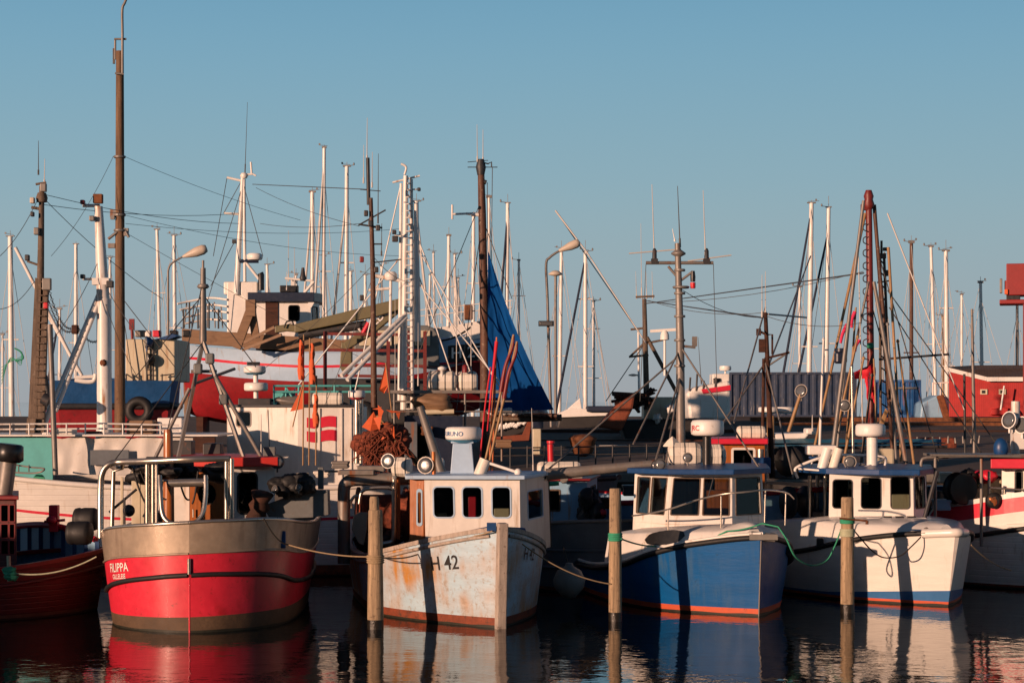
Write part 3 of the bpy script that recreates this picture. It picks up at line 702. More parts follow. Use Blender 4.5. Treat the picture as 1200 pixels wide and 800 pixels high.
# ================================================================== 3. PALE BLUE BOAT H 42
T = boat_frame('fishing_boat', 'pale blue rust streaked wooden fishing boat marked H 42 with white wheelhouse', 585, 735.5, 17, group=FB)
tab = [(0, 0, 0.03, 1.70), (.3, .26, .40, 1.63), (.8, .62, .84, 1.50), (1.5, 1.05, 1.26, 1.33), (2.4, 1.42, 1.56, 1.15), (3.4, 1.5, 1.60, 1.02), (4.6, 1.38, 1.50, .98), (6.5, 1.1, 1.25, 1.0), (8.4, .6, .8, 1.15)]
h3 = Hull(T, 8.4, tab, rake=.12, ra=1.2, n=40)
h3.shell([(lambda a, s: .02, 1), (lambda a, s: .17, 1), (lambda a, s: s, 0)], ['h_blue_hull', 'antifoul_rust', 'deck_grey', 'weathered_wood'], bulw=.4, deckmat=2, inner=3, rows=8)
h3.strip(lambda a: h3.sheer(a), .05, 'cap_rail', 'worn_wood', flat=(.15, .075), off=.035)
h3.strip(lambda a: h3.sheer(a) - .11, .03, 'rub_rail', 'worn_wood', off=.02, a0=.1)
mb = MB(); s0, s1 = T.w(.05, 0, -.3), T.w(.20, 0, 1.80); mb.beam(s0, s1, .17, .17, up=T.w(1, 0, 0) - T.w(0, 0, 0)); mb.build('stem_post', 'worn_wood', T, bevel=.02)
zt3 = h3.z_py(-1, 505, 668); h3.text(-1, 'H 42', h3.a_px(-1, 505, zt3), zt3, .25, 'ink_black', squeeze=.93, rise=.10)
h3.text(1, 'H 42', .55, 1.12, .22, 'ink_black', squeeze=1.0, rise=-.10)
mb = MB(); mb.tube([P(503, 633, 35.2), P(575, 619, 33.9), P(614, 621, 34.5)], .045, 8); mb.box(P(576, 617, 33.8), (.16, .12, .14)); mb.build('bow_rail', 'blue_paint', T)
Dw = 37.0; zt = Z(561, Dw)
bot = lvl([P(499, 640, Dw), P(610, 640, Dw - .1), P(646, 640, Dw + 2.2), P(480, 640, Dw + 1.6)], 1.0); top = lvl([P(497, 640, Dw), P(609, 640, Dw - .1), P(643, 640, Dw + 2.2), P(478, 640, Dw + 1.6)], zt)
dz = zt - 1.0
house(T, bot, top, {0: [(.095, .50, .305, .895, .07), (.40, .50, .60, .895, .07), (.71, .50, .90, .895, .07)], 1: [(.25, .45, .75, .82)], 3: [(.15, .42, .35, .85, .05)]}, 'white_paint', 'sky_blue_paint', fw=.02, t=.05, sidemats={3: 'varnished_wood'})
slab(T, lvl([P(475, 640, Dw - .12), P(615, 640, Dw - .25), P(650, 640, Dw + 2.4), P(474, 640, Dw + 1.9)], zt), .07, 'roof', 'sky_blue_paint', camber=.05)
mb = MB(); mb.box(P(553, 597, 37.7), (.16, .1, .5)); mb.cur = 1; mb.box(P(588, 603, 37.6), (.3, .12, .25)); mb.box(P(513, 604, 37.5), (.35, .1, .12)); mb.build('cabin_gear', ['bright_red', 'cream_paint'], T, bevel=.02)
# wooden door half seen left of the front
mb = MB(); a, b = P(480, 645, Dw + .12), P(496.5, 645, Dw + .06)
mb.sheet([(0, 0), (.27, 0), (.27, dz + .15), (0, dz + .15)], [rr(.15, dz * .5, .225, dz * .93, .035)], lambda u, v: V((lerp(a.x, b.x, u / .27), lerp(a.y, b.y, u / .27), .87 + v)), (-.1, -1, 0), .04)
dr = mb.build('door', 'varnished_wood', T, bevel=.008)
f = MB(); f.sheet(rr(.13, dz * .47, .245, dz * .96, .05), [rr(.155, dz * .51, .22, dz * .92, .03)], lambda u, v: V((lerp(a.x, b.x, u / .27), lerp(a.y, b.y, u / .27) - .012, .87 + v)), (-.1, -1, 0), .02)
f.cur = 1; f.sheet(rr(.15, dz * .5, .225, dz * .93, .03), [], lambda u, v: V((lerp(a.x, b.x, u / .27), lerp(a.y, b.y, u / .27) + .01, .87 + v)), (-.1, -1, 0), .01); f.build('window', ['pale_blue_paint', 'glass'], T, parent=dr)
# radar pedestal and radar
Dr = 37.6; mb = MB(); c = P(542, 556, Dr); zt2 = Z(519, Dr); hw0, hw1 = m_(14, Dr), m_(11, Dr)
b4 = [V((c.x + sx * hw0, c.y + sy * .22, zt + .05)) for sx, sy in ((-1, -1), (1, -1), (1, 1), (-1, 1))]; t4 = [V((c.x + sx * hw1, c.y + sy * .16, zt2)) for sx, sy in ((-1, -1), (1, -1), (1, 1), (-1, 1))]
mb.add(b4 + t4, [(0, 1, 5, 4), (1, 2, 6, 5), (2, 3, 7, 6), (3, 0, 4, 7), (4, 5, 6, 7)]); mb.boxv((c.x - hw1 * 1.2, c.y - .2, zt2), (hw1 * 2.4, 0, 0), (0, .4, 0), (0, 0, .04)); mb.build('radar_pedestal', 'sky_blue_paint', T, bevel=.01)
radome(T, (c.x + .02, c.y, zt2 + .06), m_(21.5, Dr), m_(15.5, Dr), skirt='radar_skirt', txt='FURUNO', tang=-.22)
raft(T, P(471, 547, 38.0), m_(24, 38), m_(12, 38), (1, -.1, 0), straps=2); raft(T, P(510, 546, 38.8), m_(22, 38), m_(11, 38), (1, 0, 0), straps=2)
searchlight(T, P(499, 545, 37.2), .16, (-.35, -1, .1)); searchlight(T, P(455, 540, 37.4), .14, (-.35, -1, .1), body='black_plastic')
MB().tube([P(508.5, 560, 37.2), P(508, 529, 37.2)], .04, 10).build('exhaust_pipe', 'copper', T)
mb = MB(); mb.tube([P(561, 558, 37.3), P(569, 538, 37.3)], .11, 12); mb.build('pole_holder', 'canister', T)
MB().tube(smooth_path([P(566, 540, 37.3), P(600, 551, 37.2), P(606, 553, 37.2)]), .03, 6).ell(P(607, 553, 37.2), (.07, .07, .07)).build('roof_lamp', 'white_plastic', T)
MB().tube([P(519, 560, 38.2), P(492, 476, 38.2)], .10, 8, .07).build('boom', 'galv_steel', T)
# stern gantry pipe, hauler and gear at the left
mb = MB(); mb.tube(smooth_path([P(403, 660, 38.2), P(403, 600, 38.2), P(403, 575, 38.2), P(405, 567, 38.2), P(413, 562.5, 38.2), P(440, 561.5, 38.2), P(492, 560, 38.2)], 5), .12, 12); mb.build('gantry', 'galv_steel', T)
mb = MB(); mb.tube(smooth_path([P(462, 558, 37.9), P(462, 600, 37.9), P(461, 628, 37.9), P(458, 635, 37.9), P(443, 637, 37.9)], 5), .055, 8); mb.tube(smooth_path([P(421, 590, 37.9), P(424, 576, 37.9), P(434, 572, 37.9), P(452, 571, 37.9), P(460, 573, 37.9)], 5), .035, 8)
mb.tube(smooth_path([P(412, 595, 38.2), P(411, 588, 38.2), P(416, 581, 38.2), P(422, 582, 38.2)], 5), .03, 8); mb.build('hauler_frame', 'stainless', T)
mb = MB(); mb.box(P(466, 595, 38.1), (.10, .1, 1.2)); mb.build('board', 'varnished_wood', T, bevel=.01)
mb = MB(); mb.prism([P(412, 620, 37.6), P(414, 605, 37.6), P(420, 600, 37.6), P(431, 600, 37.6), P(430, 620, 37.6), P(426, 639, 37.6), P(420, 636, 37.6)], (0, .05, 0)); mb.build('hauler_plate', 'bulwark_steel', T, bevel=.015)
MB().lathe(P(448, 603, 38.7), [(.05, -.5), (.55, -.48), (.55, -.44), (.4, -.4), (.4, .4), (.55, .44), (.55, .48), (.05, .5)], 22, (1, .2, 0)).build('net_drum', 'brown_net', T)
mb = MB()
for k in range(14): mb.ell(P(random.uniform(428, 480), random.uniform(630, 652), random.uniform(38.0, 39.5)), (.2, .2, .14), 8, 6, lump=.6, sd_=k)
mb.build('net_heap', 'black_rubber', T)
mb = MB(); mb.box(P(418, 553, 38.3), (m_(42, 38), .5, .09)); mb.box(P(435, 549, 38.6), (m_(32, 38), .4, .12)); mb.box(P(395, 552, 38.4), (m_(30, 38), .06, .04)); mb.build('sorting_tray', 'galv_steel', T, bevel=.01)
for k in range(9): 
    pass
MB().ell(P(594, 622, 34.3), (.05, .04, .07)).build('cleat', 'galv_steel', T)
rope(sag(P(338, 638, 34.2), P(430, 652, 33.75), .05) + sag(P(430, 652, 33.75), P(448, 652, 33.75), 0, 2)[1:] + sag(P(449, 653, 34), P(490, 649, 34.8), .04), .013, 'rope_tan', 'tan rope from the red boat round the leftmost pile to the H 42 boat')
rope(sag(P(612, 637, 34.3), P(716, 684, 34.9), .12), .013, 'rope_tan', 'tan rope from the bow of the H 42 boat to the middle pile')
rope(sag(P(309, 607, 33.62), P(338, 638, 33.95), .10) , .013, 'rope_dark', 'dark rope end hanging over the metal bulwark of the red boat')
rope(sag(P(520, 634, 34.5), P(577, 622, 33.7), .03), .014, 'rope_tan', 'thin tan rope lying along the rail of the H 42 boat')
mb = MB(); mb.lathe(P(667, 682, 36.8), [(.02, -.3), (.12, -.27), (.27, -.1), (.3, .05), (.22, .22), (.08, .3), (.06, .36)], 18, (0, 0, 1)); mb.cur = 1; mb.tube([P(667, 665, 36.8), P(660, 640, 37.2)], .012, 5)
solo(mb, 'fender', ['fender_grey', 'rope_dark'], 'round grey buoy fender hanging low between the H 42 boat and the middle pile', 'fender', P(667, 690, 36.8))
# dan buoy poles in the white holder
for k, (a, b) in enumerate((((566, 552), (602, 392)), ((571, 552), (606, 400)))):
    mb = MB(); mb.tube([P(*a, 37.3), P(*b, 37.35)], .024, 7); mb.cur = 1
    q = P(*b, 37.35); d = (q - P(*a, 37.3)).normalized()
    mb.tube(smooth_path([q, q - d * .25 + V((.03, 0, 0)), q - d * .6 + V((-.02, 0, 0)), q - d * 1.1]), .02, 6, .045)
    solo(mb, 'dan_buoy_pole', ['bamboo', 'maroon_paint'], ['bamboo flag pole with furled dark red flag, nearer the H 42 radar', 'bamboo flag pole with furled dark red flag, farther from the H 42 radar'][k], 'flag pole', P(*a, 37.3), 'furled flag poles on the H 42 boat')

# ================================================================== 4. BLUE BOAT
T = boat_frame('fishing_boat', 'royal blue fishing boat with orange waterline and white deckhouse', 889, 721.5, 20, group=FB)
tab = [(0, 0, .03, 1.42), (.25, .27, .36, 1.38), (.6, .60, .76, 1.30), (1.0, .93, 1.12, 1.20), (1.6, 1.26, 1.46, 1.02), (2.4, 1.40, 1.58, .80), (3.6, 1.45, 1.62, .64), (4.8, 1.32, 1.48, .60), (6.2, 1.1, 1.25, .62)]
h4 = Hull(T, 6.2, tab, rake=.10, ra=1.0, n=44)
h4.shell([(lambda a, s: .0, 1), (lambda a, s: .13, 1), (lambda a, s: s, 0)], ['blue_hull', 'antifoul_orange', 'deck_grey', 'white_paint'], rows=7, bulw=.02, deckmat=3, inner=3)
h4.strip(lambda a: h4.sheer(a), .05, 'rub_rail', 'black_rubber', off=.02)
MB().tube([T.w(0, 0, -.1), T.w(.10, 0, 1.36)], .014, 8).build('stem_band', 'galv_steel', T)
# white cuddy / raised side above the rail
def cuddy(h, ztop, mats, inset=.06, a0=.25, a1=6.5, name='foredeck', crown=.10, slope=.12, win=None, steps=22):
    mb = MB(); L_, R_, rows = [], [], []
    for k in range(steps + 1):
        a = lerp(a0, a1, (k / steps) ** 1.3); s_ = h.sheer(a); zt_ = max(ztop(a), s_ + .015)
        l0, r0 = h.pt(-1, a, s_ , -inset), h.pt(1, a, s_, -inset); c = (l0 + r0) / 2
        f = max(.4, 1 - slope / max((r0 - l0).length, .3)); l1, r1 = c + (l0 - c) * f, c + (r0 - c) * f
        l1.z = r1.z = zt_; q = [l0, l0.lerp(l1, .5), l1]
        g = max(.3, 1 - (slope + .16) / max((r0 - l0).length, .3)); l2, r2 = c + (l0 - c) * g, c + (r0 - c) * g; l2.z = r2.z = zt_ + .035
        cc = V((c.x, c.y, zt_ + .035 + crown)); m1 = l2.lerp(r2, .25); m2 = l2.lerp(r2, .75); m1.z = m2.z = zt_ + .035 + crown * .75
        rows.append([l0, l0.lerp(l1, .5), l1, l2, m1, cc, m2, r2, r1, r0.lerp(r1, .5), r0])
    mb.grid(rows, True); mb.add(rows[0], [tuple(range(11))]); mb.add(rows[-1], [tuple(range(11))[::-1]])
    return mb.build(name, mats, h.T), rows
zc4 = lambda a: lerp(1.52, 1.22, min(a / 4.2, 1)) if a > .5 else lerp(1.42, 1.52, a / .5)
cud, crow = cuddy(h4, zc4, 'white_paint', slope=.22, crown=.12, a1=3.5)
h4.strip(lambda a: h4.sheer(a) + .07, .03, 'toe_rail', 'white_paint', off=-.03, a1=6)
# slot window on the port side of the foredeck
def side_slot(h, a0, a1, z0, z1, T, m='glass', lean=.10, off=.012, name='window', r=.05):
    fn = lambda u, v: h.pt(-1, u, h.sheer(u), -.06 - lean * (v - h.sheer(u)) / .5 + off) * 1.0 + V((0, 0, v - h.sheer(u)))
    mb = MB(); mid = (a0 + a1) / 2; o = rr(a0, z0, a1, z1, (z1 - z0) * .45, 5)
    pts = [fn(u, v) for u, v in o]; n = fn(mid + .1, z0) - fn(mid - .1, z0); nn = V((-.55, -.83, .15)).normalized()
    mb.prism([p + nn * .012 for p in pts], -nn * .06); return mb.build(name, m, T)
def on_rows(rows, px, py, out_=.01):
    ''' the point of a foredeck's left side that projects to px, py '''
    for i in range(len(rows) - 1):
        c0, c1 = rows[i][1], rows[i + 1][1]; x0, x1 = CX + c0.x * F / c0.y, CX + c1.x * F / c1.y
        if min(x0, x1) <= px <= max(x0, x1):
            t = (px - x0) / (x1 - x0); l0, l1 = rows[i][0].lerp(rows[i + 1][0], t), rows[i][2].lerp(rows[i + 1][2], t)
            z = Z(py, c0.y); v = (z - l0.z) / (l1.z - l0.z); return l0.lerp(l1, v) + V((-.55, -.83, 0)) * out_
gr = []
for k in range(13):
    px = lerp(754, 801, k / 12); e = math.sin(math.pi * k / 12) ** .35; yc = lerp(632, 627.5, k / 12); gr.append([on_rows(crow, px, yc + 8.5 * e * f_, .015) for f_ in (1, .5, 0, -.5, -1)])
mb = MB(); mb.grid(gr[::-1]); mb.build('window', 'black_plastic', T)
# wheelhouse with raked panes
Dw = 38.3; zt = Z(555, Dw)
plan = [(741, 39.1), (779, 38.25), (858, 38.05), (897, 38.8), (890, 41.2), (748, 41.4)]
bot = [P(px, 0, D) for px, D in plan]; bot = lvl(bot, 1.15); plan_t = [(744, 39.2), (787, 38.45), (858, 38.3), (893, 38.95), (887, 41.2), (750, 41.4)]
top = lvl([P(px, 0, D) for px, D in plan_t], zt)
hh = zt - 1.15; b0 = (Z(603, Dw) - 1.15) / hh
house(T, bot, top, {0: [(.10, b0, .44, .93, .02), (.50, b0, .9, .93, .02)], 1: [(.05, b0, .475, .93, .02), (.545, b0, .95, .93, .02)], 2: [(.12, b0, .9, .93, .02)], 3: [(.3, b0, .7, .9, .03)], 4: [(.15, b0 + .1, .4, .9, .03)], 5: [(.15, b0, .85, .9)]}, 'white_paint', 'weathered_wood', fw=.015, t=.04, floor=1.5, inside='varnished_wood')
slab(T, lvl([P(735, 0, 38.7), P(783, 0, 37.95), P(860, 0, 37.8), P(903, 0, 38.6), P(898, 0, 41.6), P(738, 0, 41.7)], zt), .10, 'roof', 'blue_paint', camber=.08)
mb = MB(); mb.box(P(842, 600, 40.2), (.6, .3, .9)); mb.cur = 1; mb.box(P(800, 598, 39.2), (.5, .25, .3)); mb.box(P(770, 600, 39.9), (.35, .35, .6)); mb.build('console', ['varnished_wood', 'black_plastic'], T, bevel=.02)
MB().tube([P(836, 560, 37.95), P(830, 582, 37.9)], .012, 5).build('wiper', 'dark_steel', T)
Dr = 39; mb = MB(); mb.tube([P(828.5, 550, Dr), P(828.5, 511, Dr)], .085, 12); mb.build('radar_post', 'black_plastic', T)
radome(T, P(829, 510, Dr), m_(19.5, Dr), m_(18.5, Dr), txt='JRC', tm='red_paint', tang=-.30)
raft(T, P(802, 533, 39.4), m_(40, Dr), m_(15.5, Dr), (1, .0, 0), straps=3); raft(T, P(838, 534, 39.7), m_(24, Dr), m_(14.5, Dr), (1, .1, 0), straps=2)
MB().lathe(P(788, 523, 39.4), [(.2, 0), (.1, .12), (.01, .2)], 4, (0, 0, 1), False).build('canister_lid', 'canister', T)
searchlight(T, P(806, 536, 38.2), .10, (-.2, -1, .1)); searchlight(T, P(774, 544, 38.2), .11, (-.2, -1, .1), body='black_plastic'); searchlight(T, P(769, 545, 38.5), .10, (.2, -1, .1), body='black_plastic')
# bow rail
mb = MB(); pr = smooth_path([P(741, 604, 37.6), P(757, 602, 37.3), P(785, 596, 36.9), P(815, 586, 36.5), P(845, 579, 36.1), P(875, 576, 36.0), P(897, 574, 36.2), P(921, 577, 37.2), P(930, 584, 38.2)], 4); mb.tube(pr, .018, 6)
for px, py, bx, by, D in ((783, 597, 783, 640, 36.9), (845, 580, 845, 618, 36.2), (897, 575, 896, 612, 36.3), (921, 577, 920, 615, 37.3)): mb.tube([P(px, py, D), P(bx, by, D)], .016, 6)
mb.build('guard_rail', 'stainless', T)
mb = MB(); mb.tube([P(880, 627, 35.8), P(908, 630, 35.8)], .08, 8); mb.box(P(893, 628, 35.9), (.5, .5, .1)); mb.build('bow_roller', 'fender_grey', T)
mb = MB(); As = [.9 + .12 * k for k in range(12)]; mb.tube([h4.pt(1, a_, h4.sheer(a_) - .14, .05) for a_ in As], .08, 8); mb.build('rope_fender', 'black_rubber', T)
rope(sag(P(728, 631, 34.9), P(768, 640, 36.8), .03) + sag(P(768, 640, 36.8), P(852, 622, 36.0), .10)[1:] + sag(P(852, 622, 36.0), P(893, 613, 35.8), 0.03)[1:] + sag(P(893, 613, 35.8), P(912, 617, 35.6), .0, 3)[1:], .015, 'rope_green', 'green rope from the middle pile along the bow of the blue boat')
rope(smooth_path([P(912, 617, 35.6), P(922, 632, 35.5), P(932, 652, 35.6), P(950, 662, 36.0), P(968, 657, 36.5), P(978, 640, 36.5), P(985, 622, 36.4)]), .015, 'rope_green', 'green rope sagging from the blue bow to the white boat pile')
MB().tube([P(640, 556, 38.9), P(768, 543, 38.9)], .12, 8, .08).build('boom', 'galv_steel', T)
# mast of the blue boat
Dm = 41.0; mb = MB(); mb.tube([P(798, 545, Dm), P(797, 400, Dm), P(795.5, 340, Dm), P(794, 285, Dm)], .10, 10, .06)
for py in (318, 345, 372, 400, 430): mb.lathe(P(796.5, py, Dm), [(.11, 0), (.12, .02), (.11, .05)], 10)
mb.tube([P(757, 308, Dm), P(836, 308, Dm)], .035, 8); mb.tube([P(794, 325, Dm), P(783, 312, Dm)], .03, 6); mb.tube([P(796, 330, Dm), P(812, 318, Dm)], .03, 6)
mb.lathe(P(795, 298, Dm), [(.02, -.07), (.15, 0), (.15, .03), (.02, .12)], 8); mb.lathe(P(798, 338, Dm), [(.16, 0), (.18, .03), (.16, .05)], 12)
mb.tube([P(797, 405, Dm), P(815, 407, Dm)], .03, 6); mb.box(P(814, 400, Dm), (.1, .1, .2)); mast = mb.build('mast', 'galv_steel', T)
mb = MB(); mb.lathe(P(812, 330, Dm), [(.05, 0), (.055, .1), (.04, .22)], 10); mb.cur = 1; mb.lathe(P(812, 331, Dm), [(.05, -.12), (.055, -.1), (.055, 0)], 10); mb.build('navigation_lamp', ['black_plastic', 'red_paint'], T, parent=mast)
for px, y0, y1, m in ((767, 308, 216, 'wire_pale'), (827, 308, 223, 'wire_pale'), (797, 290, 218, 'wire'), (791, 283, 268, 'white_plastic')):
    whip(T, P(px, y0, Dm), P(px - 3, y1, Dm), .013, m); 
for a, b in (((737, 297), (798, 292)), ((806, 306), (857, 299))): MB().tube([P(*a, Dm), P(*b, Dm)], .014, 5).build('antenna', 'wire_pale', T)
for px in (767, 828): MB().lathe(P(px, 308, Dm), [(.05, 0), (.045, .25), (.02, .3)], 8).box(P(px, 306, Dm), (.14, .1, .1)).build('antenna_base', 'dark_steel', T)
mb = MB(); mb.beam(P(762, 388, 43), P(794, 386, 43), .07, .06); mb.lathe(P(779, 398, 43), [(.1, 0), (.09, .12), (.05, .2)], 12); mb.tube([P(779, 396, 43), P(779, 440, 43)], .03, 6); mb.build('scanner', 'white_plastic', T)
wires(T, [(P(796, 410, Dm), P(742, 520, 39)), (P(797, 405, Dm), P(892, 552, 39)), (P(792, 420, Dm), P(640, 552, 39)), (P(797, 440, Dm), P(768, 540, 39)), (P(797, 440, Dm), P(780, 545, 39)), (P(860, 495, 40.5), P(897, 360, 46))], .02, 'galv_steel', 'stay')
wires(T, [(P(797, 330, Dm), P(797, 500, Dm)), (P(836, 309, Dm), P(842, 520, 40)), (P(757, 309, Dm), P(750, 470, 41))], .007)
# piles
for i, (px, D, ytop, r, lab) in enumerate(((440, 33.8, 598, .135, 'wooden mooring pile in front of the H 42 boat, a thin stub on its top'), (721, 35.0, 573, .115, 'wooden mooring pile with green rope, between the H 42 boat and the blue boat'), (993, 36.4, 583, .125, 'wooden mooring pile in front of the white boat, grey rope round it'))):
    mb = MB(); x = X(px, D); n = 16; zt_ = Z(ytop, D); pts = [(-1.2, 1.05), (.0, 1.05), (.12, 1.05)]
    mb.cur = 1; mb.lathe((x, D, 0), [(r * 1.04, -1.5), (r * 1.04, 0), (r * 1.03, .16)], n)
    mb.cur = 0; prof = [(r * 1.02, .16)]
    for k in range(1, 12): prof.append((r * (1.02 - .012 * k + random.uniform(-.02, .02)), lerp(.16, zt_, k / 11)))
    prof.append((r * .75, zt_ + .015)); mb.lathe((x, D, 0), prof, n)
    if i == 0: mb.lathe((x - .02, D, zt_), [(r * .62, 0), (r * .6, .2), (r * .5, .24)], 10)
    mb.cur = 2; zr = {0: Z(655, D), 1: Z(629, D), 2: Z(624, D)}[i]
    for k in range(4): mb.lathe((x, D, zr + k * .035 - .05), [(r * 1.0, -.02), (r * 1.17, 0), (r * 1.0, .02)], n)
    if i == 2:
        mb.cur = 3
        for k in range(3): mb.lathe((x, D, Z(612, D) + k * .035), [(r * 1.0, -.02), (r * 1.17, 0), (r * 1.0, .02)], n)
    solo(mb, 'mooring_pile', ['pile_wood', 'wet_wood', ['rope_tan', 'rope_green', 'rope_pale'][i], 'rope_green'], lab, 'pile', (x, D, 0), 'wooden mooring piles')

# ================================================================== 5. WHITE BOAT
T = boat_frame('fishing_boat', 'white fishing boat with blue roof and blue waterline band, radar on a post', 1111, 710, 19, group=FB)
tab = [(0, 0, .05, 1.44), (.25, .25, .36, 1.41), (.6, .56, .74, 1.36), (1.0, .88, 1.10, 1.28), (1.6, 1.26, 1.48, 1.14), (2.4, 1.5, 1.68, .96), (3.6, 1.75, 1.88, .80), (5.2, 1.7, 1.86, .74), (7.5, 1.5, 1.7, .8), (8.6, 1.2, 1.4, .85)]
h5 = Hull(T, 8.6, tab, rake=.34, ra=1.3, n=44)
h5.shell([(lambda a, s: .0, 2), (lambda a, s: .085, 2), (lambda a, s: max(.13, .30 - .08 * a), 1), (lambda a, s: s, 0)], ['white_hull', 'boot_blue', 'antifoul_orange', 'white_paint'], rows=8, bulw=.02, deckmat=3, inner=0)
h5.strip(lambda a: h5.sheer(a) - .02, .05, 'rub_rail', 'black_rubber', off=.02, a0=.3)
mb = MB(); As = [0, .05, .12, .22, .36]
mb.tube([h5.pt(-1, a, h5.sheer(a) - .03, -.02) for a in As[::-1]] + [h5.pt(1, a, h5.sheer(a) - .03, -.02) for a in As], .085, 10); mb.build('bow_cap', 'white_hull', T)
zc5 = lambda a: 1.47 if a > .9 else lerp(1.42, 1.47, a / .9)
cuddy(h5, lambda a: zc5(a) - max(0, a - 3) * .08, 'white_hull', slope=.34, crown=.07, a0=.3, a1=7.4)
Dw = 39.6; zt = Z(556, Dw)
plan = [(971, 39.95), (1071, 39.6), (1087, 40.2), (1085, 42.2), (978, 42.8)]
bot = lvl([P(px, 0, D) for px, D in plan], 1.3); top = lvl([P(px, 0, D + .06) for px, D in [(972, 39.95), (1070, 39.62), (1085, 40.22), (1083, 42.2), (979, 42.8)]], zt)
hh = zt - 1.3; y0, y1 = (Z(596, Dw) - 1.3) / hh, (Z(559.5, Dw) - 1.3) / hh
house(T, bot, top, {0: [(.045, y0, .275, y1 - .05, .06), (.385, y0, .615, y1 - .01, .06), (.735, y0, .955, y1, .06)], 1: [(.15, y0, .85, y1, .06)], 2: [(.1, y0, .4, y1)], 3: [(.62, y0, .85, y1)], 4: [(.3, y0, .7, y1)]}, 'white_hull', 'dark_steel', fw=.014, t=.05, floor=1.64)
MB().box(P(1054, 590, 40.8), (.4, .3, .4)).build('seat', 'cream_paint', T, bevel=.03)
slab(T, lvl([P(936, 0, 40.9), P(968, 0, 40.0), P(1030, 0, 39.3), P(1078, 0, 39.2), P(1094, 0, 40.0), P(1091, 0, 42.6), P(938, 0, 43.2)], zt), .11, 'roof', 'blue_paint', camber=.09)
for px, D in ((948, 41.2), (957, 42.2), (966, 41.2)): MB().tube([P(px, 640, D), P(px + 1, 557, D)], .04, 8).build('awning_post', 'stainless', T)
mb = MB(); mb.box(P(962, 612, 41.6), (.5, .8, .5)); mb.build('engine_box', 'dark_steel', T, bevel=.03)
mb = MB(); mb.box(P(961, 635, 38.9), (.14, .1, .18)); mb.build('hull_port', 'black_plastic', T, bevel=.03)
for px in (1040, 1054, 1068): MB().box(P(px, 606, 39.2), (.16, .1, .05)).build('deck_vent', 'black_plastic', T)
MB().box(P(1050, 608, 39.25), (m_(70, 39), .25, .07)).build('deck_step', 'white_hull', T, bevel=.02)
MB().lathe(P(1086, 626, 37.7), [(.09, 0), (.06, .05), (.07, .12), (.02, .14)], 10).build('bollard', 'galv_steel', T)
Dr = 40.3; MB().tube([P(1022, 550, Dr), P(1022, 512, Dr)], .11, 12).build('radar_post', 'white_plastic', T)
radome(T, P(1020, 511, Dr), m_(17.5, Dr), m_(15, Dr))
mb = MB(); mb.box(P(962, 527, 41), (m_(34, 41), .45, m_(11, 41))); mb.cur = 1; mb.box(P(962, 536, 41), (m_(28, 41), .3, .06)); o = mb.build('radar', ['white_plastic', 'blue_paint'], T, bevel=.05)
for k, px in enumerate((965, 978)): MB().tube([P(px - 2, 549, 40.3), P(px + 5, 525, 40.3)], .10, 12).build('pole_holder', 'canister' if k else 'white_plastic', T)
mb = MB(); mb.tube(smooth_path([P(935, 560, 40.6), P(932, 553, 40.6), P(936, 546, 40.6), P(970, 534, 40.6), P(1000, 533, 41.5), P(1030, 534, 42)], 4), .03, 8); mb.tube(smooth_path([P(936, 549, 40.5), P(990, 552, 40.0), P(1020, 545, 40.2), P(1035, 538, 41)], 4), .022, 8); mb.tube(smooth_path([P(1035, 551, 40.3), P(1038, 540, 40.3), P(1034, 535, 41.3), P(1005, 533, 42)], 4), .025, 8)
for px in (950, 975, 1000): mb.tube([P(px, 552, 40.8), P(px + 2, 538, 40.8)], .02, 6)
mb.build('roof_rail', 'white_mast', T)
searchlight(T, P(996, 541, 40.2), .13, (-.3, -1, 0)); searchlight(T, P(1010, 548, 40.3), .09, (.2, -1, 0))
rope(smooth_path([P(998, 618, 36.4), P(1010, 632, 36.6), P(1022, 645, 36.8), P(1036, 653, 37), P(1055, 651, 37.1), P(1068, 640, 37.2), P(1079, 629, 37.4)]), .013, 'rope_dark', 'dark rope sagging from the right hand pile to the white bow')
MB().tube([P(984, 607, 36.2), P(1016, 610, 36.3)], .02, 6).tube([P(1016, 610, 36.3), P(1016, 614, 36.3)], .03, 6).build('boathook', 'rust', T)
# slanting spars above the white boat
for a, b, D, r in (((972, 560), (1012, 235), 42, .05), ((1065, 560), (1024, 330), 42, .055), ((1098, 560), (1100, 552), 41, .02)):
    MB().tube([P(*a, D), P(*b, D)], r, 8, r * .7).build('spar', 'galv_steel', T)
MB().tube([P(1083, 608, 39.4), P(1098, 552, 39.5)], .04, 8).build('roof_strut', 'dark_steel', T)

# ================================================================== 6. RED AND WHITE BOAT at the right edge
T = Thing('fishing_boat', 'white fishing boat with red bulwark and red roof at the right edge', 'fishing boat', (X(1292, 40.2), 40.2, 0), R(26 - 90), FB)
tab = [(0, 0, .1, 1.6), (.25, .24, .36, 1.56), (.6, .5, .68, 1.5), (1.0, .8, 1.0, 1.42), (1.6, 1.16, 1.38, 1.30), (2.4, 1.5, 1.68, 1.15), (3.6, 1.75, 1.88, 1.02), (5.2, 1.7, 1.86, .95), (7.5, 1.5, 1.7, .95), (8.6, 1.2, 1.4, .95)]
h6 = Hull(T, 8.6, tab, rake=.3, ra=1.3, n=40)
h6.shell([(lambda a, s: .0, 2), (lambda a, s: .08, 2), (lambda a, s: s, 0)], ['white_planked', 'boot_blue', 'antifoul_rust', 'deck_grey'], rows=7, bulw=.05, deckmat=3)
h6.strip(lambda a: h6.sheer(a) - .14, .05, 'rub_rail', 'black_rubber', off=.02)
mb = MB(); rows = []
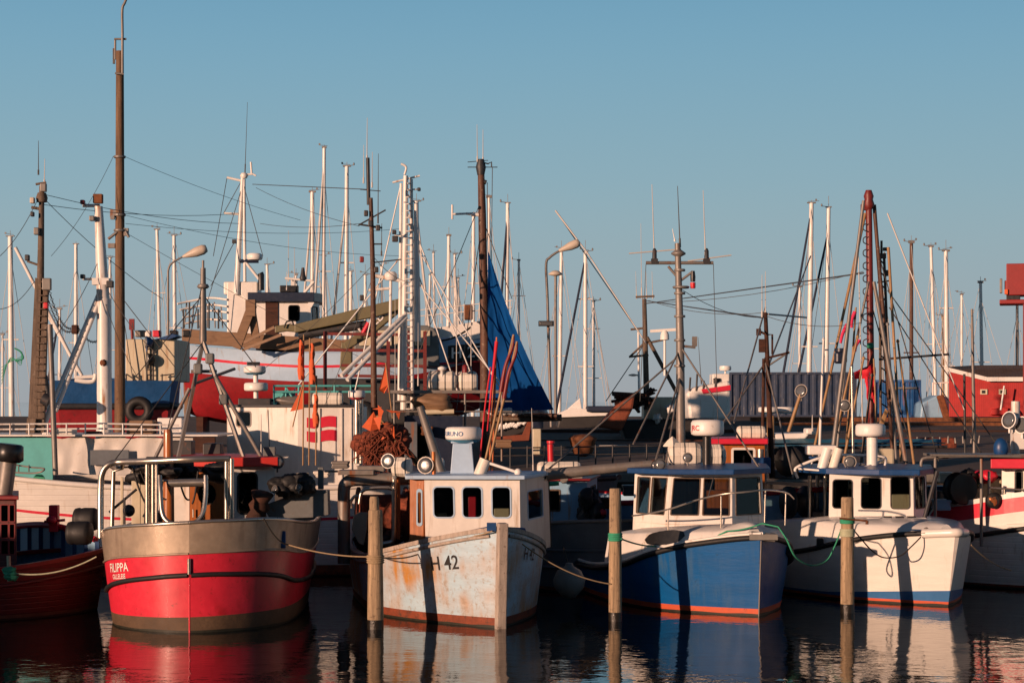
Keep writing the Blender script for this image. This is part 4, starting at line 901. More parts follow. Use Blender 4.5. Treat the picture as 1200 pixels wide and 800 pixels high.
for k in range(20):
    a = .2 + 3.4 * k / 19; s_ = h6.sheer(a); e = min(1, (3.6 - a) / .5) if a > 3.1 else 1
    rows.append([h6.pt(-1, a, s_, -.02), h6.pt(-1, a, s_ + .22 * e, -.03), h6.pt(-1, a, s_ + .52 * e, -.08), h6.pt(-1, a, s_ + .62 * e, -.10), h6.pt(-1, a, s_ + .62 * e, -.16), h6.pt(-1, a, s_, -.16)])
mb.grid(rows, False, [0, 1, 0, 0, 0]); mb.add(rows[-1], [tuple(range(6))]); mb.build('bulwark', ['white_paint', 'bright_red'], T)
bot = lvl([P(1174, 0, 41.5), P(1240, 0, 41.0), P(1240, 0, 43.5), P(1176, 0, 43.5)], 1.0); zt = Z(548, 41.3)
house(T, bot, lvl(bot, zt), {0: [(.25, .5, .36, .95, .03), (.5, .45, .9, .9)], 3: [(.2, .5, .8, .9)]}, 'white_paint', 'black_rubber', t=.05)
slab(T, lvl([P(1161, 0, 41.0), P(1245, 0, 40.7), P(1245, 0, 43.8), P(1161, 0, 43.8)], zt), .20, 'roof', 'bright_red', camber=.04)
mb = MB(); mb.box(P(1147, 533, 41.6), (m_(112, 41.6), 1.6, .05)); mb.tube([P(1091, 533, 40.8), P(1200, 535, 40.8)], .03, 6); mb.tube(smooth_path([P(1093, 550, 41), P(1081, 548, 41), P(1080, 540, 41), P(1086, 536, 41), P(1112, 535, 41)]), .035, 8)
for px in (1096, 1150): mb.tube([P(px, 534, 41), P(px, 640, 41)], .035, 6)
mb.build('awning', 'galv_steel', T)
mb = MB(); mb.tube([P(1159, 552, 41.2), P(1159, 595, 41.2)], .03, 8); mb.tube([P(1159, 571, 41), P(1200, 574, 41)], .025, 6); mb.tube([P(1177, 572, 41), P(1177, 598, 41)], .02, 6); mb.tube([P(1198, 572, 41), P(1198, 600, 41)], .02, 6); mb.build('guard_rail', 'stainless', T)
mb = MB(); mb.lathe(P(1124, 572, 41.6), [(.02, -.05), (.16, -.1), (.32, -.14), (.34, -.17), (.32, -.19)], 22, (-.35, 1, 0)); mb.lathe(P(1124, 572, 41.6), [(.02, .05), (.16, 0), (.32, .06), (.34, .09), (.24, .14)], 22, (-.35, 1, 0)); mb.build('net_hauler', 'black_plastic', T)
mb = MB(); mb.lathe(P(1164, 586, 41.0), [(.04, 0), (.16, .02), (.17, .06), (.1, .09)], 18, (0, -1, 0)); mb.cur = 1; mb.ell(P(1164, 586, 40.95), (.1, .06, .1), lump=.6); mb.build('winch_head', ['black_rubber', 'copper'], T)
mb = MB()
for k in range(16): mb.cur = k % 3; mb.ell(P(random.uniform(1130, 1168), random.uniform(556, 572), random.uniform(41.8, 43)), (.17, .17, .13), 8, 6, lump=.5, sd_=k)
mb.build('deck_gear', ['bright_red', 'black_rubber', 'green_net'], T)
mb = MB(); mb.box(P(1150, 585, 42.5), (.9, .9, .9)); mb.box(P(1140, 600, 41.9), (1.2, .2, .08), 0, Matrix.Rotation(R(-20), 3, 'Y')); mb.build('fish_pound', 'cream_paint', T, bevel=.03)
Dm = 41.8; mb = MB(); mb.tube([P(1190, 540, Dm), P(1190, 470, Dm)], .09, 10); mb.tube([P(1178, 497, Dm), P(1200, 505, Dm)], .05, 8); mb.box(P(1194, 516, Dm), (.3, .25, .35)); mb.build('mast', 'white_mast', T)
for c in ((1183, 492), (1198, 498)): searchlight(T, P(*c, Dm - .2), .18, (-.75, -.6, .15), body='white_plastic')
mb = MB(); mb.ell(P(1173, 525, 41.4), (.16, .14, .22)); mb.build('blue_can', 'blue_paint', T)
rope(sag(P(1138, 638, 37.6), P(1185, 668, 39.0), .08), .013, 'rope_tan', 'tan rope from the white bow down to the hull at the right edge')

# unseen shed and pier added at the left to shade the dark red boat
mb = MB(); sx, sy = -21.1, 24.0
mb.boxv((sx - 5.5, sy - 3, .9), (5.5, 0, 0), (0, 5.0, 0), (0, 0, 2.9)); mb.cur = 1
mb.prism([(sx - 5.8, sy - 3.3, 3.8), (sx + .3, sy - 3.3, 3.8), (sx - 2.75, sy - 3.3, 4.5)], (0, 5.6, 0)); mb.cur = 2
mb.boxv((sx - 7, sy - 4.5, .7), (8, 0, 0), (0, 8.5, 0), (0, 0, .2))
for i in range(4):
    for j in range(3): mb.tube([(sx - 6.7 + i * 2.5, sy - 4 + j * 3.8, -1), (sx - 6.7 + i * 2.5, sy - 4 + j * 3.8, .7)], .14, 8)
solo(mb, 'shade_shed', ['shed_red', 'shed_roof', 'weathered_wood'], 'unseen red shed on a pier, added outside the left edge to cast shade', 'shed', (sx - 3, sy, .9))

# the harbour side behind the photographer: quay and an unseen warehouse added to cut skylight and window reflections
mb = MB(); mb.boxv((-60, -40, -2), (160, 0, 0), (0, 43, 0), (0, 0, 4.15)); struct('near_quay', mb, 'concrete')
mb = MB(); mb.boxv((-38, -34, 2.15), (120, 0, 0), (0, 12, 0), (0, 0, 11)); mb.mat(1).prism([(-39, -35, 13.15), (-39, -21, 13.15), (-39, -28, 17)], (122, 0, 0)); mb.mat(2)
for i in range(24):
    for k in range(3): mb.boxv((-35 + i * 4.9, -22.02, 4 + k * 3.3), (1.4, 0, 0), (0, .1, 0), (0, 0, 1.7))
solo(mb, 'blocker', ['quay_ground', 'shed_roof', 'black_plastic'], 'long unseen warehouse on the near quay outside the picture', 'building', (17, -28, 2.15))
# ================================================================== SECOND ROW
GB = 'fishing boats in the second row'
# --- white trawler with turquoise section, broadside behind the two red boats
T = Thing('trawler', 'long white wooden trawler with turquoise bulwark and white canvas shelter', 'fishing boat', (X(-160, 45), 45.4, 0), R(180 + 4), GB)
tab = [(0, 0, 0, 3.1), (.4, .5, .8, 2.95), (1.2, 1.2, 1.6, 2.65), (2.5, 1.8, 2.2, 2.35), (4.5, 2.2, 2.5, 2.1), (7, 2.3, 2.5, 1.95), (10, 2.2, 2.4, 1.95), (12, 1.9, 2.2, 2.05), (13.2, 1.2, 1.7, 2.2)]
h = Hull(T, 13.2, tab, rake=.8, ra=2.5)
h.shell([(lambda a, s: .25, 1), (lambda a, s: s - .72, 0), (lambda a, s: s - .66, 2), (lambda a, s: s, 0)], ['white_planked', 'antifoul_rust', 'bright_red', 'deck_grey'], bulw=.1, deckmat=3, rows=6)
h.strip(lambda a: h.sheer(a), .06, 'cap_rail', 'white_paint', off=.02)
Db = 44.2
def wallpx(T, x0, x1, y0, y1, D, t, m, name, parent=None, bevel=.01):
    return MB().boxv(P(x0, y1, D), (X(x1, D) - X(x0, D), 0, 0), (0, t, 0), (0, 0, Z(y0, D) - Z(y1, D))).build(name, m, T, parent=parent, bevel=bevel)
wallpx(T, -60, 62, 512, 566, Db, .12, 'teal_paint', 'bulwark')
mb = MB(); rows = []                                      # canvas with sagging folds
for j in range(9):
    r_ = []
    for i in range(60):
        px = 62 + (252 - 62) * i / 59; py = 512 + 2 * math.sin(i * .5) * (j == 0) + (556 - 512) * j / 8
        p = P(px, py, Db - .02); p.y += .05 * noise.noise(V((i * .22, j * .3, 2))) + .008 * math.sin(i * .9 + j * .4) + .03; r_.append(p)
    rows.append(r_)
mb.grid(rows); mb.grid([[q + V((0, .03, 0)) for q in r] for r in rows][::-1]); shelter = mb.build('canvas_shelter', 'tarp', T)
wallpx(T, 106, 151, 527, 545, Db - .14, .04, 'grey_hull', 'window', parent=shelter)
wallpx(T, 226, 252, 512, 545, Db - .14, .1, 'rust_dark', 'door', parent=shelter)
mb = MB(); mb.prism([P(-60, 511, Db - .2), P(255, 511, Db - .2), P(255, 509, Db - .2), P(-60, 509, Db - .2)], (0, 3.2, 0)); mb.build('shelter_roof', 'white_paint', T)
mb = MB()
for py in (497, 503): mb.tube([P(-20, py, Db), P(118, py - 1, Db + .3), P(210, py + 1, Db + .6)], .022, 6)
for px in range(-10, 210, 22): mb.tube([P(px, 511, Db), P(px, 496, Db)], .018, 6)
mb.build('guard_rail', 'white_mast', T)
for k, (x0, x1, y0) in enumerate(((52, 62, 506), (66, 88, 502), (150, 182, 492), (186, 216, 489), (100, 118, 505))):
    MB().box(P((x0 + x1) / 2, (y0 + 511) / 2, Db + .6 + k * .2), (m_(x1 - x0, Db), .5, m_(511 - y0, Db))).build('deck_box', ['white_plastic', 'canister', 'ochre_wood', 'white_plastic', 'rust'][k], T, bevel=.03)
MB().tube([P(58.5, 380, Db - .6), P(65, 556, Db - .7)], .06, 8).build('spar', 'galv_steel', T)
# crane arm mast with ladder at far left
Dm = 46.5; mb = MB()
mb.beam(P(47, 326, Dm), P(38, 508, Dm), .20, .14, (0, 1, 0)); mb.beam(P(53, 326, Dm), P(48, 512, Dm), .16, .14, (0, 1, 0)); mb.beam(P(38, 490, Dm - .1), P(34, 530, Dm - .1), .2, .2, (0, 1, 0))
for k in range(22): y = 330 + k * 8; mb.tube([P(46 - k * .35, y, Dm - .12), P(54 - k * .2, y, Dm - .12)], .018, 5)
mb.tube([P(47.5, 328, Dm), P(49, 218, Dm)], .085, 8, .06); mb.tube([P(49, 312, Dm), P(32, 306, Dm)], .03, 6); mb.tube([P(48, 245, Dm), P(37, 243, Dm)], .04, 6)
mb.lathe(P(49, 232, Dm), [(.12, -.1), (.14, 0), (.1, .12)], 10); mb.tube([P(42, 216, Dm), P(54, 214, Dm)], .03, 6)
lm = mb.build('mast', 'weathered_wood', T)
for k, (px, py, w1, m) in enumerate(((38, 235, 5, 'lamp_housing'), (38, 251, 4, 'dark_steel'), (43, 271, 6, 'galv_steel'), (55, 333, 10, 'galv_steel'), (32, 302, 5, 'dark_steel'), (54, 358, 5, 'red_paint'), (51, 220, 7, 'galv_steel'))):
    MB().box(P(px, py, Dm - .15), (m_(w1, Dm), .14, m_(w1 * 1.4, Dm))).build('mast_lamp', m, T, parent=lm, bevel=.02)
whip(T, P(45, 205, Dm), P(45, 165, Dm), .012, 'wire'); whip(T, P(52, 215, Dm), P(52.5, 186, Dm), .012)
mb = MB(); mb.tube([P(50, 466, Dm - .2), P(58, 470, Dm - .2)], .14, 10); mb.tube([P(52, 440, Dm), P(57, 466, Dm)], .07, 8); mb.build('winch', 'dark_steel', T)
# white mast with legs
Dm = 47.5; mb = MB(); mb.tube([P(122.5, 508, Dm), P(121.5, 350, Dm)], .18, 14, .17); mb.tube([P(121, 352, Dm), P(115.5, 242, Dm)], .16, 12, .10); mb.tube([P(118, 508, Dm + .3), P(117.5, 340, Dm + .2)], .08, 10)
mb.lathe(P(122.5, 510, Dm), [(.2, -.2), (.22, 0), (.19, .2)], 12); mb.box(P(119, 330, Dm), (.4, .3, .16)); mb.tube([P(97, 241, Dm), P(117, 241, Dm)], .04, 8); mb.tube([P(97, 327, Dm), P(113, 327, Dm)], .03, 8)
mast = mb.build('mast', 'white_mast', T)
MB().lathe(P(121, 425, Dm - .17), [(.03, 0), (.085, .003), (.02, .006)], 10, (0, -1, 0)).build('rust_patch', 'rust', T, parent=mast)
for k, (px, py, w1, m) in enumerate(((97, 237, 5, 'maroon_paint'), (108, 256, 6, 'galv_steel'), (115, 233, 11, 'rust'), (97, 324, 5, 'dark_steel'), (129, 333, 8, 'dark_steel'))):
    MB().box(P(px, py, Dm - .15), (m_(w1, Dm), .16, m_(w1, Dm))).build('mast_lamp', m, T, parent=mast, bevel=.02)
mb = MB(); mb.tube([P(115, 346, Dm), P(60, 476, Dm - .8)], .055, 8); mb.tube([P(119, 346, Dm), P(65, 482, Dm - .8)], .055, 8); mb.tube([P(60, 476, Dm - .8), P(48, 508, Dm - .8)], .07, 8); mb.build('mast_leg', 'white_mast', T)
for a, b in (((18, 290), (92, 435)), ((54, 365), (96, 440))): MB().tube([P(*a, Dm + .5), P(*b, Dm + .5)], .045, 6).build('spar', 'white_mast', T)
MB().box(P(88, 386, Dm), (.16, .14, .22)).build('chain_block', 'rust_dark', T, bevel=.03)
for a, b in (((57, 338), (83, 385)), ((57, 352), (84, 388)), ((92, 384), (122, 392))):
    pts = sag(P(*a, Dm), P(*b, Dm), .25, 24); mb = MB()
    for i in range(len(pts) - 1):
        c = (pts[i] + pts[i + 1]) / 2; d = (pts[i + 1] - pts[i]) * .62; o = d.cross(V((0, 1, 0))).normalized() * .03 if i % 2 else V((0, .03, 0)); mb.tube([c - d, c + o, c + d, c - o], .011, 4, closed=True)
    mb.build('chain', 'dark_steel', T)
mb = MB(); mb.tube([P(88, 442, 50), P(112, 441, 50)], .05, 6); mb.tube(smooth_path([P(88, 445, 50), P(100, 447, 50), P(110, 446, 50), P(112, 438, 50)]), .06, 6); mb.build('gallows', 'white_mast', T)
wires(T, [(P(47, 228, 46.5), P(0, 300, 46)), (P(47, 228, 46.5), P(190, 350, 50)), (P(118, 300, 47.5), P(60, 400, 46)), (P(52, 228, 46.5), P(280, 262, 62)), (P(52, 240, 46.5), P(280, 250, 62)), (P(40, 330, 46.5), P(0, 362, 46)), (P(120, 345, 47.5), P(160, 440, 46)), (P(126, 340, 47.5), P(190, 420, 46))], .008, drop=.15)
mb = MB()
for k in range(6): mb.tube(smooth_path([P(2, 430 + k * 4, 45), P(12, 424 - k, 45), P(24, 418 + k * 2, 45), P(26, 412 + k, 45)]), .006, 5)
mb.tube(smooth_path([P(17, 408, 45), P(24, 412, 45), P(27, 420, 45), P(18, 423, 45)]), .02, 6); mb.build('landing_net', 'rope_green', T)
mb = MB(); mb.lathe(P(45.5, 562, 43.4), [(.13, 0), (.13, .04)], 16, (0, 1, 0)); mb.build('coil', 'rope_green', T)
mb = MB(); mb.tube(smooth_path([P(10, 543, 43), P(35, 547, 43), P(52, 549, 42.6), P(42, 554, 42.6), P(12, 553, 43)]), .02, 6)
for px in (22, 34): mb.tube([P(px, 545, 43), P(px, 552, 42.8)], .015, 5)
mb.build('rail_bracket', 'galv_steel', T)

# --- tall wooden lamp mast on the quay
mb = MB(); D = 52; mb.tube([P(140.5, 640, D), P(140.5, 60, D)], .155, 14, .10); mb.cur = 1
mb.tube(smooth_path([P(143.5, 86, D - .15), P(143.5, 40, D - .15), P(143.3, 12, D - .15), P(146, 4, D - .15), P(151, -6, D - .15), P(162, -14, D - .15)]), .035, 8)
mb.tube([P(135, 70, D), P(135, 47, D)], .03, 6); mb.tube([P(134, 46, D - .1), P(148, 46, D - .1)], .03, 6); mb.tube([P(135, 86, D - .15), P(145, 87, D - .15)], .03, 6)
for y in (184, 252, 270): mb.lathe(P(140.3, y, D), [(.15, -.03), (.165, 0), (.15, .03)], 12)
for a, b in ((((127, 280), (137, 272))), (((147, 271), (151, 278)))): mb.tube([P(*a, D - .1), P(*b, D - .1)], .04, 6)
mb.box(P(133, 250, D), (.16, .15, .2)); mb.box(P(131, 248 + 40, D), (.18, .15, .12)); mb.box(P(148, 272, D), (.12, .12, .2)); mb.box(P(133.5, 66, D), (.06, .06, .4), .3); mb.box(P(132, 235 + 20, D - .1), (.1, .1, .1))
base = (X(140.5, D), D, 0); pole = solo(mb, 'lamp_mast', ['pole_wood', 'galv_steel'], 'tall brown wooden mast with a thin bent pipe at its top, tallest in the picture', 'mast', base)
# overhead wires from it
for i, (a, b, d) in enumerate((((147, 184), (352, 258), .1), ((146, 252), (480, 300), .25), ((147, 262), (470, 268), .2), ((146, 272), (560, 480), .2), ((133, 183), (60, 300), .2))):
    p0, p1 = P(*a, 52), P(*b, [60, 64, 64, 58, 50][i]); solo(MB().tube(sag(p0, p1, d, 16), .006, 5), 'overhead_wire', 'wire', ['overhead wire falling right from the top band of the tall wooden mast', 'middle overhead wire from the tall wooden mast to the white lattice mast', 'upper nearly level overhead wire from the tall wooden mast', 'long steep wire falling right from the tall wooden mast to the quay', 'wire falling left from the tall wooden mast'][i], 'wire', p0, 'overhead wires from the tall wooden mast')

# --- blue over red hulled trawler with cream superstructure
T = Thing('trawler', 'trawler with blue bulwark over red hull and cream superstructure, end on behind the white trawler', 'fishing boat', (X(133, 54), 54, 0), R(-78), GB)
Dt = 54.8
tab = [(0, 1.05, 1.55, 4.42), (.25, 1.3, 1.72, 4.41), (.6, 1.45, 1.8, 4.4), (4, 1.6, 1.95, 4.38), (7, 1.5, 1.9, 4.45), (10, .6, 1.0, 4.6)]
tb = Hull(T, 10, tab, rake=.25, ra=2.0, n=30)
tb.shell([(lambda a, s: 1.3, 2), (lambda a, s: s - .70, 1), (lambda a, s: s, 0)], ['blue_tarp', 'keel_red', 'dark_hull', 'deck_grey'], bulw=.1, deckmat=3, rows=6)
tb.strip(lambda a: tb.sheer(a) - .68, .09, 'rub_rail', 'dark_steel', off=.04); MB().tube([tb.pt(-1, 0, 3.72, .04), tb.pt(1, 0, 3.72, .04)], .09, 8).build('rub_rail', 'dark_steel', T)
mb = MB(); mb.tube([P(163, 481, 53.45) + V((math.cos(k * .2618) * .26, 0, math.sin(k * .2618) * .26)) for k in range(24)], .13, 12, closed=True); mb.build('tyre_fender', 'black_rubber', T)
mb = MB(); bz = Z(447, Dt)
mb.boxv(P(147, 447, Dt + .2), (m_(58, Dt), 0, 0), (0, 2.6, 0), (0, 0, m_(50, Dt))); cab = mb.build('superstructure', 'cream_paint', T, bevel=.03)
mb = MB()
for px in (172, 179.5): mb.tube([P(px, 447, Dt + .1), P(px, 400, Dt + .1)], .025, 6)
for k in range(8): mb.tube([P(172, 403 + k * 6, Dt + .1), P(179.5, 403 + k * 6, Dt + .1)], .018, 5)
mb.build('ladder', 'dark_steel', T, parent=cab)
for c, m in (((172, 401), 'blue_paint'), ((174, 421), 'black_rubber')): searchlight(T, P(*c, Dt), .17, (-.9, -.4, 0), body=m)
for k, (px, w1, m) in enumerate(((165, 12, 'galv_steel'), (184, 9, 'bright_red'), (204, 9, 'black_plastic'), (219, 9, 'black_plastic'), (174, 6, 'white_plastic'))):
    MB().box(P(px, 391, Dt + .8), (m_(w1, Dt), .3, m_(8, Dt))).build('roof_gear', m, T, bevel=.03)
MB().prism([P(182, 397, Dt), P(203, 391, Dt), P(208, 394, Dt), P(196, 398, Dt)], (0, .9, 0)).build('boat_cover', 'blue_paint', T, bevel=.01)
mb = MB(); mb.tube([P(155, 398, Dt + .4), P(154, 376, Dt + .4)], .04, 6); mb.box(P(154.5, 380, Dt + .4), (.14, .1, .3)); mb.build('flag_staff', 'maroon_paint', T)
mb = MB()
for px in (148, 156, 163, 190, 200): mb.tube([P(px, 447, Dt), P(px, 438, Dt)], .02, 6)
mb.tube([P(148, 438, Dt), P(160, 446, Dt)], .02, 6); mb.tube([P(188, 440, Dt), P(204, 438, Dt)], .02, 6); mb.build('guard_rail', 'dark_steel', T)
wires(T, [(P(155, 378, Dt), P(163, 440, Dt)), (P(140, 340, Dt), P(164, 500, Dt)), (P(140, 345, Dt), P(205, 430, Dt))], .012)

# --- white high-sided boat with a Danish flag painted on its box
T = Thing('fishing_boat', 'boat with tall white box shelter, a Danish flag painted on its right wall', 'fishing boat', (X(349, 47), 46.2, 0), 0, GB)
Z0 = .5; zt = Z(477, 47)
bot = lvl([P(266, 0, 47.7), P(349, 0, 46.6), P(421, 0, 46.7), P(430, 0, 52), P(280, 0, 52)], Z0)
wb = house(T, bot, lvl(bot, zt), {0: [(.14, .86, .34, .965, .05)]}, 'white_paint', 'galv_steel', name='box_shelter', t=.05)
slab(T, [p + V((-.03, -.06, zt - Z0)) for p in bot], .06, 'shelter_roof', 'dark_steel')
a, b = bot[1], bot[2]; u = (b - a).normalized(); nn = V((u.y, -u.x, 0))
def fpt(px, py): t = (px - 349) / 72.0; q = a.lerp(b, t); q.z = Z(py, lerp(46.6, 46.7, t)); return q + nn * .02
def fquad(mb, x0, x1, f0, f1):
    r1 = [fpt(lerp(x0, x1, k / 4), lerp(lerp(489, 488, (lerp(x0, x1, k / 4) - 360) / 34), lerp(517, 516, (lerp(x0, x1, k / 4) - 360) / 34), f0) + math.sin((lerp(x0, x1, k / 4) - 360) * .18) * 1.2) for k in range(5)]
    r2 = [fpt(lerp(x0, x1, k / 4), lerp(489, 517, f1) + math.sin((lerp(x0, x1, k / 4) - 360) * .18) * 1.2) for k in range(5)]
    mb.grid([r1, r2][::-1] if True else 0, False)
mb = MB()
for x0, x1 in ((359.5, 371), (376, 394)):
    for f0, f1 in ((0, .42), (.57, 1)): fquad(mb, x0, x1, f0, f1)
mb.build('painted_flag', 'bright_red', T, parent=wb)
mb = MB()
for px in (374, 400, 411): q = fpt(px, 482); mb.boxv(V((q.x, q.y - .0, Z0)), u * .02, nn * .02, (0, 0, zt - Z0 - .02))
mb.build('wall_seam', 'white_paint', T, parent=wb)
hh_ = Hull(T, 9, [(0, 0, .1, 1.0), (.5, .9, 1.2, .9), (1.5, 1.5, 1.7, .8), (9, 1.6, 1.7, .8)], rake=.2)
hh_.T = Thing.__new__(Thing); hh_.T.M = Matrix.Translation((X(355, 46), 45.4, 0)) @ Matrix.Rotation(R(-90), 4, 'Z'); hh_.T.I = T.I; hh_.T.o = T.o
hh_.shell([(lambda a, s: .1, 1), (lambda a, s: s, 0)], ['dark_hull', 'antifoul_rust', 'deck_dark'], bulw=.1, deckmat=2)
# roof gear
c = P(300, 473, 48.5); MB().box(c, (m_(38, 48.5), .6, m_(13, 48.5))).build('roof_box', 'dark_steel', T, bevel=.02)
radome(T, P(300, 458, 48.5), m_(14, 48.5), m_(10, 48.5)); 
MB().tube([P(300, 468, 48.5), P(299.5, 432, 48.5)], .06, 10).build('radar_post', 'white_plastic', T)
radome(T, P(298.5, 437, 48.5), m_(13, 48.5), m_(8.5, 48.5), skirt='radar_skirt'); MB().box(P(297, 426, 48.5), (m_(15, 48.5), .12, m_(4, 48.5))).build('scanner', 'black_plastic', T, bevel=.01)
raft(T, P(384, 468, 48), m_(36, 48), m_(8.5, 48), straps=3)
mb = MB()
for y in (452, 459): mb.tube([P(320, y, 48.2), P(441, y, 48.6)], .03, 6)
for px in (321, 335, 350, 392, 411, 440): mb.tube([P(px, 476, 48.3), P(px, 451, 48.3)], .025, 6)
mb.tube([P(322, 475, 48.3), P(336, 455, 48.3), P(348, 475, 48.3)], .03, 6); mb.box(P(333, 463, 48.6), (m_(26, 48), .1, m_(11, 48))); mb.build('roof_rack', 'teal_paint', T)
mb = MB(); mb.ell(P(340, 470, 48.4), (.4, .25, .13), lump=.4); mb.build('folded_net', 'galv_steel', T)
D = 45.5
for k, px in enumerate((418, 423)): MB().tube([P(px, 543, D), P(px, 462, D)], .055, 10).build('exhaust_pipe', 'stainless', T)
radome(T, P(418, 466, D), m_(10, D), m_(9, D), skirt='bright_red')
whip(T, P(306, 535, 45), P(306, 485, 45), .015)
for k, px in enumerate((356, 363, 371)):                           # dan buoys with orange flags
    top_y = [392, 396, 440][k]; mb = MB(); mb.tube([P(px - 1, 545, 44.5), P(px, top_y, 44.5)], .018, 6); mb.cur = 1
    fy0, fy1 = [(398, 445), (402, 450), (462, 500)][k]; q0 = [352.5, 366, 370][k]
    rows = []
    for j in range(9):
        y = lerp(fy0, fy1, j / 8); w1 = (1.2 + .28 * j + 1.1 * abs(math.sin(j * 1.9 + k))) * (1.0 if j < 8 else .8)
        rows.append([P(q0 - w1 + math.sin(j) * .6, y, 44.45), P(q0, y, 44.36 + .05 * math.sin(j * 2)), P(q0 + w1 + math.sin(j * 1.3) * .8, y + 1, 44.45)])
    mb.grid(rows); mb.grid([[q + V((0, .02, 0)) for q in r][::-1] for r in rows])
    solo(mb, 'dan_buoy', ['bamboo', 'orange_flag'], ['left pole with furled orange flag before the white box shelter', 'middle pole with long furled orange flag before the white box shelter', 'short right pole with furled orange flag beside the painted Danish flag'][k], 'flag pole', P(px - 1, 545, 44.5), 'orange flagged buoy poles before the white shelter')
mb = MB(); mb.tube([P(343, 500, 44.5), P(357, 440, 44.5)], .015, 5); mb.cur = 1; mb.prism([P(340, 482, 44.5), P(355, 479, 44.5), P(354.5, 452, 44.5)], (0, .02, 0)); solo(mb, 'dan_buoy', ['bamboo', 'orange_flag'], 'open triangular orange flag at the corner of the white box shelter', 'flag pole', P(343, 500, 44.5), 'orange flagged buoy poles before the white shelter')
# net heap with flags
mb = MB()
for k in range(26):
    a_ = random.uniform(0, 6.28); rr_ = random.random() ** .5; mb.ell(P(447 + 24 * rr_ * math.cos(a_), 526 + 15 * rr_ * math.sin(a_) - 8 * abs(math.cos(a_)) * rr_, 43.5 + random.uniform(-.2, .3)), (.24, .2, .2), 10, 7, lump=.7, sd_=k)
rn = random.Random(8)
for k in range(90):                                              # loose strands and meshes hanging over the heap
    a_, b_ = rn.uniform(0, 6.28), rn.uniform(.55, 1.12); c_ = P(447 + 22 * b_ * math.cos(a_), 522 + 17 * b_ * math.sin(a_), 43.15 - rn.uniform(0, .1)); mb.tube(smooth_path([c_, c_ + V((rn.uniform(-.2, .2), -.05, rn.uniform(-.25, .1))), c_ + V((rn.uniform(-.35, .35), 0, rn.uniform(-.5, -.1)))], 4), .012, 4)
solo(mb, 'net_heap', 'brown_net', 'big brown net heap behind the pipe gantry of the H 42 boat', 'net', P(447, 545, 43.5))
mb = MB(); rnd = random.Random(4)
for k in range(12):
    c = P(452 + rnd.uniform(-14, 12), 494 + rnd.uniform(-18, 22), 43.0 + rnd.uniform(-.2, .1)); s_ = rnd.uniform(.12, .32); d1 = V((rnd.uniform(-1, 1), rnd.uniform(-.3, .3), rnd.uniform(-1, .2))).normalized() * s_; d2 = V((rnd.uniform(-1, 1), .2, rnd.uniform(-.4, 1))).normalized() * s_ * .6
    mb.prism([c, c + d1, c + d2], (0, .015, 0))
solo(mb, 'flag_bundle', 'orange_flag', 'bundle of small orange flags above the brown net heap', 'flag', P(452, 515, 43))
mb = MB(); mb.prism([P(424, 500, 43.1), P(438, 482, 43.1), P(446, 502, 43.2), P(434, 505, 43.1)], (0, .02, 0)); solo(mb, 'flag', 'orange_flag', 'open orange flag at the left of the brown net heap', 'flag', P(438, 482, 43.1))
mb = MB(); mb.prism([P(444, 457, 43.1), P(452, 425, 43.1), P(456, 450, 43.1), P(450, 461, 43.2)], (0, .02, 0)); mb.cur = 1; mb.tube([P(452, 425, 43.1), P(466, 540, 43.1)], .014, 5); solo(mb, 'dan_buoy', ['orange_flag', 'bamboo'], 'orange pennant on a thin pole by the white lattice mast', 'flag pole', P(466, 540, 43.1))
mb = MB(); mb.box(P(468, 520, 44), (.08, .08, 1.6), 0, Matrix.Rotation(R(-40), 3, 'Y')); mb.box(P(478, 528, 44), (.1, .08, 1.2), 0, Matrix.Rotation(R(-42), 3, 'Y')); solo(mb, 'plank_pair', 'bamboo', 'two leaning planks right of the brown net heap', 'plank', P(470, 540, 44))

# --- blue hulled net boat just behind H 42 with dark mast and white lattice mast
T = Thing('fishing_boat', 'dark fishing boat with a white lattice mast, mostly hidden behind the H 42 boat', 'fishing boat', (X(505, 46), 45.2, 0), R(-86), GB)
hx = Hull(T, 9, [(0, 0, .1, 1.7), (.5, .8, 1.1, 1.55), (1.5, 1.4, 1.7, 1.35), (3, 1.7, 1.9, 1.2), (9, 1.7, 1.9, 1.2)], rake=.3)
hx.shell([(lambda a, s: .1, 1), (lambda a, s: s, 0)], ['dark_hull', 'antifoul_rust', 'deck_dark'], bulw=.3, deckmat=2)
bot = lvl([P(474, 0, 46.6), P(542, 0, 46.6), P(542, 0, 49), P(474, 0, 49)], 1.0); house(T, bot, lvl(bot, Z(487, 46.6)), {0: [(.1, .6, .4, .9)]}, 'navy_paint', t=.05)
wallpx(T, 474, 489, 494, 545, 46.3, .05, 'grey_hull', 'door')
mb = MB(); mb.box(P(525, 459, 48), (m_(130, 48), 1.8, .07)); 
for px in (462, 500, 545, 588): mb.tube([P(px, 460, 47.2), P(px, 540, 47.2)], .03, 6)
for y in (470, 482): mb.tube([P(460, y, 47.2), P(600, y, 47.2)], .022, 6)
mb.build('upper_deck', 'galv_steel', T)
raft(T, P(518, 447, 47.5), m_(34, 47.5), m_(13, 47.5), straps=4); raft(T, P(548, 447, 47.6), m_(24, 47.5), m_(13, 47.5), straps=2)
MB().lathe(P(518, 434, 47.3), [(.03, -.2), (.04, 0), (.1, .02), (.1, .07), (.03, .1)], 12).build('dome_antenna', 'white_plastic', T)
MB().lathe(P(545, 434, 47.3), [(.07, -.05), (.07, .1), (.03, .14)], 10).build('signal_lamp', 'maroon_paint', T)
for px, y0, y1 in ((490, 452, 378), (535, 450, 350), (552, 445, 352), (463, 540, 350)): whip(T, P(px, y0, 47.4), P(px, y1, 47.4), .012)
mb = MB(); mb.ell(P(510, 472, 47), (.5, .3, .22), lump=.5); mb.build('net_roll', 'ochre_wood', T)
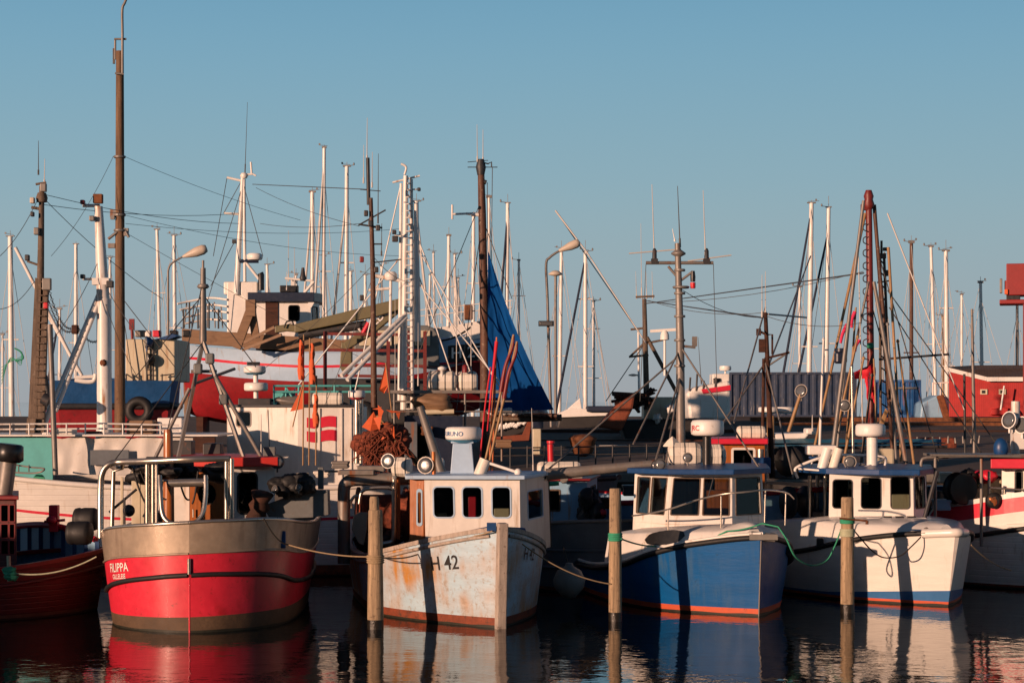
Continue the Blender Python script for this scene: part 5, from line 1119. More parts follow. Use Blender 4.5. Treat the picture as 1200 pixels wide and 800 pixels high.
mb = MB(); mb.tube([P(492, 483, 46.8), P(532, 482, 46.8)], .06, 8); mb.build('spar', 'cream_paint', T)
# white lattice mast with ladder
D = 48.5; mb = MB()
mb.tube([P(473, 480, D), P(475.5, 206, D)], .085, 10, .06); mb.tube([P(483, 480, D), P(482, 210, D)], .05, 8, .04); mb.tube([P(489, 400, D), P(487.5, 238, D)], .09, 8, .06); mb.tube([P(468, 470, D), P(470, 215, D)], .05, 8, .035)
for k in range(34): mb.tube([P(475, 215 + k * 8, D - .05), P(482.5, 215 + k * 8, D - .05)], .018, 5)
for k in range(7): mb.tube([P(475, 225 + k * 34, D), P(488 if k < 5 else 483, 240 + k * 34, D)], .02, 5)
mb.tube([P(460, 214, D), P(492, 206, D)], .025, 6); mb.tube([P(462, 276, D), P(474, 276, D)], .025, 6); mb.tube([P(476, 222, D), P(491, 222, D)], .02, 6); mb.tube([P(476, 330, D), P(440, 323, D)], .05, 8); mb.tube(smooth_path([P(474, 205, D), P(476, 196, D), P(470, 192, D)]), .03, 6)
lat = mb.build('lattice_mast', 'white_mast', T)
for a, b in (((475, 368), (400, 440)), ((476, 372), (407, 445))): MB().tube([P(*a, D), P(*b, D - 1.5)], .055, 8).build('mast_leg', 'white_mast', T, parent=lat)
for px, py, s_ in ((491, 222, 4), (463, 280, 7), (462, 272, 5)): MB().box(P(px, py, D - .1), (m_(s_, D), .12, m_(s_, D))).build('mast_lamp', 'dark_steel', T, parent=lat, bevel=.02)
mb = MB(); mb.tube([P(432, 340, D), P(456, 338, D)], .04, 6); mb.lathe(P(458, 326, D), [(.13, -.05), (.16, .02), (.16, .1), (.1, .16)], 14); mb.tube([P(458, 327, D), P(457, 400, D)], .04, 6); mb.build('lamp_platform', 'white_mast', T)
wires(T, [(P(480, 275, D), P(588, 458, D)), (P(483, 300, D), P(536, 458, D)), (P(478, 250, D), P(560, 458, D)), (P(470, 215, D), P(412, 476, D)), (P(470, 300, D), P(330, 476, D)), (P(489, 330, D), P(596, 460, D))], .018, 'white_mast')
# dark pole mast
T = Thing('mast_pole', 'dark brown pole mast with crossarms and whip antennas, left of the white lattice mast', 'mast', (X(437, 47.4), 47.4, 0))
D = 47.4; MB().tube([P(439, 545, D), P(438, 440, D), P(437, 320, D), P(434.5, 232, D)], .085, 10, .05).build('pole', 'mast_wood', T)
MB().tube([P(432, 240, D), P(431, 185, D)], .045, 8).build('pole_top', 'dark_steel', T)
for a, b, r in (((420, 264), (452, 246), .02), ((421, 263), (448, 267), .025), ((436, 266), (448, 267), .02), ((434, 308), (470, 304), .018), ((437, 286), (448, 286), .02), ((422, 222), (446, 224), .012)): MB().tube([P(*a, D), P(*b, D)], r, 6).build('crossarm', 'dark_steel', T)
for px, y0, y1, m in ((430, 190, 138, 'wire_pale'), (443, 262, 180, 'wire'), (436, 220, 178, 'wire_pale'), (447, 300, 262, 'wire'), (426, 215, 170, 'wire_pale')): whip(T, P(px, y0, D), P(px + .4, y1, D), .012, m)
for px, py, m in ((424, 304, 'maroon_paint'), (424, 349, 'dark_steel'), (443, 267, 'dark_steel'), (434, 262, 'dark_steel'), (441, 316, 'dark_steel'), (429, 250, 'dark_steel')): MB().box(P(px, py, D - .08), (.1, .1, .14)).build('mast_lamp', m, T, bevel=.02)
wires(T, [(P(421, 262, D), P(305, 262, 60)), (P(421, 265, D), P(300, 220, 60)), (P(437, 310, D), P(300, 440, D + 1)), (P(438, 320, D), P(380, 476, D)), (P(437, 300, D), P(476, 330, D + 1))], .007, drop=.1)

# --- wooden ketch mast with blue sail
T = Thing('sailing_boat', 'old wooden sailing boat with brown mast and small royal blue sail hoisted', 'sailboat', (X(568, 50), 52, 0), R(185), GB)
hs = Hull(T, 9, [(0, 0, .1, 1.7), (.5, .6, .8, 1.6), (2, 1.3, 1.5, 1.4), (5, 1.5, 1.6, 1.3), (9, .5, .8, 1.5)], rake=.5)
hs.T = Thing.__new__(Thing); hs.T.M = Matrix.Translation((X(535, 52), 52, 0)) @ Matrix.Rotation(R(183), 4, 'Z'); hs.T.I = T.I; hs.T.o = T.o
hs.shell([(lambda a, s: .1, 1), (lambda a, s: s, 0)], ['dark_hull', 'antifoul_rust', 'deck_dark'], bulw=.3, deckmat=2)
D = 50; MB().tube([P(568, 560, D), P(568, 400, D), P(565, 250, D), P(563.5, 192, D)], .135, 12, .08).build('mast', 'mast_wood', T)
mb = MB(); mb.lathe(P(563.5, 196, D), [(.09, -.2), (.13, 0), (.08, .2)], 10); mb.tube([P(563.5, 190, D), P(572, 192, D), P(576, 190, D), P(576, 196, D)], .02, 6); mb.tube([P(548, 196, D), P(583, 196, D)], .012, 6); mb.tube([P(548, 190, D), P(572, 188, D)], .01, 6); mb.tube([P(564, 212, D), P(570, 214, D)], .06, 6); mb.build('masthead', 'dark_steel', T)
whip(T, P(559.5, 190, D), P(559, 146, D), .012); whip(T, P(566, 190, D), P(566, 152, D), .012)
mb = MB(); A, B, C_ = P(571.5, 292, D - .1), P(649, 480, D - .6), P(572, 481, D - .1); rows = []
for i in range(25):
    t = i / 24; l, r_ = A.lerp(C_, t), A.lerp(B, t); r_ += V((-.12 * math.sin(math.pi * t), 0, 0)); row = []
    for k in range(25):
        s_ = k / 24; p = l.lerp(r_, s_); p.y += (.10 * math.sin(math.pi * s_) * math.sin(math.pi * min(1, t * 1.1)) + .05 * math.sin(s_ * 16 - t * 3) * t * (.3 + s_) + .09 * noise.noise(V((s_ * 3 + t * 2, t * 5, 1))) + .022 * math.sin(22 * (s_ * .8 + t)) * t); row.append(p)
    rows.append(row)
mb.grid(rows); mb.grid([[q + V((0, .015, 0)) for q in r][::-1] for r in rows]); mb.build('sail', 'blue_sail', T)
mb = MB(); mb.tube([P(575, 486, D), P(653, 487, D - .5)], .06, 8); mb.cur = 1
for k in range(10): mb.ell(P(578 + k * 6.2, 482, D - .2), (.16, .12, .09), 8, 6, lump=.5, sd_=k)
mb.build('boom', ['mast_wood', 'white_plastic'], T)
MB().tube([P(566, 492, D), P(658, 489, D - .3)], .085, 8).build('spar', 'weathered_wood', T)
wires(T, [(P(571, 214, D), P(572, 300, D)), (P(577, 196, D), P(574, 480, D)), (P(566, 230, D), P(480, 440, D)), (P(567, 260, D), P(600, 350, D)), (P(566, 250, D), P(535, 480, D))], .01)
mb = MB(); mb.tube([P(530, 251, D), P(557, 250, D)], .03, 6); mb.tube([P(530, 257, D), P(530, 240, D)], .03, 6); mb.tube([P(553, 251, D), P(563, 252, D)], .05, 6); mb.build('wind_vane', 'white_mast', T)
for k, (a, b) in enumerate((((573, 552), (581, 400)), ((577, 552), (582, 395)))):
    mb = MB(); mb.tube([P(a[0], a[1], 42.5), P(*b, 42.5)], .02, 6); mb.cur = 1; mb.tube(smooth_path([P(b[0] + k * 0 + 0, b[1] + 5, 42.4), P(b[0] - 5, b[1] + 50, 42.4), P(b[0] - 11, b[1] + 110, 42.4)]), .045, 6, .015) if k else mb.tube(smooth_path([P(575, 430, 42.4), P(568, 480, 42.4), P(562, 545, 42.4)]), .02, 6)
    solo(mb, 'dan_buoy', ['orange_pole', 'red_flag'], ['orange red pole close in front of the brown mast of the blue sail boat', 'pole with furled bright red flag between brown mast and blue sail'][k], 'flag pole', P(a[0], a[1], 42.5))

# --- pale blue cabin boat behind H 42 (grey steel stern)
T = Thing('fishing_boat', 'grey hulled boat with light blue deckhouse and white liferaft canisters on top', 'fishing boat', (X(715, 40.2), 40.2, 0), R(-90 + 14), GB)
hg = Hull(T, 8.5, [(0, 0, 0, 1.45), (.1, .5, .62, 1.44), (.4, 1.0, 1.15, 1.4), (.9, 1.3, 1.5, 1.35), (1.6, 1.5, 1.65, 1.3), (4, 1.6, 1.7, 1.25), (8.5, 1.2, 1.4, 1.4)], rake=.05)
hg.shell([(lambda a, s: .1, 1), (lambda a, s: s, 0)], ['grey_hull', 'antifoul_rust', 'deck_grey', 'galv_steel'], bulw=.5, deckmat=2, inner=3)
hg.strip(lambda a: hg.sheer(a), .04, 'cap_rail', 'galv_steel')
for z in (.5, .85): hg.strip(lambda a, z=z: z, .03, 'rub_rail', 'grey_hull', off=.01)
D = 42; bot = lvl([P(634, 0, D), P(688, 0, D), P(700, 0, D + 2.5), P(636, 0, D + 2.5)], 1.0); zt = Z(563, D)
house(T, bot, lvl(bot, zt), {0: [(.10, .47, .40, .83, .02)], 1: [(.3, .5, .8, .85)]}, 'pale_blue_paint', 'weathered_wood', t=.05)
slab(T, lvl([P(628, 0, D - .15), P(692, 0, D - .15), P(704, 0, D + 2.6), P(630, 0, D + 2.6)], zt), .05, 'roof', 'maroon_paint')
raft(T, P(655, 551, D + .4), m_(52, D), m_(11, D), straps=3); MB().box(P(655, 559, D + .2), (m_(54, D), .5, .05)).build('raft_cradle', 'galv_steel', T)
MB().lathe(P(661, 561, D - .1), [(.02, 0), (.1, .01), (.08, .06)], 10, (0, -1, 0)).build('roof_lamp', 'galv_steel', T)
mb = MB()
for k in range(14): mb.ell(P(random.uniform(684, 700), random.uniform(582, 612), D - random.uniform(0, .6)), (.16, .16, .2), 8, 6, lump=.6, sd_=k)
mb.build('net_heap', 'black_rubber', T)
MB().tube(smooth_path([P(686, 604, 41.5), P(683, 592, 41.5), P(686, 580, 41.5), P(689, 592, 41.5), P(687, 604, 41.5)]), .018, 6).build('hoop', 'rope_dark', T)
mb = MB()
for px in (662, 674): mb.lathe(P(px, 646, 41.2), [(.2, 0), (.23, .1), (.2, .2), (.23, .3), (.2, .45)], 14)
mb.build('keg', 'cream_paint', T)
MB().tube([P(645, 520, 43), P(646, 556, 43)], .07, 8).lathe(P(645.5, 519, 43), [(.09, 0), (.09, .05)], 10).build('vent_pipe', 'red_paint', T)
whip(T, P(625, 556, 42), P(623, 478, 42), .012)
mb = MB(); mb.tube(sag(P(612, 566, 40.6), P(655, 566, 40.6), .02), .05, 6); mb.build('rope_coil', 'rope_green', T)
# --- grey-blue hull behind the boom
T = Thing('fishing_boat', 'low blue grey hull showing behind the grey boom, dark rail on top', 'fishing boat', (X(700, 50), 49, 0), R(-90 + 60), GB)
hb = Hull(T, 9, [(0, 0, .1, 2.0), (.5, .7, 1.0, 1.95), (2, 1.4, 1.7, 1.75), (5, 1.6, 1.8, 1.6), (9, 1.2, 1.4, 1.7)], rake=.5); hb.shell([(lambda a, s: .1, 1), (lambda a, s: s, 0)], ['grey_hull', 'antifoul_rust', 'deck_dark'], bulw=.2, deckmat=2); hb.strip(lambda a: hb.sheer(a), .07, 'cap_rail', 'dark_steel')

# --- red roofed wooden wheelhouse boat behind the blue boat
T = Thing('fishing_boat', 'boat with red roofed varnished wheelhouse, directly behind the royal blue boat', 'fishing boat', (X(958, 42.5), 42.6, 0), R(-90 + 50), GB)
hr = Hull(T, 9, [(0, 0, .1, 2.0), (.5, .7, 1.0, 1.95), (2, 1.4, 1.7, 1.75), (5, 1.6, 1.8, 1.6), (9, 1.2, 1.4, 1.7)], rake=.4); hr.shell([(lambda a, s: .1, 1), (lambda a, s: s, 0)], ['pale_blue_paint', 'antifoul_rust', 'deck_grey'], bulw=.3, deckmat=2); hr.strip(lambda a: hr.sheer(a), .06, 'cap_rail', 'red_paint')
D = 44.2; bot = lvl([P(838, 0, D), P(896, 0, D), P(898, 0, D + 2.2), P(840, 0, D + 2.2)], 1.2); zt = Z(520, D)
house(T, bot, lvl(bot, zt), {0: [(.36, .42, .78, .93, .02)], 1: [(.2, .5, .8, .9)]}, 'varnished_wood', 'white_paint', fw=.04, t=.05)
slab(T, lvl([P(832, 0, D - .2), P(900, 0, D - .2), P(902, 0, D + 2.4), P(834, 0, D + 2.4)], zt), .12, 'roof', 'bright_red', camber=.03)
MB().tube([P(891, 552, D - .3), P(891, 526, D - .3)], .08, 12).build('exhaust_pipe', 'stainless', T)
MB().box(P(892, 545, 43.4), (.4, .25, .35)).build('blue_box', 'blue_paint', T, bevel=.03)
raft(T, P(880, 507, D + .5), m_(34, D), m_(8.5, D), straps=3)
mb = MB(); mb.lathe(P(934, 588, 41.4), [(.1, -.25), (.34, -.23), (.34, -.18), (.2, -.12), (.2, .12), (.34, .18), (.34, .23), (.1, .25)], 18, (.9, .4, 0)); mb.build('net_hauler', 'black_rubber', T)
mb = MB(); mb.lathe(P(930, 540, 44), [(.1, -.3), (.34, -.28), (.34, -.22), (.22, -.15), (.24, .15), (.34, .22), (.34, .28), (.1, .3)], 18, (.5, .8, 0)); mb.build('net_drum', 'black_rubber', T)
for px in (818, 846):
    pass
# mast with thin antennas at x=900
D = 45; mb = MB(); mb.tube([P(905, 560, D), P(897, 366, D)], .07, 8, .045); mb.tube([P(893, 552, D), P(895, 420, D)], .04, 6); mb.tube([P(888, 387, D), P(896, 391, D)], .03, 6); mb.tube([P(896, 420, D), P(925, 413, D)], .03, 6); mb.tube([P(897, 392, D), P(905, 392, D), P(905, 415, D)], .025, 6); mb.box(P(893, 405, D), (.14, .1, .3)); mb.box(P(889, 389, D), (.1, .1, .15)); mast = mb.build('mast', 'rust_dark', T)
for px, y0, y1 in ((897, 372, 318), (893, 372, 322)): whip(T, P(px, y0, D), P(px, y1, D), .013)
wires(T, [(P(893, 430, D), P(844, 500, 43)), (P(897, 425, D), P(930, 560, 43)), (P(900, 368, D), P(945, 372, 50)), (P(900, 430, D), P(950, 300, 60)), (P(898, 430, D), P(925, 412, D))], .022, 'galv_steel')
wires(T, [(P(897, 370, D), P(1010, 378, 43)), (P(897, 366, D), P(760, 352, 46)), (P(896, 372, D), P(800, 340, 41)), (P(1012, 318, 43), P(757, 355, 46))], .007, 'wire', 'antenna_wire', .15)

# --- boats between white boat and quay
T = Thing('fishing_boat', 'low boat with twin white radars and teal tarpaulin behind the white boat', 'fishing boat', (X(1010, 50), 50, 0), R(175), GB)
hz = Hull(T, 12, [(0, 0, .1, 1.9), (.5, .7, 1.0, 1.8), (2, 1.4, 1.7, 1.7), (8, 1.6, 1.8, 1.6), (12, 1.2, 1.4, 1.7)], rake=.4)
hz.T = Thing.__new__(Thing); hz.T.M = Matrix.Translation((X(880, 50), 51, 0)) @ Matrix.Rotation(R(182), 4, 'Z') @ Matrix.Scale(1, 4); hz.T.I = T.I; hz.T.o = T.o
hz.shell([(lambda a, s: .1, 1), (lambda a, s: s, 0)], ['dark_hull', 'antifoul_rust', 'deck_dark'], bulw=.3, deckmat=2)
D = 49; mb = MB(); mb.box(P(940, 541, D), (m_(80, D), 1.6, m_(38, D))); mb.build('deckhouse', 'dark_hull', T)
mb = MB(); rows = []
for j in range(7):
    r_ = []
    for i in range(50): px = 908 + 195 * i / 49; y = 514 + 9 * j / 6 + 1.5 * noise.noise(V((i * .3, j * .5, 5))); p = P(px, y, D - .9 + .9 * (1 - j / 6)); p.y += .1 * noise.noise(V((i * .4, j, 0))); r_.append(p)
    rows.append(r_)
mb.grid(rows); mb.grid([[q - V((0, 0, .03)) for q in r][::-1] for r in rows]); mb.build('tarpaulin', 'teal_tarp', T)
MB().prism([P(904, 508, D), P(950, 507, D), P(944, 514, D), P(910, 515, D)], (0, 1.4, 0)).build('dinghy', 'white_plastic', T, bevel=.04)
MB().box(P(952, 505, D), (m_(18, D), .5, m_(7, D))).build('white_box', 'white_plastic', T, bevel=.04)
for k, (px, D_) in enumerate(((900, 49), (919, 49.5))): radome(T, P(px, 483, D_), m_(11.5, D_), m_(6.5, D_), skirt='radar_skirt')
for px in (901, 905): MB().tube([P(px, 512, 49), P(px, 487, 49)], .05, 8).build('radar_post', 'bamboo', T)
searchlight(T, P(939, 458, 48), .16, (-.5, -.8, .2)); MB().tube([P(924, 506, 48), P(938, 462, 48)], .045, 8).build('lamp_post', 'bamboo', T)
whip(T, P(952, 505, 48), P(952, 486, 48), .02); mb = MB().tube([P(912, 525, 47.5), P(1110, 523, 47.5)], .04, 6); mb.tube([P(905, 520, 47.5), P(1108, 519, 47.5)], .02, 5); mb.build('wire_rail', 'dark_steel', T)
mb = MB(); mb.box(P(1034, 555, 46), (.5, .3, m_(60, 46))); mb.build('box_post', 'cream_paint', T, bevel=.05)
MB().prism([P(1029, 500, 46), P(1038, 478, 46), P(1041, 482, 46), P(1035, 500, 46)], (0, .06, 0)).build('paddle', 'bamboo', T, bevel=.01)

# --- red mast cluster
T = Thing('fishing_boat', 'fishing boat with the tall dark red mast, behind the white boat', 'fishing boat', (X(1020, 45), 45.5, 0), R(-90), GB)
hq = Hull(T, 8, [(0, 0, .1, 1.6), (.5, .7, 1.0, 1.5), (2, 1.4, 1.6, 1.4), (8, 1.4, 1.6, 1.4)], rake=.3); hq.shell([(lambda a, s: .1, 1), (lambda a, s: s, 0)], ['dark_hull', 'antifoul_rust', 'deck_dark'], bulw=.3, deckmat=2)
D = 46.5; mb = MB(); mb.tube([P(1022, 540, D), P(1020, 400, D), P(1018, 228, D)], .092, 12, .075)
mb.lathe(P(1018, 240, D), [(.09, -.1), (.14, 0), (.10, .12), (.12, .2), (.07, .34)], 10); mb.box(P(1013, 243, D), (.16, .14, .14)); mast = mb.build('mast', 'red_mast', T)
mb = MB()
for k in range(11): y = 262 + k * 15; mb.tube(smooth_path([P(1016, y, D - .12), P(1012, y + 2, D - .12), P(1012, y + 7, D - .12), P(1016, y + 9, D - .12)], 3), .014, 5)
mb.build('mast_step', 'dark_steel', T, parent=mast)
mb = MB(); mb.tube([P(1024.5, 240, D + .1), P(1032, 340, D + .1), P(1046, 530, D + .1)], .045, 8); mb.tube([P(1025, 250, D), P(1044, 470, D)], .045, 8); mb.build('mast_strut', 'mast_wood', T, parent=mast)
for a, b, r, m in (((1014, 250), (952, 535), .038, 'bamboo'), ((972, 555), (1018, 330), .036, 'galv_steel'), ((1040, 250), (1130, 480), .018, 'wire_pale'), ((1041, 290), (1056, 540), .036, 'bamboo')): MB().tube([P(*a, D), P(*b, D - 1)], r, 7, r * .8).build('spar', m, T)
mb = MB(); mb.box(P(1020, 405, D - .12), (m_(8, D), .1, m_(7, D))); mb.build('flag_knot', 'rope_green', T, bevel=.04)
wires(T, [(P(1042, 360, D), P(1150, 530, D)), (P(1040, 340, D), P(1175, 530, D)), (P(1018, 345, D), P(1072, 540, D)), (P(1030, 300, D), P(1100, 540, D))], .014, 'wire')
mb = MB(); mb.tube([P(1030, 421, D), P(1112, 415, D)], .03, 6); mb.build('boom', 'dark_steel', T)
# lattice mast right of it
mb = MB(); D = 47
mb.tube([P(1036, 300, D), P(1044, 500, D)], .035, 6); mb.tube([P(1031, 300, D), P(1032, 500, D)], .035, 6)
for k in range(13): mb.tube([P(1032 + k * .1, 305 + k * 14, D), P(1037 + k * .5, 305 + k * 14 + 6, D)], .018, 5)
mb.tube([P(1033, 300, D), P(1033, 282, D)], .03, 6); mb.box(P(1038, 292, D), (m_(6, D), .1, m_(4, D))); mb.box(P(1034, 300, D), (m_(8, D), .12, m_(6, D))); mb.box(P(1038, 320, D), (m_(5, D), .12, m_(7, D))); mb.tube([P(1028, 331, D), P(1042, 329, D)], .02, 5); mb.build('lattice_mast', 'weathered_wood', T)
# hanging Danish flag
mb = MB(); D = 45.2
def fl(x0, x1, y0, y1, m, n1=6, n2=8):
    rows = []
    for j in range(n2 + 1):
        rows.append([])
        for i in range(n1 + 1):
            s_, t = i / n1, j / n2; px = lerp(x0[0], x0[1], t) * (1 - s_) + lerp(x1[0], x1[1], t) * s_; py = lerp(lerp(y0[0], y0[1], s_), lerp(y1[0], y1[1], s_), t) ; p = P(px, py, D); p.y += .10 * math.sin(px * .45) + .05 * math.sin(py * .3); rows[-1].append(p)
    mb.cur = m; mb.grid(rows)
fl((1025, 1026), (1000, 1001), (425, 436), (443, 444), 0); fl((1021, 1022), (1026, 1026.5), (432, 430), (462, 478), 0)
fl((1017.5, 1017), (1021, 1022), (436, 436), (452, 462), 1); fl((1013, 1015), (1017.5, 1017), (440, 442), (466, 472), 0)
mb.cur = 2; mb.tube([P(1024, 420, D), P(1027, 500, D - .2)], .02, 6)
solo(mb, 'flag', ['red_flag', 'flag_white', 'bamboo'], 'limp red and white Danish flag hanging at the foot of the tall dark red mast', 'flag', P(1025, 425, D))
specs = [((968, 560), (1005, 395), 43.5, 'bamboo', None), ((985, 560), (1012, 420), 43.3, 'bamboo', None), ((978, 556), (996, 372), 43.8, 'galv_steel', ('pink_flag', 993, 380, 985, 402)), ((990, 556), (1003, 360), 44.1, 'bamboo', ('pink_flag', 1002, 365, 998, 384)), ((1012, 545), (1006, 300), 44.6, 'wire_pale', ('pink_flag', 1007, 398, 1002, 412)), ((1000, 550), (998, 430), 43.1, 'stainless', None), ((960, 540), (965, 398), 45.5, 'white_mast', None), ((1051, 550), (1040, 380), 43.6, 'galv_steel', None), ((1072, 550), (1052, 400), 43.9, 'bamboo', None), ((1008, 552), (1022, 440), 42.9, 'weathered_wood', None)]
labs = ['bamboo pole leaning right, leftmost of the bundle over the white boat roof', 'short bamboo pole leaning right in the bundle over the white boat roof', 'grey pole with pink pennant near its top in the bundle over the white boat', 'bamboo pole with pink pennant, tallest of the leaning bamboo over the white boat', 'thin pale pole with pink pennant beside the tall dark red mast', 'upright shiny steel pole above the white boat radar post', 'short white pole just left of the leaning bamboo bundle', 'grey pole leaning left, right of the white boat radar', 'bamboo pole leaning left, rightmost of the poles over the white boat', 'short weathered pole right behind the white boat radar']
for k, (a, b, D, m, f) in enumerate(specs):
    mb = MB(); mb.tube([P(*a, D), P(*b, D)], .035 if k != 4 else .018, 7, .022 if k != 4 else .012); mb.cur = 1
    if f: mb.tube(smooth_path([P(f[1], f[2], D - .04), P((f[1] + f[3]) / 2 - 1.5, (f[2] + f[4]) / 2, D - .04), P(f[3], f[4], D - .04)]), .05, 6, .03)
    else: mb.lathe(P(*b, D), [(.035, -.02), (.04, .02), (.01, .05)], 7)
    solo(mb, 'buoy_pole', [m, f[0] if f else m], labs[k], 'flag pole', P(*a, D), 'buoy poles standing over the white boat')
mb = MB(); mb.box(P(1006, 357, 44.4), (.16, .14, .3)); mb.cur = 0; searchlight(T, P(990, 475, 43.4), .13, (-.3, -.9, 0))
mb = MB(); mb.box(P(985, 419, 44.6), (m_(14, 44), .3, m_(14, 44))); mb.tube([P(985, 412, 44.6), P(985, 408, 44.6)], .15, 8); mb.build('engine_cover', 'navy_paint', T, bevel=.05)
T2 = Thing('mast_pole', 'slim steel pole standing in front of the red shed', 'mast', (X(1141, 47), 47, 0)); MB().tube([P(1142, 535, 47), P(1139, 362, 47)], .05, 8, .03).build('pole', 'galv_steel', T2); MB().tube([P(1131, 535, 47), P(1130, 438, 47)], .03, 8).build('stay_pole', 'dark_steel', T2)

# --- more gear along the second row
rc = random.Random(21)
for k, (px, py, D, w1, h1_, m, lab) in enumerate((
    (352, 560, 44.0, 12, 10, 'cream_paint', 'cream fish box beside the steel arm of the red boat'), (376, 556, 44.2, 16, 7, 'canister', 'pale flat fish box under the painted flag'), (398, 545, 44.6, 18, 8, 'galv_steel', 'grey steel tray before the white box shelter'),
    (500, 505, 46.0, 12, 10, 'rust', 'rusty crate on the upper deck left of the radar'), (548, 512, 46.0, 14, 12, 'grey_paint', 'grey cabinet behind the radar of the H 42 boat'), (590, 520, 46.5, 18, 9, 'ochre_wood', 'brown crate right of the H 42 radar'),
    (716, 590, 42.0, 18, 12, 'rust_dark', 'rust brown crate on the grey hulled boat'), (742, 575, 44.0, 22, 12, 'dark_steel', 'dark locker behind the boom of the blue boat'), (918, 556, 45.0, 20, 10, 'grey_paint', 'grey locker left of the white boat roof'), (1110, 560, 44.0, 16, 12, 'cream_paint', 'cream locker behind the black net hauler'), (1106, 592, 41.5, 16, 12, 'pale_blue_paint', 'pale blue fish box behind the white bow'), (1100, 572, 42.0, 22, 4, 'blue_paint', 'flat blue hatch cover behind the white bow'))):
    mb = MB(); c = P(px, py, D); w2, h2_ = m_(w1, D), m_(h1_, D); mb.boxv(c + V((-w2 / 2, 0, -h2_ / 2)), (w2, 0, 0), (0, .5, 0), (0, 0, h2_)); mb.boxv(c + V((-w2 / 2 - .02, -.02, h2_ / 2 - .05)), (w2 + .04, 0, 0), (0, .54, 0), (0, 0, .06)); mb.boxv(c + V((-w2 / 2 - .015, -.015, -h2_ / 2 + .02)), (w2 + .03, 0, 0), (0, .53, 0), (0, 0, .04))
    solo(mb, 'fish_box', m, lab, 'box', c - V((0, 0, h2_ / 2)), bevel=.015)
for k, (px, py, D, r_, m, lab) in enumerate(((640, 604, 41.2, 5, 'orange_flag', 'orange float low beside the light blue deckhouse'), (706, 600, 41.5, 5, 'bright_red', 'red float on the grey hulled boat'), (912, 590, 42.5, 5, 'orange_flag', 'orange float left of the white boat awning'), (404, 588, 40, 4, 'bright_red', 'red float behind the pipe gantry'))):
    solo(MB().ell(P(px, py, D), (m_(r_, D),) * 3, 14, 10), 'net_float', m, lab, 'float', P(px, py, D))
# ================================================================== ON THE SLIPWAY AND QUAY
def gz(Y): return 1.62 + (3.0 - 1.62) * max(0, (min(Y, 112) - 60) / 52) ** .8
# --- large pale blue trawler hauled up
T = Thing('trawler', 'large pale blue trawler with red keel and navy wheelhouse roof, hauled out ashore', 'fishing boat', (X(205, 74), 74, 2.0))
D = 74
def zz(py, D=74): return Z(py, D)
sheer_ = [(-.2, 404), (3, 409), (6, 413), (8.5, 412), (10.5, 403), (12.5, 391), (14, 381)]
T.M = Matrix.Translation((X(205, D), D, 0)); T.I = (Matrix.Translation((X(205, 74), 74, 2.0))).inverted()
# hull lofted along x, stern at the left; half breadths about y = 76
mb = MB(); st = []
prof_tab = [(0, .3, 1.3, zz(402), zz(436), zz(478)), (1, 1.1, 1.7, zz(405), zz(437), zz(488)), (3, 1.8, 2.0, zz(410), zz(443), zz(495)), (6, 2.2, 2.3, zz(414), zz(447), zz(498)), (9, 2.1, 2.3, zz(410), zz(443), zz(495)), (11.5, 1.5, 1.9, zz(398), zz(432), zz(488)), (13.2, .6, 1.3, zz(384), zz(418), zz(472)), (14.3, .05, .25, zz(374), zz(405), zz(452))]
for i in range(33):
    x = 14.3 * i / 32; hb_, hd, zs_, zw, zk = interp([(p[0],) + p[1:] for p in prof_tab], x); X0 = X(205, D) + x * .865; cy = 76.2
    zr = lerp(zs_, zw, .42); fl_ = lambda f: lerp(hd, hb_, f)
    st.append([(X0, cy - hd, zs_), (X0, cy - fl_(.4), zr), (X0, cy - fl_(.45), zr - .10), (X0, cy - hb_, zw), (X0, cy - hb_ * .8, lerp(zw, zk, .5)), (X0, cy - hb_ * .2, zk), (X0, cy, zk - .15), (X0, cy + hb_ * .8, lerp(zw, zk, .5)), (X0, cy + hb_, zw), (X0, cy + hd, zs_)])
mb.grid(st, True, [0, 2, 0, 1, 1, 1, 1, 1, 0]); mb.add(st[0], [tuple(range(10))]); mb.add([s[0] for s in st] + [s[-1] for s in st][::-1], [tuple(range(66))])
mb.cur = 3; mb.boxv((X(206, D), 75.9, zz(490)), (.16, 0, 0), (0, .5, 0), (0, 0, zz(436) - zz(490)))
mb.build('hull', ['sky_blue_paint', 'keel_red', 'bright_red', 'ochre_wood'], T)
for k in range(5): MB().box((X(230, D) + 2.4 * k, 75.6, lerp(2.0, zz(490), .5)), (.25, 1.6, zz(490) - 1.9)).build('cradle', 'rust_dark', T)
def band(x0, x1, yt0, yt1, yb0, yb1, D_, m, name, t=.15): return MB().prism([P(x0, yb0, D_), P(x1, yb1, D_), P(x1, yt1, D_), P(x0, yt0, D_)], (0, t, 0)).build(name, m, T, bevel=.02)
band(213, 400, 385, 398, 402, 415, 74.0, 'ochre_wood', 'bulwark'); band(400, 480, 398, 392, 416, 414, 74.0, 'ochre_wood', 'bulwark')
mb = MB(); mb.prism([P(415, 382, 73.9), P(500, 381, 73.9), P(508, 384, 73.9), P(513, 392, 73.9), P(515, 430, 73.9), P(470, 428, 73.9), P(415, 420, 73.9)], (0, 3.0, 0)); mb.build('shelter_deck', 'grey_paint', T, bevel=.05)
mb = MB()
for px, w1 in ((421, 18), (443, 16), (462, 16), (486, 18)): mb.boxv(P(px, 405, 73.8), (m_(w1, D), 0, 0), (0, .08, 0), (0, 0, m_(18, D)))
mb.build('shelter_panel', 'cream_paint', T, bevel=.02)
band(505, 594, 385, 371, 404, 393, 74.6, 'white_paint', 'bow_flare', 1.2); band(513, 596, 404, 393, 426, 419, 74.3, 'sky_blue_paint', 'bow_side', .3)
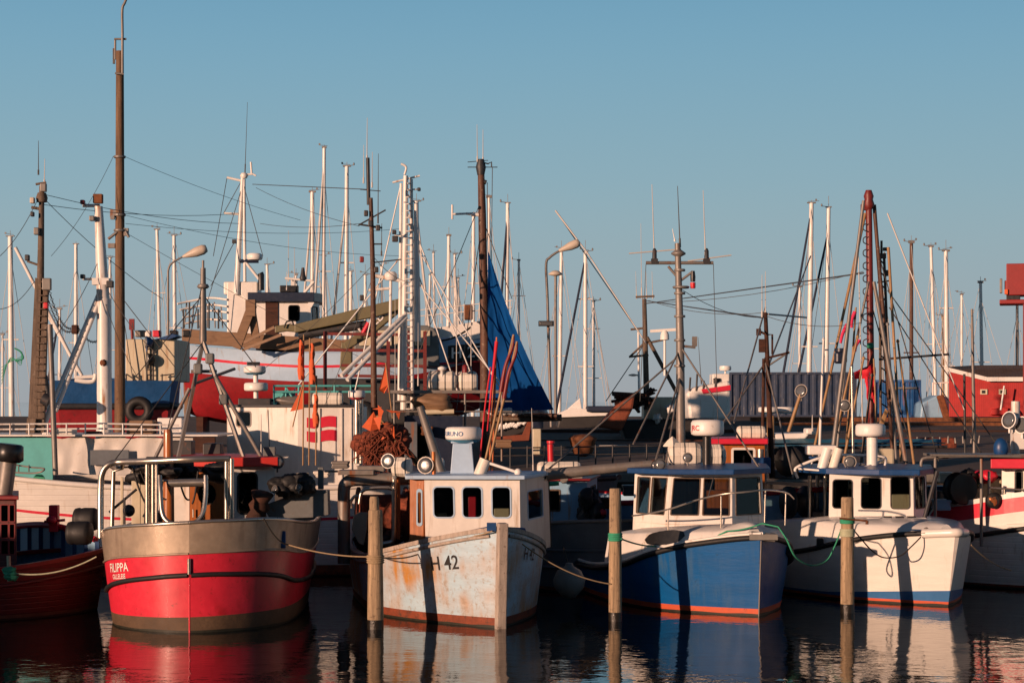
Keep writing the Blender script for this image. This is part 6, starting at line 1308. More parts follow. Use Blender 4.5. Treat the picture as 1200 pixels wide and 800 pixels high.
band(525, 594, 405, 399, 425, 421, 74.15, 'ink_black', 'name_board', .1); flat_text(T, 'H 270', .42, P(528, 420, 74.1), P(590, 415.5, 74.1) - P(528, 420, 74.1), (0, 0, 1), 'letter_white', squeeze=1.05)
band(515, 596, 425, 418, 427.5, 420.5, 74.2, 'bright_red', 'stripe', .1)
mb = MB()
for k, (y0, y1) in enumerate(((364, 352), (371, 360))): mb.tube([P(485, y0, D), P(600, y1, D)], .02, 5)
for px in range(490, 600, 9): mb.tube([P(px, 382 - (px - 490) * .12, D), P(px, 362 - (px - 485) * .1, D)], .018, 5)
mb.build('guard_rail', 'white_mast', T)
MB().box(P(549, 366, D), (m_(10, D), .3, m_(18, D))).build('windlass', 'rust', T, bevel=.05)
MB().tube(sag(P(517, 399, 74), P(552, 383, 74), .1), .04, 6).build('hose', 'black_rubber', T)
# wheelhouse
Dw = 75; bot = lvl([P(300, 0, Dw), P(364, 0, Dw), P(374, 0, Dw + 1), P(374, 0, Dw + 2.5), P(300, 0, Dw + 2.5)], zz(408)); top = lvl(bot, zz(352))
house(T, bot, top, {0: [(.60, .60, .79, .92, .08)], 1: [(.2, .5, .8, .9)], 2: [(.1, .5, .9, .9)]}, 'white_paint', 'black_rubber', t=.06)
wallpx(T, 311, 326, 354, 400, Dw - .05, .06, 'rust_dark', 'door')
slab(T, lvl([P(290, 0, Dw - .3), P(368, 0, Dw - .3), P(378, 0, Dw + .8), P(378, 0, Dw + 2.8), P(290, 0, Dw + 2.8)], zz(352)), .34, 'roof', 'navy_paint', camber=.05)
mb = MB(); mb.box(P(286, 366, Dw + .8), (m_(34, Dw), 1.5, m_(70, Dw))); mb.build('casing', 'white_paint', T, bevel=.04)
mb = MB(); mb.prism([P(281, 330, Dw), P(302, 330, Dw), P(302, 345, Dw), P(298, 353, Dw), P(288, 354, Dw), P(282, 345, Dw)], (0, 1.2, 0)); mb.prism([P(262, 330, Dw + .6), P(275, 330, Dw + .6), P(275, 345, Dw + .6), P(262, 345, Dw + .6)], (0, 1, 0)); mb.build('funnel', 'white_paint', T, bevel=.05)
mb = MB(); mb.box(P(364, 356, Dw - .1), (m_(6, D), .08, m_(7, D)), 0, Matrix.Rotation(R(30), 3, 'Y')); mb.build('mirror', 'white_plastic', T)
MB().box(P(339, 338.5, Dw + .5), (m_(22, D), .3, m_(8, D))).build('roof_locker', 'black_plastic', T, bevel=.02)
mb = MB(); mb.box(P(345, 331, Dw + .5), (m_(7, D), .4, m_(8, D))); mb.tube([P(334, 326, Dw), P(366, 329, Dw)], .05, 6); mb.tube([P(356, 344, Dw), P(368, 330, Dw)], .06, 6); mb.build('roof_mast', 'white_mast', T)
MB().lathe(P(355, 326, Dw), [(.1, -.1), (.14, .0), (.1, .1), (.05, .4)], 10).build('horn', 'dark_steel', T)
for px, y0, y1 in ((338, 330, 270), (345, 330, 290), (336, 340, 318)): whip(T, P(px, y0, Dw), P(px, y1, Dw), .016)
MB().tube([P(306, 340, Dw), P(306, 322, Dw), P(305, 320, Dw)], .12, 8).build('exhaust_pipe', 'black_plastic', T)
# tall white mast
mb = MB(); mb.tube([P(277, 345, Dw), P(284.5, 205, Dw)], .12, 10, .07); mb.tube([P(287, 330, Dw), P(286, 210, Dw)], .06, 8); mb.tube([P(266, 208, Dw), P(283, 212, Dw)], .05, 6); mb.tube([P(263, 250, Dw), P(281, 251, Dw)], .05, 6); mb.tube([P(284, 205, Dw), P(296, 204, Dw), P(300, 206, Dw)], .04, 6)
mb.tube([P(294, 190, Dw), P(295, 205, Dw)], .04, 6); mb.tube([P(287, 306, Dw), P(306, 330, Dw)], .06, 6); mb.lathe(P(286, 206, Dw), [(.1, -.1), (.16, 0), (.1, .1)], 8); mast = mb.build('mast', 'white_mast', T)
MB().tube([P(282, 306, Dw), P(303, 306, Dw)], .08, 6).build('radar_bracket', 'navy_paint', T, parent=mast); MB().lathe(P(298.5, 304.5, Dw), [(.26, 0), (.3, .06), (.3, .18), (.22, .24)], 18).build('radar', 'white_plastic', T, parent=mast)
whip(T, P(287, 205, Dw), P(290, 120, Dw), .014, 'wire'); MB().box(P(274.5, 283, Dw), (.15, .1, .15)).build('mast_lamp', 'dark_steel', T)
wires(T, [(P(274.5, 284, Dw), P(247, 335, D)), (P(285, 215, Dw), P(235, 380, D)), (P(285, 215, Dw), P(308, 300, D)), (P(266, 208, Dw), P(250, 300, D)), (P(283, 212, Dw), P(262, 250, Dw)), (P(296, 216, Dw), P(430, 222, 60))], .014)
# A-frame gallows of brown beams
mb = MB(); mb.beam(P(296, 357, 73), P(277, 408, 73), .32, .25, (0, 1, 0)); mb.beam(P(294, 357, 73.2), P(300, 396, 73.2), .28, .25, (0, 1, 0)); mb.box(P(294, 361, 73), (.35, .4, .6)); mb.beam(P(280, 404, 73), P(322, 383, 72.6), .10, .10, (0, 1, 0)); mb.beam(P(284, 410, 73), P(330, 392, 72.6), .10, .10, (0, 1, 0)); mb.build('gallows', 'ochre_wood', T)
for k, (y0, y1) in enumerate(((353, 349), (360, 357), (369, 364), (376, 374))): MB().tube(smooth_path([P(208 + k * 3, y0 + 3, 75), P(222 + k * 4, y0, 75.2), P(246, y1, 75.2), P(266, y1 + 2, 75)], 4), .045, 6).build('net_frame_pipe', 'white_mast', T)
for k in range(6): MB().tube([P(216 + k * 9, 384, 75.1), P(219 + k * 8, 352 + (k * 5) % 9, 75.3)], .028, 5).build('rail_post', 'galv_steel', T)
mb = MB()
for k, px in enumerate((215, 222, 232, 245, 256)): mb.tube([P(px, 385, 75), P(px, 362 - k % 2 * 8, 75)], .035, 6)
mb.build('rail_post', 'dark_steel', T)
# --- mobile crane with long olive arm
T = Thing('mobile_crane', 'olive green crane with long jointed arm reaching over the pale blue trawler', 'crane', (X(455, 70), 70, gz(70)))
mb = MB(); Dc = 70
mb.prism([P(345, 380, Dc), P(437, 357, Dc), P(475, 348, Dc), P(478, 360, Dc), P(440, 371, Dc), P(345, 390, Dc)], (0, .5, 0)); arm = mb.build('boom_arm', 'olive_steel', T, bevel=.03)
mb = MB(); mb.prism([P(322, 382, Dc + .1), P(340, 379, Dc + .1), P(348, 382, Dc + .1), P(348, 389, Dc + .1), P(335, 388, Dc + .1), P(322, 390, Dc + .1)], (0, .35, 0)); mb.build('boom_tip', 'olive_steel', T, bevel=.03)
MB().tube(smooth_path([P(333, 384, Dc), P(336, 377, Dc), P(342, 376, Dc), P(344, 381, Dc)]), .03, 6).build('hydraulic_hose', 'black_rubber', T)
mb = MB(); mb.prism([P(472, 352, Dc + .2), P(479, 356, Dc + .2), P(436, 392, Dc + .2), P(406, 410, Dc + .2), P(402, 402, Dc + .2)], (0, .5, 0)); jib = mb.build('jib', 'olive_steel', T, bevel=.03)
flat_text(T, 'PALBCO', .33, P(425, 394, Dc + .18), P(446, 376, Dc) - P(425, 394, Dc), P(420, 388, Dc) - P(425, 394, Dc), 'letter_white', parent=jib)
mb = MB(); mb.prism([P(400, 400, Dc + .3), P(412, 404, Dc + .3), P(412, 432, Dc + .3), P(404, 440, Dc + .3), P(398, 430, Dc + .3)], (0, .5, 0)); mb.build('crane_column', 'olive_steel', T, bevel=.03)
mb = MB(); mb.tube([P(350, 393, Dc + .3), P(430, 380, Dc + .3)], .16, 10); mb.cur = 1; mb.tube([P(424, 393, Dc), P(432, 378, Dc)], .08, 8); mb.build('hydraulic_ram', ['dark_steel', 'bright_red'], T)
mb = MB(); mb.box(P(440, 470, 71), (4.5, 2, 1.6)); mb.build('truck_bed', 'dark_steel', T, bevel=.06)
for px in (395, 425, 470, 490): MB().lathe(P(px, 486, 69.9), [(.2, -.12), (.45, -.14), (.5, 0), (.45, .14), (.2, .12)], 18, (0, 1, 0)).build('wheel', 'black_rubber', T)
mb = MB()
for k, (x0, x1, y) in enumerate(((380, 470, 391), (380, 500, 410), (400, 500, 428), (396, 470, 440))): mb.beam(P(x0, y, 69), P(x1, y + 1, 69), .08, .1)
for px in (381, 478, 455, 498): mb.beam(P(px, 388, 69), P(px, 460, 69), .12, .12, (0, 1, 0))
solo(mb, 'scaffold', 'red_mast', 'dark red scaffold frame beside the hauled out trawler', 'scaffold', P(430, 480, 69))

# --- small hulks on the slipway behind the blue sail
T = Thing('wrecked_boat', 'rust red upturned boat hull on the slipway, tilted, right of the blue sail', 'boat', (X(735, 80), 80, gz(80)))
mb = MB(); mb.prism([P(700, 500, 80), P(722, 475, 80), P(745, 460, 80), P(742, 478, 80), P(728, 505, 80)], (0, 1.5, 0)); mb.build('hull', 'rusty_hull', T, bevel=.1)
mb = MB(); rs = random.Random(5)
for k in range(22): c_ = P(740 + rs.uniform(-14, 26), 466 + rs.uniform(-5, 12), 81); d_ = V((rs.uniform(-1, 1), rs.uniform(-.4, .4), rs.uniform(-.5, .6))) * .55; mb.beam(c_ - d_, c_ + d_, rs.uniform(.05, .22), rs.uniform(.05, .25))
mb.build('scrap_heap', 'rust_dark', T, bevel=.02)
T = Thing('workboat', 'dark workboat with crane mast and stay cluster left of the grey container', 'boat', (X(760, 82), 82, gz(82)))
mb = MB(); mb.prism([P(725, 492, 82), P(838, 490, 82), P(845, 515, 82), P(735, 520, 82)], (0, 3, 0)); mb.build('hull', 'dark_hull', T, bevel=.1)
mb = MB(); mb.box(P(775, 478, 83), (m_(44, 83), 1.5, m_(26, 83))); mb.build('deckhouse', 'cream_paint', T, bevel=.05)
for k, (px, py, s_, m) in enumerate(((760, 470, 10, 'rust'), (786, 480, 12, 'white_plastic'), (746, 476, 8, 'dark_steel'), (796, 485, 9, 'rust_dark'), (770, 490, 10, 'white_plastic'), (722, 488, 8, 'white_plastic'))): MB().ell(P(px, py, 81.8), (m_(s_ / 2, 82), .3, m_(s_ / 2, 82)), lump=.6, sd_=k).build('deck_gear', m, T)
Dm = 82; mb = MB(); mb.tube([P(758, 480, Dm), P(755, 350, Dm)], .13, 8, .09); mb.tube([P(745, 348, Dm), P(767, 347, Dm)], .05, 6); mb.tube([P(739, 386, Dm), P(758, 384, Dm)], .05, 6); mb.tube([P(737, 418, Dm), P(760, 416, Dm)], .05, 6); mb.tube([P(758, 402, Dm), P(783, 397, Dm)], .05, 6); mb.tube([P(758, 395, Dm), P(793, 460, Dm)], .09, 6); mb.tube([P(738, 418, Dm), P(757, 400, Dm)], .05, 6); mb.build('mast', 'weathered_wood', T)
for px in (746, 752, 758, 765): whip(T, P(px, 350, Dm), P(px - 1, 318 if px != 752 else 262, Dm), .016)
wires(T, [(P(757, 400, Dm), P(710, 470, Dm)), (P(755, 352, Dm), P(893, 372, 46)), (P(755, 356, Dm), P(1012, 320, 48)), (P(652, 248, 70), P(757, 402, Dm))], .02, 'wire')
T = Thing('covered_boat', 'small boat under a dark cover with white lining, below the blue sail boom', 'boat', (X(610, 70), 70, gz(70)))
mb = MB(); mb.prism([P(572, 490, 70), P(620, 489, 70), P(622, 504, 70), P(600, 512, 70), P(574, 510, 70)], (0, 2, 0)); mb.build('cover', 'dark_hull', T, bevel=.05)
mb = MB(); rr2 = random.Random(2)
for k in range(12): mb.tube([P(582 + k * 2.8, 503 - k * .5 + rr2.uniform(-2, 2), 69.9), P(586 + k * 2.8, 498 - k * .4 + rr2.uniform(-2, 2), 69.9)], .07, 6)
mb.build('lining', 'white_plastic', T)
mb = MB(); mb.prism([P(576, 512, 69.8), P(612, 509, 69.8), P(620, 490, 69.8), P(624, 490, 69.8), P(620, 516, 69.8), P(576, 518, 69.8)], (0, .3, 0)); mb.build('hull', 'rusty_hull', T, bevel=.02)
T = Thing('covered_boat', 'row of laid up white yachts under dark covers right of the blue sail', 'boat', (X(690, 95), 95, gz(95)))
mb = MB(); mb.prism([P(655, 488, 95), P(735, 483, 95), P(738, 510, 95), P(650, 512, 95)], (0, 3, 0)); mb.build('cover', 'dark_hull', T, bevel=.1)
mb = MB(); mb.prism([P(655, 484, 94.8), P(668, 478, 94.8), P(735, 481, 94.8), P(735, 486, 94.8), P(655, 489, 94.8)], (0, 2, 0)); mb.prism([P(664, 480, 95), P(680, 466, 95), P(682, 480, 95)], (0, .5, 0)); mb.build('deck', 'white_plastic', T, bevel=.03)
MB().box(P(705, 479, 95), (m_(36, 95), 1, m_(7, 95))).build('sail_cover', 'sail_cover', T, bevel=.08)
mb = MB(); mb.lathe(P(683, 516, 62), [(.1, -.5), (.3, -.4), (.42, 0), (.46, .08), (.3, .16), (.1, .2)], 14); solo(mb, 'mooring_buoy', 'rust', 'rusty lantern shaped buoy standing on the quay edge', 'buoy', P(683, 530, 62))
mb = MB(); mb.box(P(629, 517, 61), (m_(10, 61), .5, m_(30, 61))); mb.cur = 1; mb.box(P(630, 496, 61), (.35, .4, .3)); solo(mb, 'power_box', ['cream_paint', 'navy_paint'], 'tall cream power box on the quay below the blue sail', 'box', P(629, 532, 61), bevel=.03)
# quay railing
mb = MB()
for k in range(14): px = 578 + k * 20; mb.tube([P(px, 548, 60.3), P(px, 523 - k * .3, 60.3)], .03, 6)
for dy in (0, 9): mb.tube([P(578, 525 + dy, 60.3), P(840, 521 + dy, 60.3)], .025, 6)
solo(mb, 'quay_railing', 'dark_steel', 'thin dark railing along the quay edge left of the container', 'railing', P(578, 548, 60.3))
mb = MB(); mb.tube([P(668, 523, 62), P(735, 522, 62)], .03, 6); mb.tube([P(700, 545, 62), P(760, 543, 62)], .02, 6); solo(mb, 'pipe', 'wire_pale', 'pale pipe lying on the quay behind the railing', 'pipe', P(668, 523, 62))
# rusty beams in long rows on the quay
for i, (x0, x1, y0, y1, D) in enumerate(((880, 1230, 489, 494, 100), (905, 1230, 495, 500, 97), (600, 880, 515, 520, 80), (560, 860, 503, 509, 88))):
    solo(MB().boxv(P(x0, y1, D), (X(x1, D) - X(x0, D), 0, 0), (0, .5, 0), (0, 0, m_(y1 - y0, D))), 'steel_beam', 'rust' if i < 2 else 'rust_dark', ['long rusty steel beam under the containers, upper of two', 'long rusty steel beam under the containers, lower of two', 'dark rusty rail beam on the slipway, nearer one left of the container', 'dark rusty rail beam on the slipway, farther one left of the container'][i], 'beam', P(x0, y1, D), 'rusty steel beams on the quay', bevel=.02)
mb = MB(); mb.box(P(1100, 508, 90), (8, 1.2, .35)); solo(mb, 'plank_stack', 'rust_dark', 'low stack of brown planks on the quay before the red shed', 'planks', P(1100, 512, 90))
mb = MB(); mb.box(P(1058, 520, 75), (4, .8, .5), .1); solo(mb, 'net_pile', 'brown_net', 'brown net pile on the quay behind the white boat', 'net', P(1058, 525, 75), bevel=.15)
rnd = random.Random(11)
for k in range(9):
    px = 1075 + k * 9; D = 72; solo(MB().tube([P(px, 519, D), P(px + rnd.uniform(-1, 1), 514 - rnd.random() * 4, D)], .05, 6, .03), 'bollard_stub', 'galv_steel', 'small grey steel stub in a row on the quay before the red shed', 'stub', P(px, 519, D), 'steel stubs on the quay')

# --- containers
def container(name, label, x0, x1, y0, y1, D, m, depth, grp='shipping containers on the quay', n=16):
    T = Thing(name, label, 'container', (X((x0 + x1) / 2, D), D, Z(y1, D)), 0, grp); a, b, zb, zt = X(x0, D), X(x1, D), Z(y1, D), Z(y0, D)
    def corr(y, sgn):
        rows = []; k = 0; N = n * 4
        for i in range(N + 1):
            x = lerp(a + .12, b - .12, i / N); d = (.0, .07, .07, .0)[i % 4] * sgn; rows.append([(x, y + d, zb + .12), (x, y + d, zt - .1)])
        return rows if sgn > 0 else rows
    mb = MB(); mb.grid(corr(D + .04, 1), False); mb.build('side_panel', m, T)
    mb = MB(); mb.boxv((a, D + .14, zb), (b - a, 0, 0), (0, depth, 0), (0, 0, zt - zb)); mb.build('body', m, T)
    mb = MB(); mb.boxv((a, D - .02, zb), (b - a, 0, 0), (0, .14, 0), (0, 0, .14)); mb.boxv((a, D - .02, zt - .12), (b - a, 0, 0), (0, .14, 0), (0, 0, .125))
    for x in (a, b - .14): mb.boxv((x, D - .022, zb + .14), (.14, 0, 0), (0, .14, 0), (0, 0, zt - zb - .26))
    mb.build('frame', m, T)
    return T
ca = container('shipping_container', 'long dark grey blue corrugated container with pale streaks, left of the two', 855, 1003, 436, 489, 112, 'container_grey', 2.4, n=16)
cb = container('shipping_container', 'bright blue corrugated container between the grey one and the red shed', 1024, 1079, 445, 489, 110, 'container_blue', 2.4, n=9)
ca.o.rotation_euler.z = -R(7); MB().boxv(P(1049, 455.5, 109.9), (1.2, 0, 0), (0, .02, 0), (0, 0, .1)).build('painted_mark', 'grey_paint', cb); cb.o.rotation_euler.z = -R(10)
T = Thing('covered_boat', 'boat under pale blue sheet between the blue container and the red shed', 'boat', (X(1095, 108), 108, 3.0)); MB().prism([P(1078, 490, 108), P(1112, 490, 108), P(1112, 465, 108), P(1098, 463, 108), P(1080, 472, 108)], (0, 2, 0)).build('cover', 'pale_blue_paint', T, bevel=.1); mb = MB(); mb.prism([P(1098, 464, 107.8), P(1106, 462, 107.8), P(1114, 490, 107.8), P(1106, 490, 107.8)], (0, .5, 0)); mb.build('prop', 'rust', T, bevel=.05)
mb = MB()
for px in (1093, 1102, 1110): mb.tube([P(px, 463, 108), P(px, 448, 108)], .04, 5)
mb.tube([P(1093, 449, 108), P(1112, 448, 108)], .04, 5); mb.build('guard_rail', 'white_mast', T)
# --- red shed
T = Thing('shed', 'red boarded shed with white eaves and brown roof at the right edge', 'shed', (X(1112, 104), 104, Z(488, 104))); D = 104
mb = MB(); mb.boxv(P(1112, 488, D), (X(1215, D) - X(1112, D), 0, 0), (0, 5, 0), (0, 0, Z(444, D) - Z(488, D))); mb.prism([P(1112, 444, D), P(1155, 444, D), P(1112, 434, D)], (0, 5, 0)); w_ = mb.build('wall', 'shed_red', T)
mb = MB(); mb.prism([P(1108, 433, D - .3), P(1157, 446, D - .3), P(1218, 446, D - .3), P(1218, 431, D + 6), P(1112, 431, D + 6)], (0, 0, .14)); mb.build('roof', 'shed_roof', T)
mb = MB(); mb.beam(P(1108, 431.5, D - .35), P(1157, 444, D - .35), .08, .2); mb.beam(P(1157, 444.3, D - .35), P(1218, 444.3, D - .35), .08, .22); mb.build('eave_board', 'white_paint', T)
for k, px in enumerate((1152, 1173)):
    mb = MB(); mb.box(P(px, 459, D - .05), (m_(8, D), .1, m_(6, D))); mb.cur = 1; mb.box(P(px, 459, D - .11), (m_(4, D), .03, m_(3.4, D))); mb.build('window', ['cream_paint', 'black_plastic'], T, parent=w_)
mb = MB(); mb.prism([P(1160, 486, D - .3), P(1196, 486, D - .3), P(1192, 480, D - .3), P(1176, 477, D - .3), P(1162, 479, D - .3)], (0, .2, 0)); mb.build('lean_boat', 'shed_red', T, bevel=.05)
MB().tube([P(1180, 452, 103), P(1176, 480, 103)], .05, 6).build('leaning_pole', 'white_mast', T); T.o.rotation_euler.z = -R(12.6)
# --- crane cab / box on a column at the right edge
T = Thing('boat_lift', 'dark red box of a boat lift on a column, top right edge', 'crane', (X(1172, 78), 78, gz(78))); D = 78
mb = MB(); mb.boxv(P(1179, 346, D), (m_(50, D), 0, 0), (0, 1.5, 0), (0, 0, m_(37, D))); mb.boxv(P(1172, 356, D - .1), (m_(60, D), 0, 0), (0, 1.7, 0), (0, 0, m_(5, D))); mb.build('machine_box', 'crane_red', T, bevel=.03)
mb = MB(); mb.box(P(1184, 349, D + .4), (m_(16, D), .6, m_(7, D))); mb.build('hydraulics', 'black_plastic', T, bevel=.02)
mb = MB(); mb.box(P(1178, 337, D + .2), (m_(5, D), .3, m_(16, D))); mb.cur = 1; mb.box(P(1179, 342, D), (m_(4, D), .2, m_(6, D))); mb.cur = 2; mb.box(P(1173, 335, D), (m_(3, D), .3, m_(17, D))); mb.build('work_lamp', ['crane_red', 'orange_flag', 'galv_steel'], T, bevel=.02)
MB().boxv(P(1198, 560, D), (m_(8, D), 0, 0), (0, .4, 0), (0, 0, Z(356, D) - Z(560, D))).build('column', 'crane_red', T); T.o.rotation_euler.z = -R(14)
# --- right white/red boat beyond the slip
T = Thing('fishing_boat', 'small white boat with red stripe ashore, left of the grey container', 'fishing boat', (X(830, 98), 98, gz(98))); D = 98
mb = MB(); mb.prism([P(804, 460, D), P(812, 454, D), P(852, 446, D), P(856, 447, D), P(856, 492, D), P(808, 492, D)], (0, 3, 0)); mb.build('hull', 'white_hull', T, bevel=.15)
mb = MB(); mb.prism([P(822, 456, D - .1), P(856, 451, D - .1), P(856, 457, D - .1), P(824, 461, D - .1)], (0, .2, 0)); mb.build('stripe', 'bright_red', T)
mb = MB(); mb.box(P(843, 445, D + 1), (m_(20, D), 1.5, m_(14, D))); mb.cur = 1; mb.box(P(840, 446, D + .2), (m_(9, D), .1, m_(6, D))); mb.build('wheelhouse', ['white_paint', 'black_plastic'], T, bevel=.05)
MB().lathe(P(850, 434, D + .5), [(.26, 0), (.3, .08), (.28, .22)], 14).build('radar', 'white_plastic', T); MB().tube([P(850, 445, D + .5), P(850, 433, D + .5)], .05, 6).build('radar_post', 'white_plastic', T)
for px in (808, 816, 824, 838): MB().tube([P(px, 458, D), P(px + 1, 438 + (px % 3) * 4, D)], .05, 5).build('rail_post', 'dark_steel', T)
whip(T, P(822, 450, D), P(818, 395, D), .02, 'wire')

# ================================================================== LAMPS
def street_lamp(label, pts, D, head, hang=.25, fixture=None, r=.05):
    T = Thing('street_lamp', label, 'street lamp', (X(pts[0][0], D), D, max(0, gz(D)) if D > 60 else 0), 0, 'harbour street lamps'); MB().tube(smooth_path([P(*p, D) for p in pts], 5), r, 8, r * .7).build('lamp_pole', 'galv_steel', T)
    a, b = P(*head[0], D), P(*head[1], D); d = b - a; L_ = d.length; mb = MB()
    mb.lathe(a, [(r, 0), (L_ * .12, L_ * .25), (L_ * .19, L_ * .55), (L_ * .20, L_ * .85), (L_ * .14, L_), (.02, L_ * 1.02)], 16, d); mb.build('lamp_head', 'lamp_housing', T)
    if fixture:
        mb = MB(); mb.box(P(*fixture, D - .1), (m_(18, D), .3, m_(6, D))); mb.cur = 1; mb.box(P(fixture[0], fixture[1], D - .27), (m_(15, D), .02, m_(4, D))); mb.build('floodlight', ['dark_steel', 'lamp_glass'], T, bevel=.01)
    return T
street_lamp('street lamp with slanting head between the tall wooden mast and the white boat mast', [(197, 420), (197, 370), (197, 330), (197.5, 315), (202, 308), (212, 302), (218, 299)], 64, ((214, 301), (242, 291)), r=.04)
street_lamp('street lamp with slanting head right of the blue sail, floodlight box on its pole', [(646, 500), (643.5, 420), (641.5, 350), (640, 310), (644, 302), (652, 296), (658, 293)], 64, ((655, 294), (679, 284)), fixture=(640, 379), r=.05)
T = Thing('street_lamp', 'street lamp with flat disc head behind the floodlight pole right of the blue sail', 'street lamp', (X(651, 72), 72, gz(72)), 0, 'harbour street lamps'); MB().tube([P(651, 490, 72), P(651, 322, 72)], .05, 8).build('lamp_pole', 'galv_steel', T); MB().lathe(P(651, 322, 72), [(.05, -.05), (.25, 0), (.26, .04), (.12, .14), (.02, .16)], 16).build('lamp_head', 'lamp_housing', T)
T = Thing('street_lamp', 'thin pole with small flat lamp, right of the blue sail near the white boat masts', 'street lamp', (X(749, 90), 90, gz(90)), 0, 'harbour street lamps'); MB().tube([P(749, 480, 90), P(748, 385, 90)], .05, 8).build('lamp_pole', 'white_mast', T); MB().lathe(P(742, 440, 90), [(.05, -.03), (.22, 0), (.2, .05), (.05, .08)], 14).tube([P(742, 439, 90), P(749, 440, 90)], .03, 5).build('lamp_head', 'lamp_housing', T)
solo(MB().tube([P(651, 247, 70), P(688, 296, 69), P(757, 402, 68)], .03, 6, .02), 'leaning_pole', 'wire_pale', 'pale thin pole leaning right, crossing the yacht masts right of the street lamp', 'pole', P(757, 402, 68))

# ================================================================== YACHTS IN THE MARINA
def yacht(px, ytop, D, wpx, label, mcol='white_mast', lean=0.0, spr=(.45,), fore=0, forem='sail_cover', hullm='white_hull', tip=True, boomdir=1):
    """a moored sailing yacht: hull, cabin, mast (> spreaders, masthead gear), boom with furled sail, forestay and backstay"""
    x = X(px, D); T = Thing('sailing_yacht', label, 'sailboat', (x, D, 0), R(90 * boomdir + 20 * math.sin(px)), 'moored sailing yachts in the marina behind')
    L_ = 5.5; hy = Hull(T, 11, [(0, 0, .05, 1.35), (1, .7, .9, 1.25), (3, 1.4, 1.6, 1.15), (6, 1.6, 1.75, 1.1), (9, 1.3, 1.5, 1.1), (11, .9, 1.1, 1.1)], rake=1.0, ra=3, n=14)
    hy.T = Thing.__new__(Thing); hy.T.M = T.M @ Matrix.Translation((L_, 0, 0)); hy.T.I = T.I; hy.T.o = T.o
    hy.shell([(lambda a, s: .15, 1), (lambda a, s: s, 0)], [hullm, 'boot_blue', 'white_plastic'], bulw=.02, deckmat=2, rows=3)
    MB().box(T.w(-.5, 0, 1.45), (3.6, 1.6, .5), T.o.rotation_euler.z).build('cabin', 'white_plastic', T, bevel=.15)
    zt = Z(ytop, D); r = m_(wpx / 2, D); top = V((x + m_(lean, D), D, zt)); bs = V((x, D, 1.3))
    mast = MB().tube([bs, bs.lerp(top, .6), top], r, 10, r * .8).build('mast', mcol, T)
    for f in spr:
        c = bs.lerp(top, f); w_ = m_(10, D) * (1.1 - f * .4); MB().tube([c - V((w_, 0, -.05)), c + V((w_, 0, .05))], r * .3, 5).build('spreader', mcol, T, parent=mast)
    if tip:
        rg = random.Random(int(px * 7)); k1, k2 = rg.uniform(.15, .7), rg.choice((-1, 1)); mb = MB(); mb.tube([top, top + V((0, 0, k1))], .015, 5)
        if rg.random() < .75: mb.tube([top + V((-.2 * k2, 0, .10)), top + V((rg.uniform(.25, .5) * k2, 0, rg.uniform(.1, .25)))], .015, 5); mb.box(top + V((.28 * k2, 0, .2)), (.10, .05, .1))
        if rg.random() < .5: mb.tube([top + V((0, 0, .03)), top + V((-.45 * k2, 0, .08))], .02, 5); mb.lathe(top + V((-.42 * k2, 0, .08)), [(.05, 0), (.05, .1), (.02, .14)], 8)
        mb.box(top + V((0, 0, .02)), (r * rg.uniform(2.1, 3.2), .2, rg.uniform(.05, .14))); mb.build('masthead_gear', 'galv_steel', T, parent=mast)
    mb = MB(); b0 = bs + V((0, 0, .8)); b1 = T.w(-4, 0, 0); b1.z = b0.z + .1; mb.tube([b0, b1], .07, 6); mb.cur = 1; mb.tube([b0 + V((0, 0, .16)), b1 + V((0, 0, .12))], .15, 8); mb.build('boom', [mcol, forem], T)
    fz = bs.lerp(top, .97 if D % 2 < 1 else .9); fs = T.w(L_ - .3, 0, 1.3)
    if fore: fs = V((x + m_(fore, D), D - .8, 1.4)); MB().tube([fs, fs.lerp(fz, .12), fs.lerp(fz, .85), fz], .10, 7, .05).build('furled_jib', forem, T)
    wr = [(fs, fz), (T.w(-5, 0, 1.2), top)] + [(T.w(-.2, s_ * 1.6, 1.3), bs.lerp(top, .92)) for s_ in (-1, 1)]
    for a, b in wr: MB().tube([a, b], .017, 4).build('stay', 'wire_pale', T)
    return T
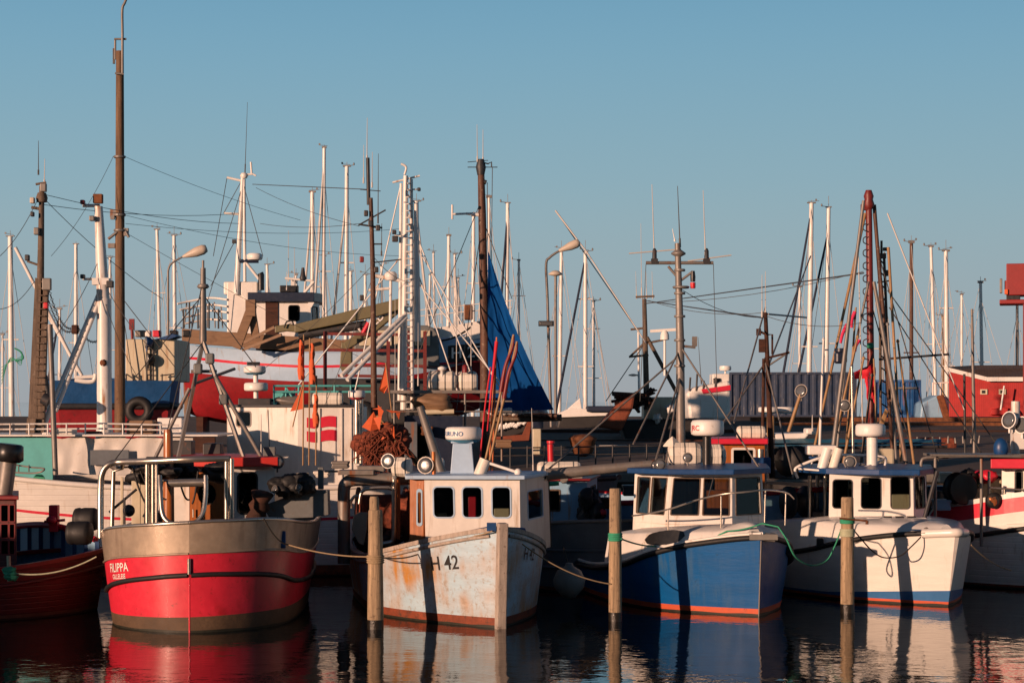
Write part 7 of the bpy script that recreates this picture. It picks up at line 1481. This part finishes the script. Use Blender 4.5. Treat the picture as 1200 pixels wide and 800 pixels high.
Y = [  # px, ytop, D, width px, label, colour, lean, spreaders, furled jib foot offset, jib colour
 (14, 277, 118, 7, 'yacht with thick white mast at the far left edge', 'white_mast', -2, (.5,), 0, 'sail_cover'),
 (3, 392, 124, 3, 'yacht whose short white mast stands closest to the left edge', 'white_mast', 0, (.5,), 0, 'sail_cover'),
 (89, 286, 122, 5, 'yacht with white mast between the ladder mast and the white trawler mast', 'white_mast', 0, (.5,), 0, 'sail_cover'),
 (70, 362, 126, 4, 'yacht with short cream mast just right of the ladder mast', 'white_mast', 0, (.5,), -22, 'sail_cover'),
 (129, 302, 120, 4, 'yacht with white mast half hidden beside the tall wooden mast', 'white_mast', 0, (.5,), 0, 'blue_paint'),
 (190, 269, 121, 4.5, 'yacht with leaning white mast right of the tall wooden mast', 'white_mast', -6, (.35, .7), 0, 'sail_cover'),
 (206, 276, 124, 5, 'yacht with white mast just left of the left street lamp head', 'white_mast', -2, (.55,), 0, 'sail_cover'),
 (316, 310, 126, 4, 'yacht with short mast behind the navy roof of the pale blue trawler', 'white_mast', -3, (.5,), 0, 'sail_cover'),
 (366, 225, 120, 6, 'yacht with mast first of three between trawler mast and dark pole', 'white_mast', 0, (.35, .62), -22, 'wire_pale'),
 (378, 173, 118, 5, 'yacht with the tallest white mast, middle of three over the trawler wheelhouse', 'white_mast', 2, (.3, .58), -18, 'wire_pale'),
 (405, 195, 119, 6, 'yacht with broad white mast just left of the dark pole mast', 'white_mast', 1.5, (.4, .65), -28, 'wire_pale'),
 (411, 318, 128, 5, 'yacht with short thick mast directly under the broad white mast', 'white_mast', 0, (.5,), 0, 'sail_cover'),
 (428, 322, 126, 4, 'yacht with short mast touching the dark pole mast on its left', 'white_mast', 0, (.5,), 0, 'sail_cover'),
 (387, 300, 128, 4, 'yacht with leaning thin mast between the tallest and the broad white masts', 'white_mast', -7, (.5,), 0, 'sail_cover'),
 (488, 236, 122, 7, 'yacht with thick cream mast directly right of the white lattice mast', 'white_mast', 0, (.45,), 30, 'wire_pale'),
 (524, 276, 120, 5, 'yacht with white mast between the lattice mast and the brown wooden mast', 'white_mast', 2, (.5, .75), 0, 'sail_cover'),
 (512, 296, 127, 3, 'yacht with very thin leaning mast right of the lattice mast', 'white_mast', -4, (.5,), 0, 'sail_cover'),
 (540, 326, 129, 3, 'yacht with low thin mast left of the brown wooden mast', 'white_mast', -3, (.5,), 0, 'sail_cover'),
 (554, 253, 121, 5, 'yacht with white mast immediately left of the brown wooden mast', 'white_mast', 1, (.4, .7), 0, 'sail_cover'),
 (573, 231, 121, 4.5, 'yacht with white mast immediately right of the brown wooden mast', 'white_mast', 0, (.5,), 0, 'sail_cover'),
 (593, 238, 118, 5.5, 'yacht with bright white mast rising over the blue sail edge', 'white_mast', 2, (.4,), -18, 'sail_cover'),
 (608, 305, 124, 3.5, 'yacht with short white mast above the slanting edge of the blue sail', 'white_mast', 0, (.5, .8), 0, 'sail_cover'),
 (655, 293, 119, 5, 'yacht with white mast between the two right street lamps', 'white_mast', 3, (.45,), 0, 'sail_cover'),
 (686, 295, 118, 5.5, 'yacht with tall white mast and dark furled jib right of the right street lamp', 'white_mast', 0, (.4, .75), -42, 'sail_cover'),
 (696, 353, 124, 4, 'yacht with shorter white mast next to the dark jib mast', 'white_mast', -.5, (.45, .8), 0, 'sail_cover'),
 (937, 336, 126, 3.5, 'yacht with thin white mast above the grey container, left of two tall masts', 'white_mast', 0, (.5,), 0, 'sail_cover'),
 (947, 238, 120, 6.5, 'yacht with tall white mast above the container, left of the pair', 'white_mast', 4, (.40,), -45, 'sail_cover'),
 (967, 243, 121, 6, 'yacht with tall white mast above the container, right of the pair', 'white_mast', 4, (.42,), -50, 'sail_cover'),
 (1034, 300, 122, 5, 'yacht with white mast half hidden behind the lattice next to the red mast', 'white_mast', -3, (.5,), 0, 'sail_cover'),
 (1068, 284, 118, 5, 'yacht with dark red brown mast right of the tall red mast', 'mast_wood', 0, (.45,), 0, 'sail_cover'),
 (1098, 289, 121, 4.5, 'yacht with leaning white mast between red brown and thick white masts', 'white_mast', -7, (.5,), 0, 'sail_cover'),
 (1110, 294, 118, 6, 'yacht with thick bright white mast just left of the red shed', 'white_mast', -1.5, (.4, .7), 0, 'sail_cover'),
 (1105, 370, 128, 3.5, 'yacht with short tan mast beside the thick white mast by the shed', 'bamboo', 0, (), 0, 'sail_cover'),
 (1152, 331, 121, 4.5, 'yacht with white mast over the roof of the red shed', 'white_mast', -3, (.5,), 0, 'sail_cover'),
 (346, 322, 130, 3, 'yacht with faint short mast above the navy wheelhouse roof', 'white_mast', 1, (.5,), 0, 'sail_cover'),
 (449, 312, 127, 3.5, 'yacht with low mast midway between dark pole and white lattice mast', 'white_mast', -2, (.5,), 0, 'sail_cover'),
 (501, 322, 125, 3.5, 'yacht with low mast in the gap right of the thick cream mast', 'white_mast', 3, (.5,), -12, 'wire_pale'),
 (534, 298, 123, 3.5, 'yacht with medium mast above the guard rail of the H 270 trawler', 'white_mast', -1, (.45,), 14, 'wire_pale'),
 (1127, 345, 126, 3.5, 'yacht with short mast rising over the left corner of the shed roof', 'white_mast', 0, (.5,), 0, 'sail_cover'),
 (1192, 356, 124, 4, 'yacht with thin pale mast under the red boat lift box', 'galv_steel', 0, (.5,), 0, 'sail_cover'),
]
for i, (px, yt, D, wp, lab, mc, ln, sp, fo, fm) in enumerate(Y): yacht(px, yt, D, wp, lab, mc, ln, sp, fo, fm, boomdir=1 if i % 3 else -1)
# thin stays drawn in the sky over the slipway
